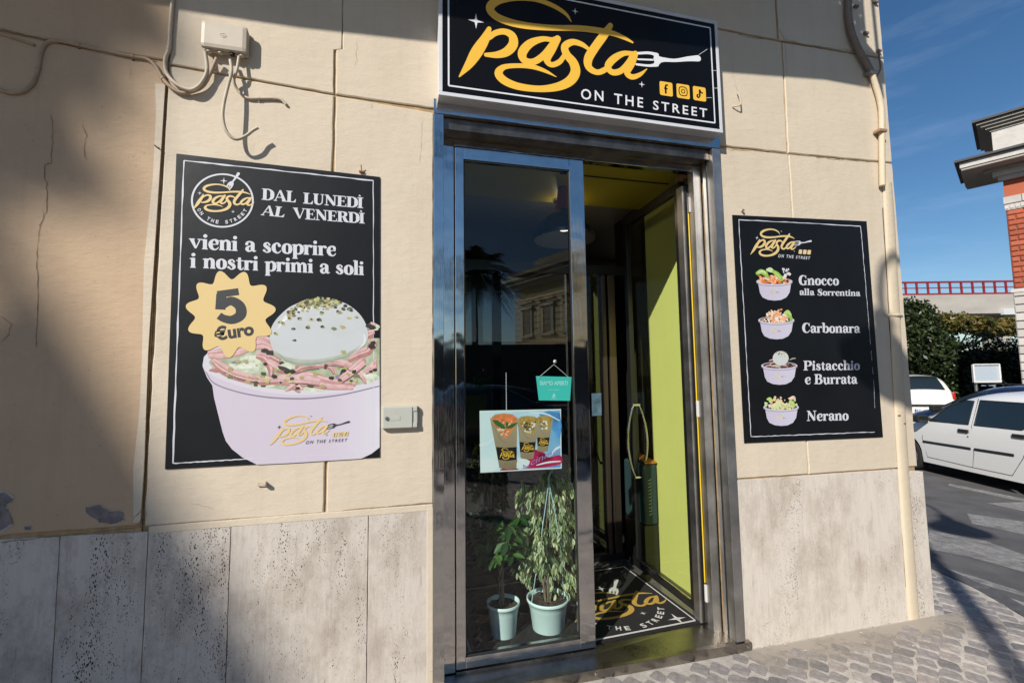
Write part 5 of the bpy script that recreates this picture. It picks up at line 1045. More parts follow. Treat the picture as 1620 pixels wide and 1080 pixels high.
# pendant lamp
M_cop = mat('copper_neck', (.42, .13, .05), .25, .7); M_shade = mat('charcoal_shade', (.022, .024, .028), .2, coat=.25); M_inn = mat('shade_inside', (.07, .068, .065), .5); M_bulb = mat('lit_bulb', (1., .82, .58), .4, emis=2.2)
def pend(px, py, dep, r, label):
    c_ = AT(px, py, dep); t = thing('pendant_lamp', label, 'lamp', (c_.x, c_.y, c_.z)); s = r/.21
    mb = MB(); mb.lathe([(.21*s, 0), (.213*s, .006), (.205*s, .05*s), (.18*s, .11*s), (.13*s, .165*s), (.085*s, .19*s)], (0, 0, 0), M_shade, 40); mb.lathe([(.207*s, .001), (.198*s, .05*s), (.17*s, .105*s), (.12*s, .155*s), (.0, .17*s)], (0, 0, 0), M_inn, 40); o = mb.build('shade', t)
    mb = MB(); mb.lathe([(.086*s, .19*s), (.062*s, .23*s), (.045*s, .29*s), (.04*s, .36*s), (.026*s, .39*s), (0, .392*s)], (0, 0, 0), M_cop, 28); mb.build('neck', t)
    mb = MB(); mb.lathe([(0, .06*s), (.03*s, .07*s), (.042*s, .1*s), (.03*s, .14*s), (0, .16*s)], (0, 0, 0), M_bulb, 18); mb.build('bulb', t)
    mb = MB(); mb.tube([(0, 0, .39*s), (0, 0, 2.96-c_.z)], .006, M_blk, 8); mb.build('cord', t)
pend(893, 380, 3.35, .228, 'copper necked pendant lamp with charcoal dome hanging behind the left door glass')
M_dl = mat('downlight_glow', (1., .93, .8), .4, emis=1.6)
for px_, py_, dd in ((891, 319, 0), (1014, 433, 0)):
    r_ = ray(px_, py_); s_ = ((2.955 if py_ < 400 else 3.01)-CAM_H)/r_.z; p_ = C0+r_*s_
    t = thing('ceiling_downlight', 'lit round recessed downlight near the pendant lamp' if py_ < 400 else 'lit round recessed downlight farther back, right of the pendant lamp', 'light', tuple(p_), 0, 'recessed ceiling downlights')
    mb = MB(); mb.lathe([(0, -.002), (.055, -.002)], (0, 0, 0), M_dl, 20); mb.build('lens', t); mb = MB(); mb.lathe([(.056, 0), (.058, -.006), (.072, -.003), (.073, 0)], (0, 0, 0), M_ss, 20); mb.build('rim', t)
    ld = bpy.data.objects.new('downlight_lamp', bpy.data.lights.new('downlight_lamp', 'POINT')); COL.objects.link(ld); ld.parent = t; ld.location = (0, 0, -.06); ld.data.energy = .8; ld.data.color = (1, .8, .55); ld.data.shadow_soft_size = .05
# dark thermal delivery bag standing behind the open leaf
M_bag = mat('bag_teal_black', (.018, .045, .05), .6, bump=.004, bscale=14); M_bag2 = mat('bag_orange', (.45, .17, .03), .6); M_txt = mat('bag_print', (.4, .45, .45), .5)
bg_ = thing('delivery_bag', 'dark teal delivery bag with orange lid flap behind the open glass leaf', 'bag', (1.9, 1.25, FZ))
mb = MB(); p_ = AT(1030, 800, 3.55); bx_ = p_.x; by_ = p_.y
mb.box((bx_-.07, by_-.02, .42), (bx_+.05, by_+.3, .88), M_bag, .02); kid(mb, 'body', bg_)
mb = MB(); mb.prism([(bx_-.05, by_-.021, .885), (bx_+.05, by_-.021, .885), (bx_+.04, by_+.2, .92), (bx_-.04, by_+.2, .925)], (0, 0, .012), M_bag2); kid(mb, 'lid_flap', bg_)
mb = MB(); mb.box((bx_-.07, by_-.01, FZ), (bx_+.05, by_+.3, .415), M_blkm, .004); kid(mb, 'base_stand', bg_)
pr = Print((0, by_-.0212, 0), (1, 0, 0), (0, 0, 1), 2e-4)
for k in range(11): z_ = .50+k*.026; pr.stroke([(bx_-.028, z_, .006), (bx_-.010, z_+random.uniform(-.004, .004), .006), (bx_-.006, z_+.012, .005)], M_txt, n=2)
skid(pr, 'side_lettering', bg_)

# doormat: round logo woven in gold and white
M_mat = mat('mat_black', (.010, .0095, .010), .95, bump=.003, bscale=300); M_mgold = mat('mat_gold', (.48, .30, .05), .85, bump=.002, bscale=260, noise=.12, nscale=60); M_mwhite = mat('mat_white', (.62, .60, .57), .85, bump=.002, bscale=260, noise=.1, nscale=60)
dm = thing('doormat', 'black doormat with gold pasta word mark and white ring lettering inside the doorway', 'mat', (1.2, .6, FZ+.002))
mz = FZ+.024
gm = lambda a, b: G(a, b, mz)
p1, p2, p3 = gm(943, 1013), gm(1104, 982), gm(1061, 952)
ux_ = np.array(p2)-np.array(gm(961, 1010)); ux_ = ux_/np.hypot(*ux_); vy_ = np.array([-ux_[1], ux_[0]])
cR = np.array(p2); mW, mH = 1.38, .86
Mp = lambda u, v: tuple(cR-ux_*(mW-u)+vy_*v)
mb = MB(); e = .035; q4 = [Mp(-e, -.012), Mp(mW+e*.6, -.012), Mp(mW+e*.6, mH+e), Mp(-e, mH+e)]; mb.prism([(x, y, FZ+.004) for x, y in q4], (0, 0, mz-FZ-.004), M_mat); kid(mb, 'mat_pile', dm, recalc=True)
pr = Print((0, 0, mz), (1, 0, 0), (0, 1, 0), 6e-4)
for A_, B_, w_ in ((Mp(0, .012), Mp(mW-.01, .012), .014), (Mp(mW-.008, .012), Mp(mW-.008, mH-.01), .010), (Mp(0, mH-.01), Mp(mW-.01, mH-.01), .012), (Mp(0, .012), Mp(0, mH-.01), .012)): pr.stroke([(*A_, w_), (*B_, w_)], M_mwhite, smooth=False, cap=False)
skid(pr, 'border_line', dm)
fm = affine([CC((1105, 592)), CC((700, 390)), CC((700, 905))], [gm(1054, 947), gm(972, 940), gm(1023, 989)])
roundlogo(pr, fm, M_mwhite, M_mgold, ring=False); star(pr, gm(1071, 978), .062, M_mwhite); skid(pr, 'woven_logo', dm)

# pots and plants on the floor behind the glazed leaf
M_pot = mat('mint_pot', (.66, .83, .83), .38, noise=.04, nscale=8); M_soil = mat('potting_soil', (.05, .035, .025), .95, noise=.7, nscale=70, bump=.006, bscale=90)
M_stem = mat('braided_stem', (.20, .155, .10), .8, noise=.3, nscale=40)
def leafmesh(name, L, w, m1, m2, fold=.22, curl=.25):
    mb = MB(); n = 5; mid = []; lt = []; rt = []
    for i in range(n+1):
        t = i/n; ww = w*math.sin(math.pi*min(1, t*.93+.04))**.8*(1-.25*t); z = -curl*L*t*t
        mid.append((0, L*t, z-ww*fold)); lt.append((-ww, L*t, z)); rt.append((ww, L*t, z))
    def band(a, b, s0, s1, m, dz=0):
        P = [tuple(np.array(x)*(1-s0)+np.array(y)*s0+np.array([0, 0, dz])) for x, y in zip(a, b)]; Q = [tuple(np.array(x)*(1-s1)+np.array(y)*s1+np.array([0, 0, dz])) for x, y in zip(a, b)]
        mb.add(P+Q, [(i, i+1, n+2+i, n+1+i) for i in range(n)], m, True)
    band(mid, lt, 0, .62, m1); band(mid, lt, .62, 1, m2); band(mid, rt, 0, .55, m1); band(mid, rt, .55, 1, m2); return mb.mesh(name)
def leafmat(name, c, tr=.35):
    m = bpy.data.materials.new(name); n, b = nodes_of(m); b.inputs['Base Color'].default_value = (*c, 1); b.inputs['Roughness'].default_value = .42
    t = n.nodes.new('ShaderNodeBsdfTranslucent'); t.inputs[0].default_value = (min(1, c[0]*1.5), min(1, c[1]*1.5), c[2]*.8, 1); mixn = n.nodes.new('ShaderNodeMixShader'); mixn.inputs[0].default_value = tr
    o = n.nodes['Material Output']; n.links.new(b.outputs[0], mixn.inputs[1]); n.links.new(t.outputs[0], mixn.inputs[2]); n.links.new(mixn.outputs[0], o.inputs[0]); return m
Lg, Lc, Lg2, Ld, Ly = leafmat('leaf_green', (.11, .19, .07)), leafmat('leaf_cream_edge', (.74, .76, .56)), leafmat('leaf_pale', (.26, .36, .17)), leafmat('leaf_dark', (.022, .065, .018), .2), leafmat('leaf_yellowish', (.48, .50, .18))
def pot(px0, px1, ytop, ybot, label, name='flower_pot'):
    """a flared pot between two photo columns; returns thing, centre, radius, top height"""
    gx, gy = G((px0+px1)/2, ybot, FZ); gy = max(gy+.0, .30); dep = (Vector((gx, gy, .2))-C0).dot(FW); r = (px1-px0)/2*dep/FPX; 
    return gx, gy, r, dep
def mkpot(cx_, cy_, r, h, label):
    t = thing('potted_plant', label, 'potted plant', (cx_, cy_, FZ))
    mb = MB(); mb.lathe([(0, .002), (r*.70, 0), (r*.72, .006), (r*.86, h*.72), (r*.885, h*.74), (r*.885, h*.80), (r*.92, h*.82), (r*.935, h*.90), (r*.985, h*.905), (r, h*.93), (r, h*.99), (r*.98, h), (r*.93, h*.99), (r*.90, h*.85)], (0, 0, 0), M_pot, 44); mb.build('pot', t)
    mb = MB(); vs = []; fs = []; K_ = 14; rings = 6
    for i in range(rings+1):
        for k in range(K_): q = 2*math.pi*k/K_; rr = r*.91*i/rings; vs.append((rr*math.cos(q), rr*math.sin(q), h*.86+random.uniform(-.007, .009)))
    for i in range(rings):
        for k in range(K_): fs.append((i*K_+k, i*K_+(k+1) % K_, (i+1)*K_+(k+1) % K_, (i+1)*K_+k))
    mb.add(vs, fs, M_soil); mb.build('soil', t); return t
random.seed(21)
# rubber-leaved small tree
A_ = AT(797, 1025, 2.66); h1 = .215; r1 = .098
pt1 = mkpot(A_.x, A_.y, r1, .205, 'dark green umbrella tree with braided stem in the smaller mint pot')
for k in range(3):
    mb = MB(); P = [(.012*math.cos(q+k*2.09)-.012+.0*i, .012*math.sin(q+k*2.09), .17+.0145*i) for i, q in enumerate(np.linspace(0, 7.5, 18))]; mb.tube(P, .0075, M_stem, 7); mb.build('braided_stem', pt1)
lm = [leafmesh('leaf', .08, .025, Ld, Ld), leafmesh('leaf', .078, .024, leafmat('leaf_mid', (.045, .12, .03), .3), leafmat('leaf_mid2', (.06, .15, .04), .3)), leafmesh('leaf', .075, .022, leafmat('leaf_bright', (.10, .22, .05), .4), leafmat('leaf_bright2', (.12, .25, .06), .4))]
def aim(d, roll):
    q = Vector(d).to_track_quat('Y', 'Z'); return (q @ __import__('mathutils').Quaternion((0, 1, 0), roll)).to_euler()
for k in range(50):
    th = random.uniform(0, 2*math.pi); rr = random.uniform(.02, .15); zz = .58+random.uniform(-.155, .13)*(1-rr*1.5); c_ = Vector((rr*math.cos(th)-.02, rr*math.sin(th)*.85, zz))
    mb = MB(); mb.tube([(-.012, 0, .42), tuple(c_*.6+Vector((0, 0, .19))), tuple(c_)], .0028, M_stem, 5); mb.build('twig', pt1)
    for j in range(6):
        a = 2*math.pi*j/6+random.uniform(-.3, .3); d = Vector((math.cos(a), math.sin(a), random.uniform(-.5, .25))); inst('leaf', random.choice(lm), pt1, c_+d*.008, aim(d, random.uniform(-.5, .5)), (random.uniform(.75, 1.1), random.uniform(.75, 1.15), 1))
# variegated weeping fig
A_ = AT(868, 1016, 2.72); r2 = .128
pt2 = mkpot(A_.x, A_.y, r2, .20, 'tall variegated weeping fig with cream edged leaves in the larger mint pot')
lv = [leafmesh('leaf', .046, .0118, Lg, Lc), leafmesh('leaf', .040, .0105, Lg2, Lc), leafmesh('leaf', .043, .011, Lc, Ly), leafmesh('leaf', .044, .0105, Lg, Lg2), leafmesh('leaf', .036, .0095, Lg2, Ly)]
mb = MB()
for k in range(7):
    th = k*.9; P = [(.015*math.cos(th), .015*math.sin(th), .17), (.05*math.cos(th), .04*math.sin(th), .4), (.09*math.cos(th), .06*math.sin(th), .62), (.12*math.cos(th+.2), .07*math.sin(th), .82)]; mb.tube(crom(P, 4), [.006-.004*i/12 for i in range(13)], M_stem, 6)
mb.build('trunk', pt2)
nl = 0; rest_mb = []
def env(z):   # crown half width by height (metres above floor)
    return np.interp(z, [.20, .3, .45, .6, .72, .82, .90, .98, 1.05], [.12, .19, .18, .195, .185, .17, .14, .07, .02])
leaves = []
for k in range(100):
    th = random.uniform(0, 2*math.pi); z = random.uniform(.33, .93); w_ = env(z)*random.uniform(.45, 1.0); off = .045*max(0, (z-.5))/.4
    P0 = Vector((.3*w_*math.cos(th), .3*w_*math.sin(th), z+.02)); P1 = Vector((w_*math.cos(th)+off*random.uniform(-1, 1), w_*.75*math.sin(th), z-.02)); P2 = P1+Vector((.02*math.cos(th), .02*math.sin(th), -random.uniform(.05, .11)))
    if k < 26: mb = MB(); mb.tube(crom([P0, P1, P2], 4), .0016, M_stem, 4); mb.build('twig', pt2)
    Q = crom([P0, P1, P2], 5)
    for i, q in enumerate(Q[2:]):
        for s in (-1, 1):
            a = th+s*random.uniform(.3, 1.4); d = Vector((math.cos(a)*.6, math.sin(a)*.6, random.uniform(-1.5, -.35))); leaves.append((Vector(q)+Vector((random.uniform(-.01, .01), random.uniform(-.01, .01), 0)), d.normalized()))
for s_, ex, ez in ((1, .165, .97), (1, .19, .84), (-1, -.16, .90), (-1, -.19, .72), (-1, -.215, .40), (1, .1, .30)):   # long shoots that break the outline
    for i in range(9):
        t = i/8; q = Vector((ex*(.45+.55*t), random.uniform(-.03, .02), ez-.12+.12*t+random.uniform(-.012, .012))); a = random.uniform(0, 6.28); leaves.append((q, Vector((math.cos(a)*.6+s_*.3, math.sin(a)*.5, random.uniform(-1.2, -.1))).normalized()))
random.shuffle(leaves); leaves.sort(key=lambda l: l[0].y)
for q, d in leaves[:300]: sc_ = random.uniform(.7, 1.2); inst('leaf', random.choices(lv, (5, 4, 2, 3, 2))[0], pt2, q, aim(d, random.uniform(-.9, .9)), (sc_*random.uniform(.75, 1.1), sc_, sc_*random.uniform(.2, 2)))
mb = MB()
for q, d in leaves[300:]:
    me = random.choice(lv); R3 = Vector(d).to_track_quat('Y', 'Z'); mats_ = list(me.materials)
    for p in me.polygons: mb.add([q+R3@me.vertices[i].co for i in p.vertices], [tuple(range(len(p.vertices)))], mats_[p.material_index])
mb.build('rear_leaves', pt2, kind='stuff')
M_hang = mat('hanger_plastic', (.40, .60, .62), .35)
hx, hy, hz_ = -.012, -.10, .90
mb = MB()
for a, b in ((-.115, .0), (.095, -.02), (.02, .1)): mb.tube(crom([(a, b if b else -.04, .185), (a*.55+hx*.4, (b-.08)*.5-.05, .55), (hx, hy, hz_)], 6), .0028, M_hang, 6)
mb.tube(crom([(hx, hy, hz_-.03), (hx, hy, hz_+.03), (hx+.018, hy, hz_+.05), (hx+.020, hy, hz_+.075), (hx, hy, hz_+.09), (hx-.014, hy, hz_+.075)], 6), .005, M_hang, 8); mb.build('hanger', pt2)

# things stuck on and hung in the door glass
YG = MIR+.006; W8 = lambda p: W(p[0], p[1], YG); CP = lambda p: W8((740+p[0]/5.684, 570+p[1]/5.684)); kP = 1/(5.684*FPX/(CAM_D+YG))
ph = thing('cone_photo_print', 'landscape print of three filled paper cones hanging behind the door glass', 'picture', (.66, YG, 1.06))
M_phbg = gradmat('photo_sky', 0, .42, .90, (.66, .80, .82), (.10, .34, .62), .3, noise=(7, .9), mid=(.45, (.55, .72, .82))); M_phw = mat('photo_paper', (.70, .78, .80), .4)
cN = [CP((107, 452)), CP((838, 436)), CP((845, 970)), CP((114, 1009))]; mb = MB(); mb.prism([(p[0], YG, p[1]) for p in cN], (0, .003, 0), M_phw); kid(mb, 'paper', ph)
pr = Print((0, YG, 0), (1, 0, 0), (0, 0, 1), 4e-4)
def cpp(pts, m, sm=0):
    P = [CP(p) for p in pts]; pr.poly([tuple(q) for q in crom(P, sm, True)] if sm else P, m)
cpp([(118, 464), (828, 448), (835, 960), (124, 998)], M_phbg); M_red = mat('photo_crimson', (.36, .015, .07), .3, noise=.7, nscale=14); M_mgt = mat('photo_pale', (.72, .80, .84), .3); M_blu = mat('photo_blue', (.08, .26, .56), .3, noise=.5, nscale=10)
cpp([(300, 975), (380, 930), (470, 880), (560, 850), (600, 800), (690, 830), (720, 870), (832, 850), (834, 930), (640, 965), (470, 972), (440, 982), (300, 988)], M_red, 3)
cpp([(124, 880), (250, 900), (270, 960), (230, 990), (126, 996)], M_mgt, 2); cpp([(640, 480), (828, 470), (830, 700), (760, 620)], M_blu, 2); cpp([(470, 870), (560, 905), (520, 960), (440, 970), (445, 900)], M_phw, 2)
for P in ([(120, 760, 30), (180, 740, 18), (240, 700, 26)], [(740, 860, 12), (790, 800, 26), (832, 770, 12)], [(560, 470, 8), (700, 480, 14), (826, 540, 8)], [(620, 940, 8), (720, 915, 16), (832, 905, 10)]): pr.stroke([(*CP(p), p[2]*kP) for p in P], M_mgt)
skid(pr, 'photo_background', ph)
M_kraft = gradmat('kraft_paper', 2, 1.05, 1.38, (.24, .18, .11), (.42, .34, .22), .4, noise=(20, .3)); M_kr2 = mat('kraft_shadow', (.15, .11, .065), .45); M_lab = mat('label_black', (.012, .012, .012), .4); M_crp = mat('crepe_gold', (.42, .26, .06), .45, noise=.4, nscale=60)
def cone(x0, x1, y0, y1, bx0, bx1, kind):
    w = x1-x0; h = y1-y0; mid = (x0+x1)/2
    cpp([(x0, y0+h*.09), (x0+w*.18, y0+h*.01), (mid, y0-h*.01), (x1-w*.2, y0+h*.01), (x1, y0+h*.09), (x1-w*.04, y0+h*.25), (bx1, y1-h*.01), ((bx0+bx1)/2, y1+h*.008), (bx0, y1-h*.02), (x0+w*.06, y0+h*.25)], M_kraft)
    inner = {0: M_tom[0], 1: M_crp, 2: M_crp}[kind]; cpp([(x0+w*.08, y0+h*.08), (x0+w*.3, y0+h*.02), (mid, y0+h*.005), (x1-w*.15, y0+h*.03), (x1-w*.06, y0+h*.12), (x1-w*.2, y0+h*.3), (mid+w*.08, y0+h*.44), (mid-w*.12, y0+h*.36), (x0+w*.15, y0+h*.2)], inner, 3)
    for i in range(70 if kind == 0 else 55):
        x, y = random.uniform(x0+w*.18, x1-w*.18), y0+h*random.uniform(.14, .40)
        if abs(x-mid) > w*.42*(1-(y-y0)/h*1.6): continue
        ms = {0: [M_tom[1], M_crm[1], M_tom[0], M_phw, M_tom[2]], 1: [M_crm[0], M_dk, M_phw, M_crp, M_dk], 2: [M_phw, M_crm[1], M_crp, M_kr2]}[kind]
        pr.ell(CP((x, y)), random.uniform(6, 15)*kP, random.uniform(5, 10)*kP, random.choice(ms), rot=random.uniform(-1, 1), n=7, jit=.25)
    if kind == 0:
        for P in ([(222, 535, 6), (265, 560, 44), (320, 600, 34), (340, 606, 4)], [(345, 600, 6), (352, 570, 26), (346, 548, 4)], [(345, 606, 6), (390, 590, 36), (445, 560, 6)]): pr.stroke([(*CP(p), p[2]*kP) for p in P], mat('photo_basil', (.035, .13, .03), .4))
    pr.stroke([(*CP((x0+w*.05, y0+h*.15)), w*.05*kP), (*CP((mid-w*.1, y0+h*.42)), w*.06*kP), (*CP((mid+w*.1, y0+h*.52)), w*.02*kP)], M_kraft); pr.stroke([(*CP((x0+w*.07, y0+h*.18)), w*.012*kP), (*CP((mid-w*.12, y0+h*.46)), w*.015*kP), (*CP((mid+w*.1, y0+h*.53)), w*.01*kP)], M_kr2)
    t0, t1 = .60, .83; xl = lambda t: x0+w*.03+(bx0-x0-w*.03)*t; xr = lambda t: x1-w*.03+(bx1-x1+w*.03)*t
    cpp([(xl(t0), y0+h*t0), ((xl(t0)+xr(t0))/2, y0+h*(t0+.015)), (xr(t0), y0+h*t0), (xr(t1), y0+h*t1), ((xl(t1)+xr(t1))/2, y0+h*(t1+.02)), (xl(t1), y0+h*t1)], M_lab)
    f = affine(SRC, [CP((xl(t1)+w*.06, y0+h*(t1-.03))), CP((xr(t0)-w*.06, y0+h*(t1-.06))), CP((xl(t0)+w*.28, y0+h*(t0+.02)))]); wordmark(pr, f, M_gold)
cone(612, 765, 497, 820, 628, 718, 2); cone(440, 645, 500, 885, 475, 590, 1); cone(200, 452, 478, 975, 285, 438, 0)
skid(pr, 'paper_cones_print', ph); M_lil = mat('photo_lilac', (.35, .25, .55), .3)
pr.stroke([(*CP(p), 9*kP) for p in [(520, 950), (500, 940), (508, 962), (530, 965), (545, 945)]], M_lil)
fit_text(pr, 'cinino', CP((560, 945)), CP((810, 830)), CP((575, 885)), M_lil, -.0); skid(pr, 'photo_lettering', ph)
op = thing('open_sign', 'turquoise hanging card reading siamo aperti behind the door glass', 'sign', (.85, YG, 1.43))
M_turq = mat('turquoise_card', (.06, .56, .50), .4); M_turq2 = mat('turquoise_print', (.38, .76, .72), .4)
mb = MB(); mb.prism([(CP(p)[0], YG, CP(p)[1]) for p in ((614, 140), (934, 148), (920, 362), (640, 358))], (0, .004, 0), M_turq); kid(mb, 'card', op)
pr = Print((0, YG, 0), (1, 0, 0), (0, 0, 1), 4e-4)
fit_text(pr, 'SIAMO APERTI', CP((648, 220)), CP((900, 222)), CP((648, 184)), M_turq2, .03); fit_text(pr, 'entra pure', CP((720, 268)), CP((822, 268)), CP((720, 254)), M_turq2, 0)
pr.stroke([(*CP((765, 325)), 14*kP), (*CP((775, 318)), 20*kP), (*CP((785, 322)), 10*kP)], M_turq2); pr.stroke([(*CP((776, 318)), 12*kP), (*CP((772, 294)), 6*kP)], M_turq2); pr.stroke([(*CP((782, 318)), 8*kP), (*CP((786, 300)), 4*kP)], M_turq2); pr.stroke([(*CP((752, 340)), 5*kP), (*CP((796, 340)), 5*kP)], M_turq2)
skid(pr, 'lettering', op)
M_str = mat('white_string', (.6, .6, .58), .6); mb = MB(); a_, b_2, c_2 = CP((634, 155)), CP((773, 36)), CP((905, 150)); mb.tube([(a_[0], YG-.002, a_[1]), (b_2[0], YG-.002, b_2[1]), (c_2[0], YG-.002, c_2[1])], .0016, M_str, 6, smooth=False); kid(mb, 'string', op)
M_suc = pane_glass('suction_plastic', (.75, .78, .76), 1.6); mb = MB(); q_ = CP((783, 10)); mb.lathe([(0, 0), (.018, 0), (.014, .006), (.006, .012), (0, .013)], (0, 0, 0), M_wht, 16)
o = mb.build('suction_hook', op); o.rotation_euler = (-math.pi/2, 0, 0); o.location = Vector((q_[0], YG-.003, q_[1]))-Vector(op.location); o.scale = (.6, .6, .6)
bc = thing('bead_chain', 'thin white bead chain hanging behind the door glass above the cone print', 'chain', (.55, YG, 1.4)); mb = MB(); a_ = CP((345, 115)); b_2 = CP((348, 440)); nb_ = 26
for i in range(nb_):
    t = i/(nb_-1); x = a_[0]+(b_2[0]-a_[0])*t; z = a_[1]+(b_2[1]-a_[1])*t; mb.lathe([(0, -.003), (.0028, -.0015), (.0028, .0015), (0, .003)], (x, YG, z), M_wht, 7)
kid(mb, 'beads', bc)
# ================================================================ cars
def carpaint(name, c, rough=.35): return mat(name, c, rough, spec=.5, coat=.8)
M_tyre = mat('tyre', (.018, .018, .018), .8); M_rimm = mat('wheel_cover', (.36, .37, .38), .4, .6); M_cgl = mat('car_glass', (.012, .018, .018), .05, spec=.8, coat=.5); M_trim = mat('black_trim', (.02, .02, .021), .5); M_gapc = mat('door_gap', (.05, .05, .05), .7)
M_glc = pane_glass('side_window_glass', (.42, .50, .46), 1.55); M_seat = mat('seat_cloth', (.05, .055, .06), .8); M_lampr = mat('tail_lamp', (.45, .02, .015), .25, coat=.6)
def lerp(u, P): return float(np.interp(u, [p[0] for p in P], [p[1] for p in P]))
def make_car(name, label, cat, paint, L=3.84, Hh=1.48, hw=.83, loc=(0, 0, 0), rot=0, top=None, tail_plate=None, glass=None, group=None, hatch=True, high=True):
    """car frame: x runs back from the nose, +y is the left-hand side seen from the street, z up"""
    t = thing(name, label, cat, loc, rot, group)
    k = L/3.84; kz = Hh/1.48
    TOP = top or [(0, .52), (.05, .66), (.3, .80), (.75, .92), (1.02, .98), (1.3, 1.13), (1.6, 1.31), (1.95, 1.43), (2.4, 1.48), (3.0, 1.45), (3.45, 1.36), (3.62, 1.2), (3.76, .98), (3.82, .8), (3.84, .5)]
    TOP = [(float(q[0])*k, float(q[1])*kz) for q in crom(TOP, 6)]
    BELT = [(0, .6), (1.0*k, .90*kz), (2*k, .93*kz), (3.84*k, 1.0*kz)]
    def taper(u): return hw*min(1, .80+.20*math.sqrt(max(0, min(1, u/(.55*k)))))*min(1, .84+.16*math.sqrt(max(0, min(1, (L-u)/(.6*k)))))
    def yb(u, z):
        b = lerp(u, BELT); w = taper(u)
        if z <= b: q = z/b; return w*(.955+.045*math.sin(math.pi*min(1, q*.95))**.7)
        return w*.97-(z-b)*.38*hw/.83*(1 if high else .9)
    wheels = [.76*k, 3.2*k]; wr = .29*kz
    def zbot(u):
        z = .20*kz
        if u < .25: z = .26*kz
        for w_ in wheels:
            d = abs(u-w_)
            if d < wr+.05: z = max(z, .02+math.sqrt(max(0, (wr+.05)**2-d*d))+wr)
        return z
    us = sorted(set([round(x, 3) for x in list(np.linspace(0, L, 70))+[w_+s*(wr+.05)*math.cos(a) for w_ in wheels for s in (-1, 1) for a in np.linspace(0, 1.5, 6)]]))
    nz_ = 18; vs = []; fs = []
    for u in us:
        zt = lerp(u, TOP); z0 = min(zbot(u), zt-.05); row = []
        bt = min(lerp(u, BELT), zt)
        for i in range(nz_+1):
            s = i/nz_; z = z0+(zt-z0)*(1-(1-s)**1.5); y = yb(u, z); r = .17*kz; dz = zt-z
            if dz < r: y = y*(1-.0)-(.30*hw)*(1-math.sqrt(max(0, 1-((r-dz)/r)**2))) if zt > 1.05*kz else y-(.20*hw)*(1-math.sqrt(max(0, 1-((r-dz)/r)**2)))
            row.append((u, max(y, .02), z))
        crown = [(u, row[-1][1]*f_, zt+.022*(1-f_*f_)) for f_ in (.75, .4, 0)]
        left = row+crown; right = [(a, -b, c_) for a, b, c_ in reversed(left[:-1])]; vs += left+right
    n = 2*(nz_+1+3)-1
    for i in range(len(us)-1):
        for j in range(n-1): fs.append((i*n+j, (i+1)*n+j, (i+1)*n+j+1, i*n+j+1))
    body = MB(); body.add(vs, fs, paint, True)
    for i0 in (0, len(us)-1): body.add(vs[i0*n:(i0+1)*n], [tuple(range(n))], paint)
    body.box((.3, -hw*.8, .2*kz), (L-.3, hw*.8, .3*kz), M_trim)
    ob = body.build('body', t, recalc=True)
    def side(pts, s, m, off=.004, nm=None, nsub=1):
        """patch on the flank: (u, z) outline lofted onto the side surface"""
        P = []
        for a, b in zip(pts, pts[1:]+pts[:1]):
            for q in range(4): P.append((a[0]+(b[0]-a[0])*q/4, a[1]+(b[1]-a[1])*q/4))
        mb = MB(); T = tessellate_polygon([[Vector((p[0], 0, p[1])) for p in P]]); V = []
        for u, z in P: V.append((u, s*(yb(u, z)+off), z))
        mb.add(V, T, m); return mb
    def line(pts, w, m, s=1, off=.005):
        mb = MB(); mb.tube([(u, s*(yb(u, z)+off), z) for u, z in pts], w, m, 6, flat=.5); return mb
    S_ = lambda L2: [(u*k, z*kz) for u, z in L2]
    for s in (1, -1):
        for nm, pts in (('front_side_window', [(1.27, .945), (2.02, .955), (2.0, 1.33), (1.86, 1.33), (1.55, 1.20)]), ('rear_side_window', [(2.13, .955), (2.86, .965), (3.0, 1.02), (2.93, 1.27), (2.8, 1.335), (2.1, 1.345)])):
            wnd = side(S_(pts), s, M_cgl, .006).build(nm, t)
            P = S_(pts); P = P+P[:1]; line(P, .011, M_trim, s, .006).build('window_seal', wnd)
        for nm, pts, hd in (('front_door', [(1.16, .93), (1.12, .62), (1.2, .30), (2.06, .28), (2.11, .5), (2.08, .93), (2.06, 1.37)], (1.95, .845)), ('rear_door', [(2.08, .93), (2.11, .5), (2.06, .28), (2.68, .28), (2.86, .55), (3.0, .9), (3.03, 1.04), (2.95, 1.3)], (2.83, .87))):
            o = line(S_(pts), .0055, M_gapc, s, .001).build(nm, t)
            mb = MB(); u, z = hd[0]*k, hd[1]*kz; y = s*(yb(u, z)+.014); mb.obox((u, y, z), [(1, 0, 0), (0, 1, 0), (0, 0, 1)], (.085, .012, .026), M_trim); mb.build('door_handle', o)
        mb = MB(); u, z = 2.02*k, .76*kz; mb.tube([(u, s*(yb(u, z)), z), (u, s*(yb(u, z)+.006), z)], .012, M_trim, 10); mb.build('door_lock', t)
        line(S_([(1.14, .565), (2.06, .575)]), .022, M_trim, s, .004).build('side_moulding', t); line(S_([(2.13, .577), (2.74, .585)]), .022, M_trim, s, .004).build('side_moulding', t)
        mb = MB(); u, z = 1.19*k, .98*kz; y = yb(u, z); mb.box((u-.06, s*(y+.03), z-.07), (u+.08, s*(y+.21), z+.06), M_trim, .03); mb.prism([(u-.1, s*(y-.02), z-.09), (u+.12, s*(y-.02), z-.05), (u+.04, s*(y+.06), z), (u-.08, s*(y+.05), z-.02)], (0, 0, .05), M_trim); mr = mb.build('wing_mirror', t)
        mb = MB(); mb.box((u+.08, s*(y+.045), z-.055), (u+.084, s*(y+.195), z+.045), M_cgl); mb.build('mirror_glass', mr)
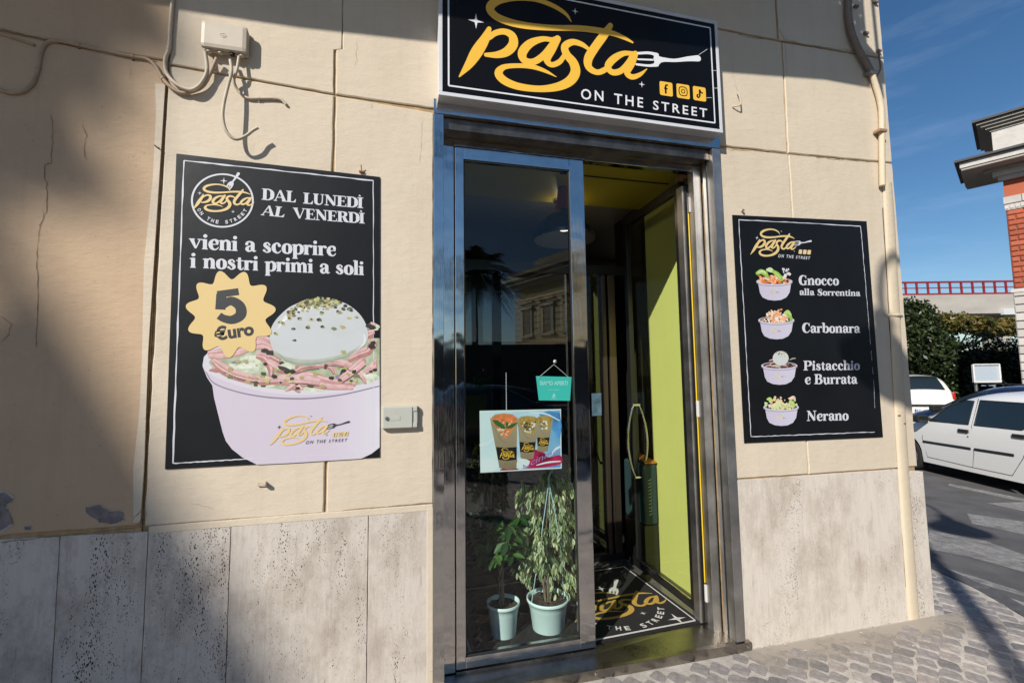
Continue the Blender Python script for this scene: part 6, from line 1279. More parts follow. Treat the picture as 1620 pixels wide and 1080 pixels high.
        for w_ in wheels:
            mb = MB(); y0 = s*(taper(w_)-.20); y1 = s*(taper(w_)-.015); tyre = [(.20*kz, 0), (.27*kz, -.0), (wr, .02), (wr, .165), (.27*kz, .185), (.20*kz, .180)]
            prof = tyre; vs_ = []; f_ = []; nn = 28
            for r, d in prof:
                for q in range(nn): a = 2*math.pi*q/nn; vs_.append((w_+r*math.cos(a), y0+(d if s > 0 else -d), wr+r*math.sin(a)))
            for i in range(len(prof)-1):
                for q in range(nn): f_.append((i*nn+q, i*nn+(q+1) % nn, (i+1)*nn+(q+1) % nn, (i+1)*nn+q))
            mb.add(vs_, f_, M_tyre, True); wh = mb.build('wheel', t)
            mb = MB(); P = [(w_+.2*kz*math.cos(a), y0+s*.165, wr+.2*kz*math.sin(a)) for a in np.linspace(0, 2*math.pi, 25)[:-1]]; mb.poly(P, M_rimm)
            for q in range(7): a = 2*math.pi*q/7; mb.obox((w_+.11*kz*math.cos(a), y0+s*.172, wr+.11*kz*math.sin(a)), [(math.cos(a), 0, math.sin(a)), (0, 1, 0), (-math.sin(a), 0, math.cos(a))], (.08*kz, .008, .022), M_rimm)
            mb.build('rim', wh)
    # screens and lamps
    def across(u0, u1, f0, f1, m, off=.006):
        mb = MB(); n_ = 8; V = []
        for i in range(n_+1):
            u = u0+(u1-u0)*i/n_; z = lerp(u, TOP); w = max(.1, yb(u, z)-.12*hw); f_ = f0+(f1-f0)*i/n_
            for j in range(9): q = -1+2*j/8; V.append((u-(off if u < L/2 else -off), q*w*f_, z+.022*(1-q*q)+off))
        mb.add(V, [(i*9+j, i*9+j+1, (i+1)*9+j+1, (i+1)*9+j) for i in range(n_) for j in range(8)], m, True); return mb
    across(1.08*k, 1.88*k, .98, .86, M_cgl).build('windscreen', t); rw = across(3.47*k, 3.72*k, .92, .96, M_cgl).build('rear_window', t)
    for s in (1, -1):
        mb = MB(); mb.box((.02, s*hw*.45, .60*kz), (.22, s*hw*.80, .74*kz), M_rimm, .03); mb.build('headlight', t)
        mb = MB(); mb.box((L-.15, s*hw*.80, .92*kz), (L-.045, s*hw*.89, 1.14*kz), M_lampr, .03); mb.build('tail_light', t)
    mb = MB(); mb.box((L-.12, -hw*.92, .36*kz), (L+.05, hw*.92, .58*kz), paint, .04); mb.box((L+.0, -hw*.8, .40*kz), (L+.055, hw*.8, .46*kz), M_trim, .01); mb.build('rear_bumper', t)
    mb = MB(); mb.box((-.05, -hw*.86, .30*kz), (.12, hw*.86, .54*kz), paint, .04); mb.build('front_bumper', t)
    mb = MB(); mb.tube([(1.95*k, 0, lerp(1.95*k, TOP)), (1.75*k, 0, lerp(1.95*k, TOP)+.18)], .005, M_trim, 6); mb.build('aerial', t)
    return t
M_cw = carpaint('white_paint', (.78, .78, .775), .3); M_cw2 = carpaint('cream_white_paint', (.74, .72, .65), .3); M_cb = carpaint('dark_blue_paint', (.012, .016, .05), .22)
car1 = make_car('parked_car', 'white five door hatchback with black side mouldings parked nearest beyond the corner', 'car', M_cw, loc=(10.34, 4.81, -.236), rot=math.radians(-107.9))
# car 2: white people carrier farther off, seen from behind
p_ = AT(1462, 640, 13.2)
M_plate = mat('plate_white', (.7, .72, .74), .4); M_eu = mat('plate_blue', (.02, .14, .55), .4); M_pk = mat('plate_ink', (.02, .02, .03), .5)
TOPV = [(0, .6), (.05, .75), (.3, .9), (.8, 1.02), (1.0, 1.08), (1.35, 1.32), (1.75, 1.52), (2.2, 1.6), (3.0, 1.62), (3.5, 1.56), (3.66, 1.35), (3.76, 1.05), (3.82, .8), (3.84, .5)]
L2 = 3.95
th2 = math.radians(-126); dir2 = Vector((math.cos(th2), math.sin(th2), 0)); back = AT(1466, 655, 13.8); left2 = Vector((-math.sin(th2), math.cos(th2), 0))
nose = Vector((back.x, back.y, 0))-dir2*L2
car2 = make_car('parked_car', 'cream white people carrier seen from behind, half hidden by the wall corner', 'car', M_cw2, L=L2, Hh=1.58, hw=.84, loc=(nose.x, nose.y, -.24), rot=th2, top=TOPV)
mb = MB(); mb.box((L2+.052, -.30, .60), (L2+.062, .24, .71), M_plate, .002); pb = mb.build('number_plate', car2)
mb = MB(); mb.box((L2+.0625, .19, .602), (L2+.064, .24, .708), M_eu); mb.box((L2+.0625, -.298, .602), (L2+.064, -.26, .708), M_eu); mb.build('plate_band', pb)
prp = Print((L2+.063, 0, 0), (0, 1, 0), (0, 0, 1), 6e-4)
fit_text(prp, 'EG 405NP', (-.25, .62), (.18, .62), (-.25, .69), M_pk, .02); prp.mb.build('plate_lettering', pb)
mb = MB(); mb.box((L2-.02, -.5, .80), (L2+.045, .5, .845), M_trim, .01); mb.build('boot_handle_bar', car2)
mb = MB(); mb.box((L2-.36, -.45, 1.50), (L2-.30, .1, 1.53), M_lampr, .005); mb.build('high_brake_light', car2)
# car 3: dark estate between them, only its roof shows
p3_ = AT(1590, 640, 9.6); th3 = math.radians(-105); d3 = Vector((math.cos(th3), math.sin(th3), 0)); n3 = Vector((p3_.x, p3_.y, 0))-d3*1.9
car3 = make_car('parked_car', 'dark blue estate car with roof rails, only its roof showing behind the white hatchback', 'car', M_cb, L=4.1, Hh=1.52, hw=.84, loc=(n3.x, n3.y, -.24), rot=th3)
for s in (1, -1): mb = MB(); mb.tube([(2.1, s*.56, 1.50), (2.2, s*.57, 1.565), (3.5, s*.56, 1.53), (3.6, s*.55, 1.46)], .016, M_trim, 7); mb.build('roof_rail', car3)

# ================================================================ far side
M_concv = mat('viaduct_concrete', (.42, .39, .345), .8, noise=.12, nscale=.6, stretch=(1, 1, 3)); M_redr = mat('red_railing', (.26, .022, .028), .5)
vd = thing('road_viaduct', 'concrete viaduct beam with dark red railing crossing beyond the hedge', 'bridge', (0, 0, 0)); vd.location = (20, 24, 0)
a = AT(1420, 484, 27); b = AT(1640, 482, 27); axv = Vector((b.x-a.x, b.y-a.y, 0)).normalized(); prv = Vector((-axv.y, axv.x, 0))
zt_, zb_ = AT(1500, 466, 27).z, AT(1500, 496.5, 27).z; p0 = Vector((a.x, a.y, 0))-axv*16; Lv = 46
def vbox(u0, u1, d0, d1, z0, z1, m, mb): mb.prism([tuple(p0+axv*u0+prv*d0+Vector((0, 0, z0))), tuple(p0+axv*u1+prv*d0+Vector((0, 0, z0))), tuple(p0+axv*u1+prv*d1+Vector((0, 0, z0))), tuple(p0+axv*u0+prv*d1+Vector((0, 0, z0)))], (0, 0, z1-z0), m)
mb = MB(); vbox(0, Lv, 0, 1.2, zb_, zt_, M_concv, mb); vbox(0, Lv, 1.2, 6.8, zb_+.55, zt_-.05, M_concv, mb); kid(mb, 'deck_beam', vd, recalc=True)
ua = (Vector((AT(1579, 510, 28.5).x, AT(1579, 510, 28.5).y, 0))-p0).dot(axv)
mb = MB(); vbox(ua-.38, ua+.42, 1.3, 2.3, -.3, zb_+.54, M_concv, mb); kid(mb, 'pier', vd, recalc=True)
for du in (-14, 13): mb = MB(); vbox(ua-.38+du, ua+.42+du, 1.3, 2.3, -.3, zb_+.54, M_concv, mb); kid(mb, 'pier', vd, recalc=True)
ub = (Vector((AT(1598, 490, 26.9).x, AT(1598, 490, 26.9).y, 0))-p0).dot(axv); M_wpan = mat('white_service_panel', (.62, .63, .62), .5); mb = MB(); vbox(ub-.5, ub+.8, -.18, -.005, AT(1598, 498, 27).z, AT(1598, 488.5, 27).z, M_wpan, mb); kid(mb, 'service_panel', vd, recalc=True)
zr = AT(1500, 444.5, 27).z; sp = 17.8/FPX*27; M_mesh = pane_glass('railing_infill', (.75, .72, .80), 1.1)
i = 0; u = 2.
while u < 30:
    mb = MB(); vbox(u-.045, u+.045, .1, .18, zt_, zr, M_redr, mb); kid(mb, 'railing_post', vd, recalc=True); u += sp
mb = MB(); vbox(0, 30, .08, .20, zr-.06, zr+.04, M_redr, mb); kid(mb, 'top_rail', vd, recalc=True); mb = MB(); vbox(0, 30, .09, .19, zt_+.02, zt_+.12, M_redr, mb); kid(mb, 'bottom_rail', vd, recalc=True)
mb = MB(); vbox(0, 30, .10, .17, (zr+zt_)/2+.02, (zr+zt_)/2+.07, M_redr, mb); kid(mb, 'middle_rail', vd, recalc=True)
mb = MB(); vbox(0, 30, 6.5, 6.6, zt_+.45, zt_+.52, M_redr, mb)
for q in range(12): vbox(9+q*1.7, 9.1+q*1.7, 6.5, 6.6, zt_, zt_+.5, M_redr, mb)
kid(mb, 'far_railing', vd, recalc=True)
# foliage
def leafcloud(name, parent, blobs, n, size, mats, seed, shell=.55):
    r = np.random.default_rng(seed); B = np.array(blobs, float); vol = B[:, 3]*B[:, 4]*B[:, 5]; idx = r.choice(len(B), n, p=vol/vol.sum())
    d = r.normal(size=(n, 3)); d /= np.linalg.norm(d, axis=1)[:, None]; rad = (shell+(1.08-shell)*r.random(n)**.7)*(1+.14*np.sin(d[:, 0]*7+d[:, 2]*9)+.10*np.sin(d[:, 1]*13+d[:, 2]*5))
    c = B[idx, :3]+d*rad[:, None]*B[idx, 3:6]; a = r.normal(size=(n, 3)); a /= np.linalg.norm(a, axis=1)[:, None]; b = np.cross(a, d+r.normal(size=(n, 3))*.7); b /= np.linalg.norm(b, axis=1)[:, None]
    s = size*(.5+r.random(n))[:, None]; V = np.stack([c-a*s, c+b*s*.45, c+a*s, c-b*s*.45], 1).reshape(-1, 3)
    me = bpy.data.meshes.new(name); me.vertices.add(4*n); me.vertices.foreach_set('co', V.ravel()); me.loops.add(4*n); me.loops.foreach_set('vertex_index', np.arange(4*n)); me.polygons.add(n); me.polygons.foreach_set('loop_start', np.arange(n)*4); me.polygons.foreach_set('loop_total', np.full(n, 4))
    for m in mats: me.materials.append(m)
    me.polygons.foreach_set('material_index', r.integers(0, len(mats), n).astype(np.int32)); me.update(); me.validate()
    o = bpy.data.objects.new(name, me); COL.objects.link(o); o.parent = parent; return o
F_d = [leafmat('hedge_leaf_%d' % i, c_, .25) for i, c_ in enumerate([(.018, .032, .010), (.032, .055, .016), (.055, .082, .022), (.012, .02, .008)])]
F_y = [leafmat('autumn_leaf_%d' % i, c_, .35) for i, c_ in enumerate([(.20, .16, .035), (.10, .12, .03), (.26, .17, .05), (.05, .07, .02)])]
M_bark = mat('bark', (.09, .07, .055), .9, noise=.4, nscale=9, bump=.02, bscale=9)
def tree(label, px, py_base, dep, blobs_px, n, size, mats, seed, trunk_r=.12, name='tree', cat='tree'):
    """blobs_px: (px, py, rx px, rz px, depth offset)"""
    b = AT(px, py_base, dep); t = thing(name, label, cat, (b.x, b.y, -.25)); B = []
    for x, y, rx, rz, do in blobs_px: q = AT(x, y, dep+do)-Vector(t.location); s = (dep+do)/FPX; B.append((q.x, q.y, q.z, rx*s, rx*s*.9, rz*s))
    leafcloud('crown', t, B, n, size, mats, seed)
    mb = MB(); top = B[0]; mb.tube(crom([(0, 0, 0), (.05, .03, top[2]*.4), (top[0]*.4, top[1]*.4, top[2]*.75), (top[0]*.8, top[1]*.8, top[2])], 4), [trunk_r*(1-.05*i) for i in range(13)], M_bark, 9)
    for q in B[1:5]: mb.tube([(top[0]*.35, top[1]*.35, top[2]*.65), ((top[0]*.35+q[0])/2, (top[1]*.35+q[1])/2, (q[2]+top[2]*.65)/2), q[:3]], [trunk_r*.5, trunk_r*.35, trunk_r*.15], M_bark, 6)
    mb.build('trunk', t); return t
tree('dense evergreen tree in sun just beyond the shop corner, left of the dark hedge', 1442, 600, 17, [(1447, 532, 36, 42, 0), (1440, 500, 26, 26, .3), (1475, 560, 26, 34, -.5), (1462, 495, 16, 16, .2), (1425, 560, 40, 40, .5), (1490, 545, 20, 20, .6)], 16000, .075, F_d, 3)
tree('yellowing autumn tree behind the hedge under the viaduct', 1520, 600, 24, [(1500, 512, 26, 16, 0), (1538, 514, 26, 13, .5), (1570, 520, 26, 12, 1), (1478, 518, 18, 14, .3), (1600, 516, 22, 14, 1.5)], 9000, .10, F_y, 5)
hg = thing('clipped_hedge', 'tall dark clipped hedge in shade behind the parked cars', 'hedge', tuple(AT(1545, 590, 18.5)-Vector((0, 0, 1.6))))
B = []
for i in range(-14, 24):
    x = 1462+i*11.5; q = AT(x, 560, 18.8)-Vector(hg.location)
    for zz in (.2, .9, 1.7, 2.35): B.append((q.x+random.uniform(-.1, .1), q.y+random.uniform(-.1, .1), zz+random.uniform(-.1, .1)+(.35 if i in (8, 9, 14) else 0), .55, .55, .6))
leafcloud('hedge_foliage', hg, B, 40000, .07, F_d, 8, .7)
mb = MB(); e0 = AT(1300, 560, 19.)-Vector(hg.location); e1 = AT(1735, 560, 19.)-Vector(hg.location); dd_ = Vector((e1.x-e0.x, e1.y-e0.y, 0)).normalized(); nn2 = Vector((-dd_.y, dd_.x, 0))*.5
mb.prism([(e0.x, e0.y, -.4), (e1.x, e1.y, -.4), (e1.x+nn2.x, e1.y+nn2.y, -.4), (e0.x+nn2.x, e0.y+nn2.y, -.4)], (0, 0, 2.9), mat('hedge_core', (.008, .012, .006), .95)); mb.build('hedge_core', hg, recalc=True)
# information board
ib = thing('notice_board', 'white notice board on two posts in front of the dark hedge', 'sign board', tuple(Vector((AT(1562, 592, 10.7).x, AT(1562, 592, 10.7).y, -.24))))
q = [AT(1539, 577.5, 10.7), AT(1580, 575.5, 10.7), AT(1583.5, 604.5, 10.7), AT(1541.5, 604.5, 10.7)]; u_ = (q[1]-q[0]); u_.z = 0; u_.normalize(); v_ = Vector((-u_.y, u_.x, 0)); zt2, zb2 = (q[0].z+q[1].z)/2, q[3].z; wl = (q[1]-q[0]).length
M_brd = mat('board_white', (.46, .52, .57), .45, noise=.04, nscale=4); M_brdp = mat('board_print', (.42, .55, .68), .5)
org = q[0]; org = Vector((org.x, org.y, 0))
mb = MB(); mb.prism([tuple(org+Vector((0, 0, zb2))), tuple(org+u_*wl+Vector((0, 0, zb2))), tuple(org+u_*wl+Vector((0, 0, zt2))), tuple(org+Vector((0, 0, zt2)))], v_*.04, M_brd); kid(mb, 'board', ib, recalc=True)
mb = MB()
for a_, b_2 in (((0, zb2), (wl, zb2)), ((wl, zb2), (wl, zt2)), ((wl, zt2), (0, zt2)), ((0, zt2), (0, zb2))): mb.tube([org+u_*a_[0]+Vector((0, 0, a_[1]))-v_*.01, org+u_*b_2[0]+Vector((0, 0, b_2[1]))-v_*.01], .02, M_wht, 6)
kid(mb, 'frame', ib)
for f_ in (.15, .85): mb = MB(); mb.tube([org+u_*wl*f_+v_*.06+Vector((0, 0, -.26)), org+u_*wl*f_+v_*.06+Vector((0, 0, zt2-.05))], .03, M_met, 8); kid(mb, 'post', ib)
pr = Print(tuple(org), tuple(u_), (0, 0, 1), 2e-3)
for k in range(5): z = zt2-.13-k*.09; pr.stroke([(wl*.25, z, .012), (wl*(.75-.1*(k % 2)), z, .012)], M_brdp, smooth=False)
skid(pr, 'faint_text_lines', ib)

# red brick building at the right edge
rb = thing('brick_building', 'red brick building with grey stone base and deep bracketed cornice at the right edge', 'building', (22, 12, 0))
DB = 13.; KB = DB/20; cA = AT(1604, 455, DB); cA = Vector((cA.x, cA.y, 0))
fdir = Vector((math.cos(math.radians(-62)), math.sin(math.radians(-62)), 0)); bdir = Vector((math.cos(math.radians(28)), math.sin(math.radians(28)), 0))   # street face runs to the right of the frame
M_brick = [mat('red_brick_%d' % i, c_, .8, noise=.14, nscale=7, bump=.01, bscale=20) for i, c_ in enumerate([(.36, .085, .04), (.42, .105, .05), (.31, .07, .034)])]; M_rend = mat('red_render', (.40, .10, .045), .8, noise=.06, nscale=2); M_stone = [mat('grey_stone_%d' % i, c_, .8, noise=.1, nscale=4, bump=.006, bscale=12) for i, c_ in enumerate([(.46, .43, .40), (.52, .49, .455), (.42, .40, .375)])]; M_mort = mat('mortar_grey', (.24, .13, .09), .9); M_slate = mat('dark_roof_edge', (.03, .03, .032), .6); M_soff = mat('eave_boards', (.34, .31, .27), .7)
zz = lambda y, x=1600: AT(x, y, DB).z
z_base_top = zz(457); z_band0, z_band1 = zz(330), zz(309); z_rend = zz(281); z_cor = zz(268)
def bb(u0, u1, d0, d1, z0, z1, m, mb): # u along street face, d outwards(-) / inwards(+)
    f_ = lambda u, d, z: tuple(cA+fdir*u*KB+bdir*d*KB+Vector((0, 0, z))); mb.prism([f_(u0, d0, z0), f_(u1, d0, z0), f_(u1, d1, z0), f_(u0, d1, z0)], (0, 0, z1-z0), m)
mb = MB(); bb(.0, 12, .03, 9, -.3, z_cor, M_mort, mb); kid(mb, 'core_wall', rb, recalc=True)
bh, bl_ = (z_band0-z_base_top)/15, .52*KB
proto = {}
ang_f = math.atan2(fdir.y, fdir.x)
def piece(name, L, H, m, bev):
    mb = MB(); c0 = .035*KB; V = [(0, .03, 0), (L, .03, 0), (L, .03, H), (0, .03, H), (0, 0, 0), (L, 0, 0), (L, 0, H), (0, 0, H), (bev, -c0, bev), (L-bev, -c0, bev), (L-bev, -c0, H-bev), (bev, -c0, H-bev)]
    mb.add(V, [(8, 9, 10, 11), (4, 5, 9, 8), (5, 6, 10, 9), (6, 7, 11, 10), (7, 4, 8, 11), (0, 1, 5, 4), (1, 2, 6, 5), (2, 3, 7, 6), (3, 0, 4, 7)], m); return mb.mesh(name)
pb3 = [[piece('brick', L, bh-.018, m, .03) for m in M_brick] for L in (bl_-.018, bl_*.5-.018)]
for r in range(15):
    u = 0.; k = r % 2
    while u < 2.4:
        q = k; L = (bl_, bl_*.5)[q]; pos = cA+fdir*(u+.009)+Vector((0, 0, z_base_top+r*bh+.009)); inst('brick', random.choice(pb3[q]), rb, pos-Vector(rb.location), (0, 0, ang_f)); u += L; k = 1-k
sh = (z_base_top+.3)/18; ps = [[piece('stone_block', L, sh-.02, m, .02) for m in M_stone] for L in (.78*KB, .4*KB)]
for r in range(18):
    u = -.04; k = r % 2
    while u < 2.4: q = k; pos = cA+fdir*(u+.01)-bdir*.035+Vector((0, 0, -.3+r*sh+.01)); inst('stone_block', random.choice(ps[q]), rb, pos-Vector(rb.location), (0, 0, ang_f)); u += (.80*KB+.005, .42*KB+.005)[q]; k = 1-k
mb = MB(); bb(-.10, 8, -.12, .05, z_base_top-.11, z_base_top-.01, M_stone[1], mb); kid(mb, 'string_course', rb, recalc=True)
mb = MB(); bb(-.03, 8, -.05, .03, z_band0+.002, z_band1-.195, M_stone[0], mb)
for i in range(24): bb(-.03+i*.16, .07+i*.16, -.085, -.05, z_band0+.04, z_band0+.13, M_stone[1], mb)
kid(mb, 'dentil_band', rb, recalc=True)
for i in range(5): mb = MB(); bb(-.05+i*.56, .49+i*.56, -.10, .03, z_band1-.19, z_band1+.013, M_stone[i % 3], mb); kid(mb, 'stone_block', rb, recalc=True)
mb = MB(); bb(0, 8, -.01, .03, z_band1+.015, z_rend, M_rend, mb); kid(mb, 'red_frieze', rb, recalc=True)
mb = MB(); bb(-.15, 8, -.18, .05, z_rend+.002, z_rend+.13, M_stone[0], mb); bb(-.3, 8, -.32, .05, z_rend+.132, z_rend+.29, M_stone[1], mb); bb(-.55, 8, -.52, .05, z_rend+.292, z_rend+.40, M_soff, mb); kid(mb, 'cornice_moulding', rb, recalc=True)
ez = z_rend+.36; ov = 1.22
mb = MB(); bb(-ov, 9, -ov, 2, ez+.002, ez+.065, M_soff, mb); kid(mb, 'eave_soffit', rb, recalc=True)
mb = MB(); bb(-ov-.04, 9, -ov-.05, 2, ez+.067, ez+.235, M_stone[1], mb); kid(mb, 'eave_fascia', rb, recalc=True)
mb = MB(); bb(-ov-.2, 9, -ov-.22, 2, ez+.237, ez+.30, M_slate, mb); kid(mb, 'gutter', rb, recalc=True)
mb = MB(); bb(-.2, 9, -.2, 3, ez+.302, ez+1.14, M_stone[1], mb)
for i in range(6):
    for j in range(2): bb(1.0+i*.45, 1.2+i*.45, -.24, -.205, ez+.49+j*.26, ez+.62+j*.26, M_slate, mb)
kid(mb, 'attic_wall', rb, recalc=True)
for i in range(5): o_ = .05+.13*i; mb = MB(); bb(-.2-o_, 9, -.2-o_, 3, ez+1.142+.072*i, ez+1.205+.072*i, M_soff if i < 4 else M_slate, mb); kid(mb, 'attic_moulding', rb, recalc=True)
# a second building farther down keeps the ground line closed
# ================================================================ across the street behind the photographer: what the glass and steel mirror, and what throws the shadows
# street lamp with two bell shades: its shadow lies over the paving and the corner pipe
M_lamp = mat('lamp_green_black', (.02, .028, .026), .45)
hL = 5.0; PA = Vector((6.0, 1.55, -.1)); PB = Vector((3.15, 0, 1.72))
hA = PA-SD*((hL-PA.z)/-SD.z); hB = PB-SD*((hL-PB.z)/-SD.z)
mid = (hA+hB)/2; gm_ = Vector((3.876, .196, 0))-SD*((hL+.6)/-SD.z); 
t_ = ((mid-Vector((3.068, -.607, 0)))).dot(Vector((SD.x, SD.y, 0)).normalized())
basexy = Vector((3.068, -.607, 0))+Vector((SD.x, SD.y, 0)).normalized()*t_
lp = thing('street_lamp', 'dark double armed street lamp with two bell shaped shades behind the photographer', 'street lamp', (basexy.x, basexy.y, 0))
mb = MB(); mb.tube([(0, 0, 0), (0, 0, .5), (0, 0, 1.1), (0, 0, 3.0), (0, 0, 5.7)], [.11, .10, .075, .065, .045], M_lamp, 14)
for z, r in ((.04, .17), (.55, .13), (1.15, .115), (2.6, .10), (4.2, .08)): mb.lathe([(r*.7, -.05), (r, -.02), (r, .02), (r*.7, .05)], (0, 0, z), M_lamp, 14)
mb.build('pole', lp)
for h in (hA, hB):
    d = h-Vector((basexy.x, basexy.y, hL)); d.z = 0; P = [(0, 0, 5.3), (d.x*.25, d.y*.25, 5.55), (d.x*.6, d.y*.6, 5.68), (d.x*.9, d.y*.9, 5.6), (d.x, d.y, 5.42), (d.x, d.y, hL+.24)]
    mb = MB(); mb.tube(crom(P, 6), .024, M_lamp, 9); mb.build('arm', lp)
    mb = MB(); mb.lathe([(0, .26), (.05, .25), (.07, .2), (.06, .12), (.10, .07), (.17, -.02), (.22, -.12), (.27, -.16), (.27, -.18), (.02, -.15)], (d.x, d.y, hL), M_lamp, 26); mb.build('shade', lp)
# date palm mirrored in the door glass
F_p = [leafmat('palm_leaf_%d' % i, c_, .15) for i, c_ in enumerate([(.022, .034, .012), (.04, .055, .02)])]
pc = MIRR(757, 428, 37); pm = thing('palm_tree', 'tall date palm across the street, mirrored in the left door glass', 'palm', (pc.x, pc.y, 0))
mb = MB(); mb.tube([(0, 0, 0), (.05, 0, pc.z*.5), (0, 0, pc.z-.6), (0, 0, pc.z)], [.34, .28, .27, .42], M_bark, 12); mb.build('trunk', pm)
random.seed(5); mb = MB()
for k in range(74):
    th = random.uniform(0, 2*math.pi); el = random.uniform(-.5, 1.25); L = random.uniform(3.7, 4.7); P = []
    for i in range(12):
        s = i/11; x = L*s*math.cos(el)*(1-.10*s); z = L*s*math.sin(el)-2.3*s*s*(1.15 if el > 0 else .7); P.append(Vector((x*math.cos(th), x*math.sin(th), pc.z+z)))
    mb.tube(P, [.035*(1-.8*i/11) for i in range(12)], F_p[0], 4, cap=False)
    sd_ = Vector((-math.sin(th), math.cos(th), 0))
    for i in range(1, 12):
        for q in (0, .5):
            if i == 11 and q: continue
            p = P[i].lerp(P[min(i+1, 11)], q); tg = (P[i]-P[i-1]).normalized(); l = .95*math.sin(math.pi*min(.97, (i+q)/12+.12))+.06
            for s in (-1, 1):
                e = p+sd_*s*l*.75+tg*l*.55-Vector((0, 0, l*.45)); w = tg*.06; mb.add([p-w, p+w, e], [(0, 1, 2)], random.choice(F_p))
mb.build('crown', pm)
# old ochre town house mirrored in the glass
M_och = mat('ochre_render', (.56, .45, .25), .8, noise=.1, nscale=.8); M_trimo = mat('stone_trim', (.56, .50, .38), .8, noise=.08, nscale=2); M_shut = mat('window_dark', (.03, .035, .035), .3); M_shut2 = mat('shutter_grey', (.16, .16, .13), .6)
hc = MIRR(826, 560, 42); hb = thing('town_house', 'old ochre town house with pedimented windows across the street, mirrored in the door glass', 'building', (hc.x, hc.y, 0))
# wall runs to the mirror's right; in the world that is +x, slightly towards the shop
wd_ = Vector((math.cos(math.radians(68)), math.sin(math.radians(68)), 0)); wi = Vector((wd_.y, -wd_.x, 0)); c_ = Vector((hc.x, hc.y, 0)); ztop = MIRR(826, 446, 42).z
def hb_(u0, u1, d0, d1, z0, z1, m, mb):
    f_ = lambda u, d, z: tuple(c_+wd_*u+wi*d+Vector((0, 0, z))); mb.prism([f_(u0, d0, z0), f_(u1, d0, z0), f_(u1, d1, z0), f_(u0, d1, z0)], (0, 0, z1-z0), m)
mb = MB(); hb_(0, 20, 0, 12, 0, ztop, M_och, mb); kid(mb, 'wall', hb, recalc=True)
mb = MB()
for r in range(int(ztop/.55)): hb_(-.04, 16, -.05, 0, r*.55+.05, r*.55+.5, M_och, mb)
kid(mb, 'rusticated_courses', hb, recalc=True)
mb = MB(); hb_(-.9, 16.5, -.9, 12, ztop, ztop+.35, M_trimo, mb); hb_(-.5, 16.2, -.5, 12, ztop-.4, ztop-.002, M_trimo, mb); hb_(-1.1, 16.7, -1.1, 12.2, ztop+.352, ztop+.6, M_trimo, mb); kid(mb, 'cornice', hb, recalc=True)
mb = MB(); hb_(-1, 16.5, -.95, 12, ztop+.602, ztop+.8, mat('roof_grey', (.2, .2, .2), .7), mb); hb_(1, 16, .8, 11, ztop+.802, ztop+2.0, M_trimo, mb); kid(mb, 'roof', hb, recalc=True)
for fl, zc in ((0, ztop-3.6), (1, ztop-8.0)):
    for i in range(5):
        u = 1.9+i*3.0; mb = MB(); hb_(u-.55, u+.55, -.075, -.055, zc-1.1, zc+1.1, M_shut, mb); hb_(u-.02, u+.02, -.085, -.076, zc-1.1, zc+1.1, M_shut2, mb); wn = kid(mb, 'window', hb, recalc=True)
        mb = MB(); hb_(u-.85, u-.56, -.14, -.055, zc-1.3, zc+1.2, M_trimo, mb); hb_(u+.56, u+.85, -.14, -.055, zc-1.3, zc+1.2, M_trimo, mb); hb_(u-1.0, u+1.0, -.25, -.055, zc+1.202, zc+1.4, M_trimo, mb); hb_(u-1.15, u+1.15, -.35, -.055, zc+1.75, zc+1.9, M_trimo, mb); hb_(u-.8, u+.8, -.12, -.055, zc+1.402, zc+1.748, M_trimo, mb); hb_(u-1.0, u+1.0, -.22, -.055, zc-1.45, zc-1.302, M_trimo, mb); kid(mb, 'window_frame', hb, recalc=True)
# dark wall added for the mirrored black band, its shade put into the colour
M_dw = mat('wall_shade_tone', (.05, .045, .04), .8, noise=.3, nscale=2)
a = MIRR(700, 545, 26); gw = thing('added_dark_wall', 'added dark wall across the street, mirrored as the black band in the door glass', 'wall', (a.x, a.y, 0))
mb = MB(); b = MIRR(1010, 540, 26)
mb.prism([(a.x-9, a.y-1, -.1), (b.x+6, b.y, -.1), (b.x+6, b.y-.4, -.1), (a.x-9, a.y-1.4, -.1)], (0, 0, a.z+.1), M_dw); kid(mb, 'wall_body', gw, recalc=True)
mb = MB(); mb.prism([(a.x-9.1, a.y-.9, a.z+.002), (b.x+6.1, b.y+.1, a.z+.002), (b.x+6.1, b.y-.5, a.z+.002), (a.x-9.1, a.y-1.5, a.z+.002)], (0, 0, .12), M_dw); kid(mb, 'coping', gw, recalc=True)
# black car parked at the opposite kerb
mc = MIRR(880, 640, 9.5)
make_car('parked_car', 'black car parked along the opposite kerb, mirrored low in the door glass', 'car', carpaint('black_paint', (.006, .006, .007), .12), L=4.3, Hh=1.46, hw=.86, loc=(mc.x+1.2, mc.y, -.03), rot=math.radians(172))
# unseen blocker, outlined as a steep roof to throw the slanting soft wall shadow
M_tow = mat('tower_render', (.30, .25, .19), .85, noise=.1, nscale=1)
yT = -17.5
def back(x, z, y=yT): k = (0-y)/SD.y; return (x-SD.x*k, y, z-SD.z*k)
tw = thing('shadow_gable', 'unseen steep gabled house across the street, shaped to throw the slanting wall shadow at left', 'building', (back(-1.43, 2.19)[0], yT, 0))
P = [back(-1.50, 2.10), back(-1.03, 1.25), back(-.44, .13), back(-.2, -.5)]; P2 = [back(-6.5, -.5), back(-6.5, 1.0), back(-2.6, 1.35), back(-1.68, 1.98)]
Q = P+[(P[-1][0], yT, 0), (P2[0][0], yT, 0)]+P2; mb = MB(); mb.prism(Q, (-7.25, -6.88, 0), M_tow); kid(mb, 'gabled_body', tw, recalc=True)
mb = MB()
for u in (-2.2, -4, -5.8):
    for z in (3, 6, 9, 12): x0 = P[-1][0]+u; mb.box((x0-.5, yT+.01, z), (x0+.5, yT+.05, z+1.6), M_shut)
kid(mb, 'window_row', tw)
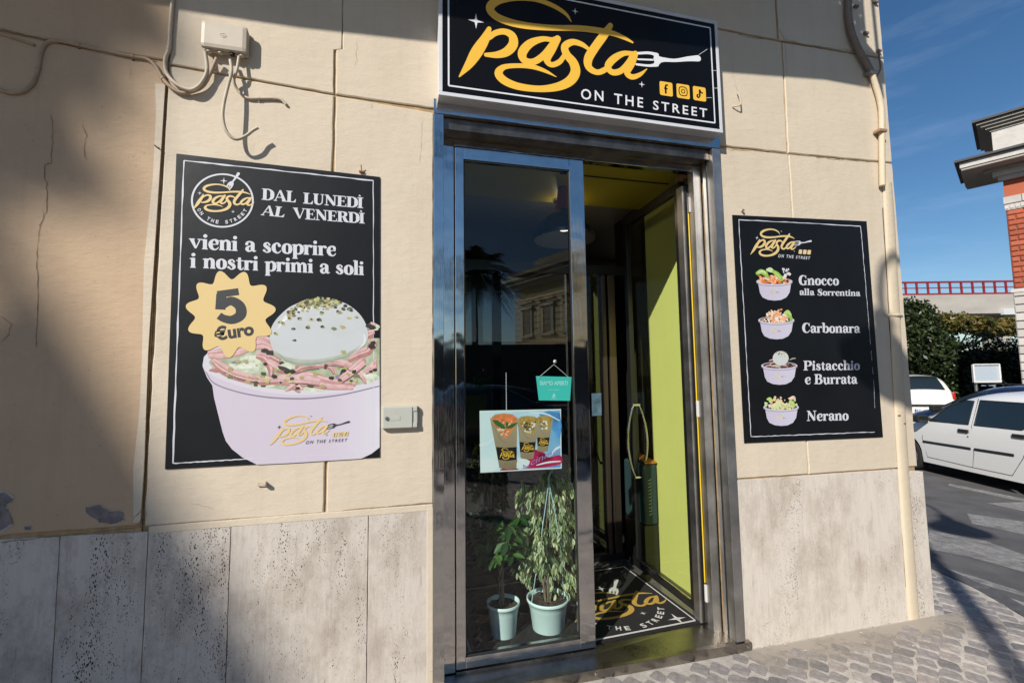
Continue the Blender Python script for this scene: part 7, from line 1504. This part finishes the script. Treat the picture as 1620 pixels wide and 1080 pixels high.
# umbrella pine crown for the blurred shadow at upper left
tp_ = thing('umbrella_pine', 'umbrella pine across the street, out of the picture to the left', 'tree', (back(-2.1, 3.0, -15)[0], -15, 0)); c0_ = Vector(back(-2.1, 3.0, -15)); B = []
for x, z, r in ((-2.45, 3.2, .72), (-2.1, 2.85, .42), (-2.0, 3.5, .5), (-1.85, 3.2, .36), (-1.8, 2.7, .2), (-1.8, 3.75, .42), (-2.6, 2.3, .5), (-2.2, 3.9, .7), (-1.6, 3.35, .24), (-1.5, 3.7, .26), (-1.95, 2.45, .18)):
    q = Vector(back(x, z, -15))-Vector(tp_.location); B.append((q.x, q.y, q.z, r, r, r))
leafcloud('crown', tp_, B, 22000, .10, F_d, 12, .1)
mb = MB(); z0 = B[0][2]; mb.tube([(-.3, 0, 0), (-.2, 0, z0*.5), (-.1, 0, z0-.5)], [.3, .24, .18], M_bark, 10)
for q in B[:5]: mb.tube([(-.1, 0, z0-1), q[:3]], [.12, .05], M_bark, 6)
mb.build('trunk', tp_)

# the rest of the street behind the photographer: plain houses that close off the low sky
M_h = [mat('street_render_%d' % i, c_, .85, noise=.1, nscale=.7) for i, c_ in enumerate([(.34, .26, .18), (.40, .33, .24), (.30, .20, .14)])]
def street_house(label, x0, y0, ang_, wdt, dep_, hgt, m):
    t = thing('street_house', label, 'building', (x0, y0, 0), ang_)
    mb = MB(); mb.box((0, -dep_, 0), (wdt, 0, hgt), m); mb.build('wall', t)
    mb = MB(); mb.box((-.3, -dep_-.3, hgt+.002), (wdt+.3, .5, hgt+.4), M_trimo); mb.build('cornice', t)
    n = int(wdt/3.2); wm = MB(); wm.box((0, .002, 0), (1.1, .05, 1.9), M_shut); wm.box((-.15, .003, -.15), (1.25, .12, -.01), M_trimo); wme = wm.mesh('window')
    for i in range(n):
        for j in range(int(hgt/3.6)): inst('window', wme, t, (1.2+i*3.2, 0, 1.2+j*3.6))
street_house('brown rendered apartment house across the street, farthest left behind the photographer', -62, -24, math.radians(-4), 22, 10, 13, M_h[0])
street_house('sand coloured apartment house across the street, between brown house and gabled house', -39, -27, math.radians(0), 14, 10, 12, M_h[1])
street_house('low reddish house across the street far right of the ochre town house', 30, -34, math.radians(12), 24, 10, 12, M_h[2])
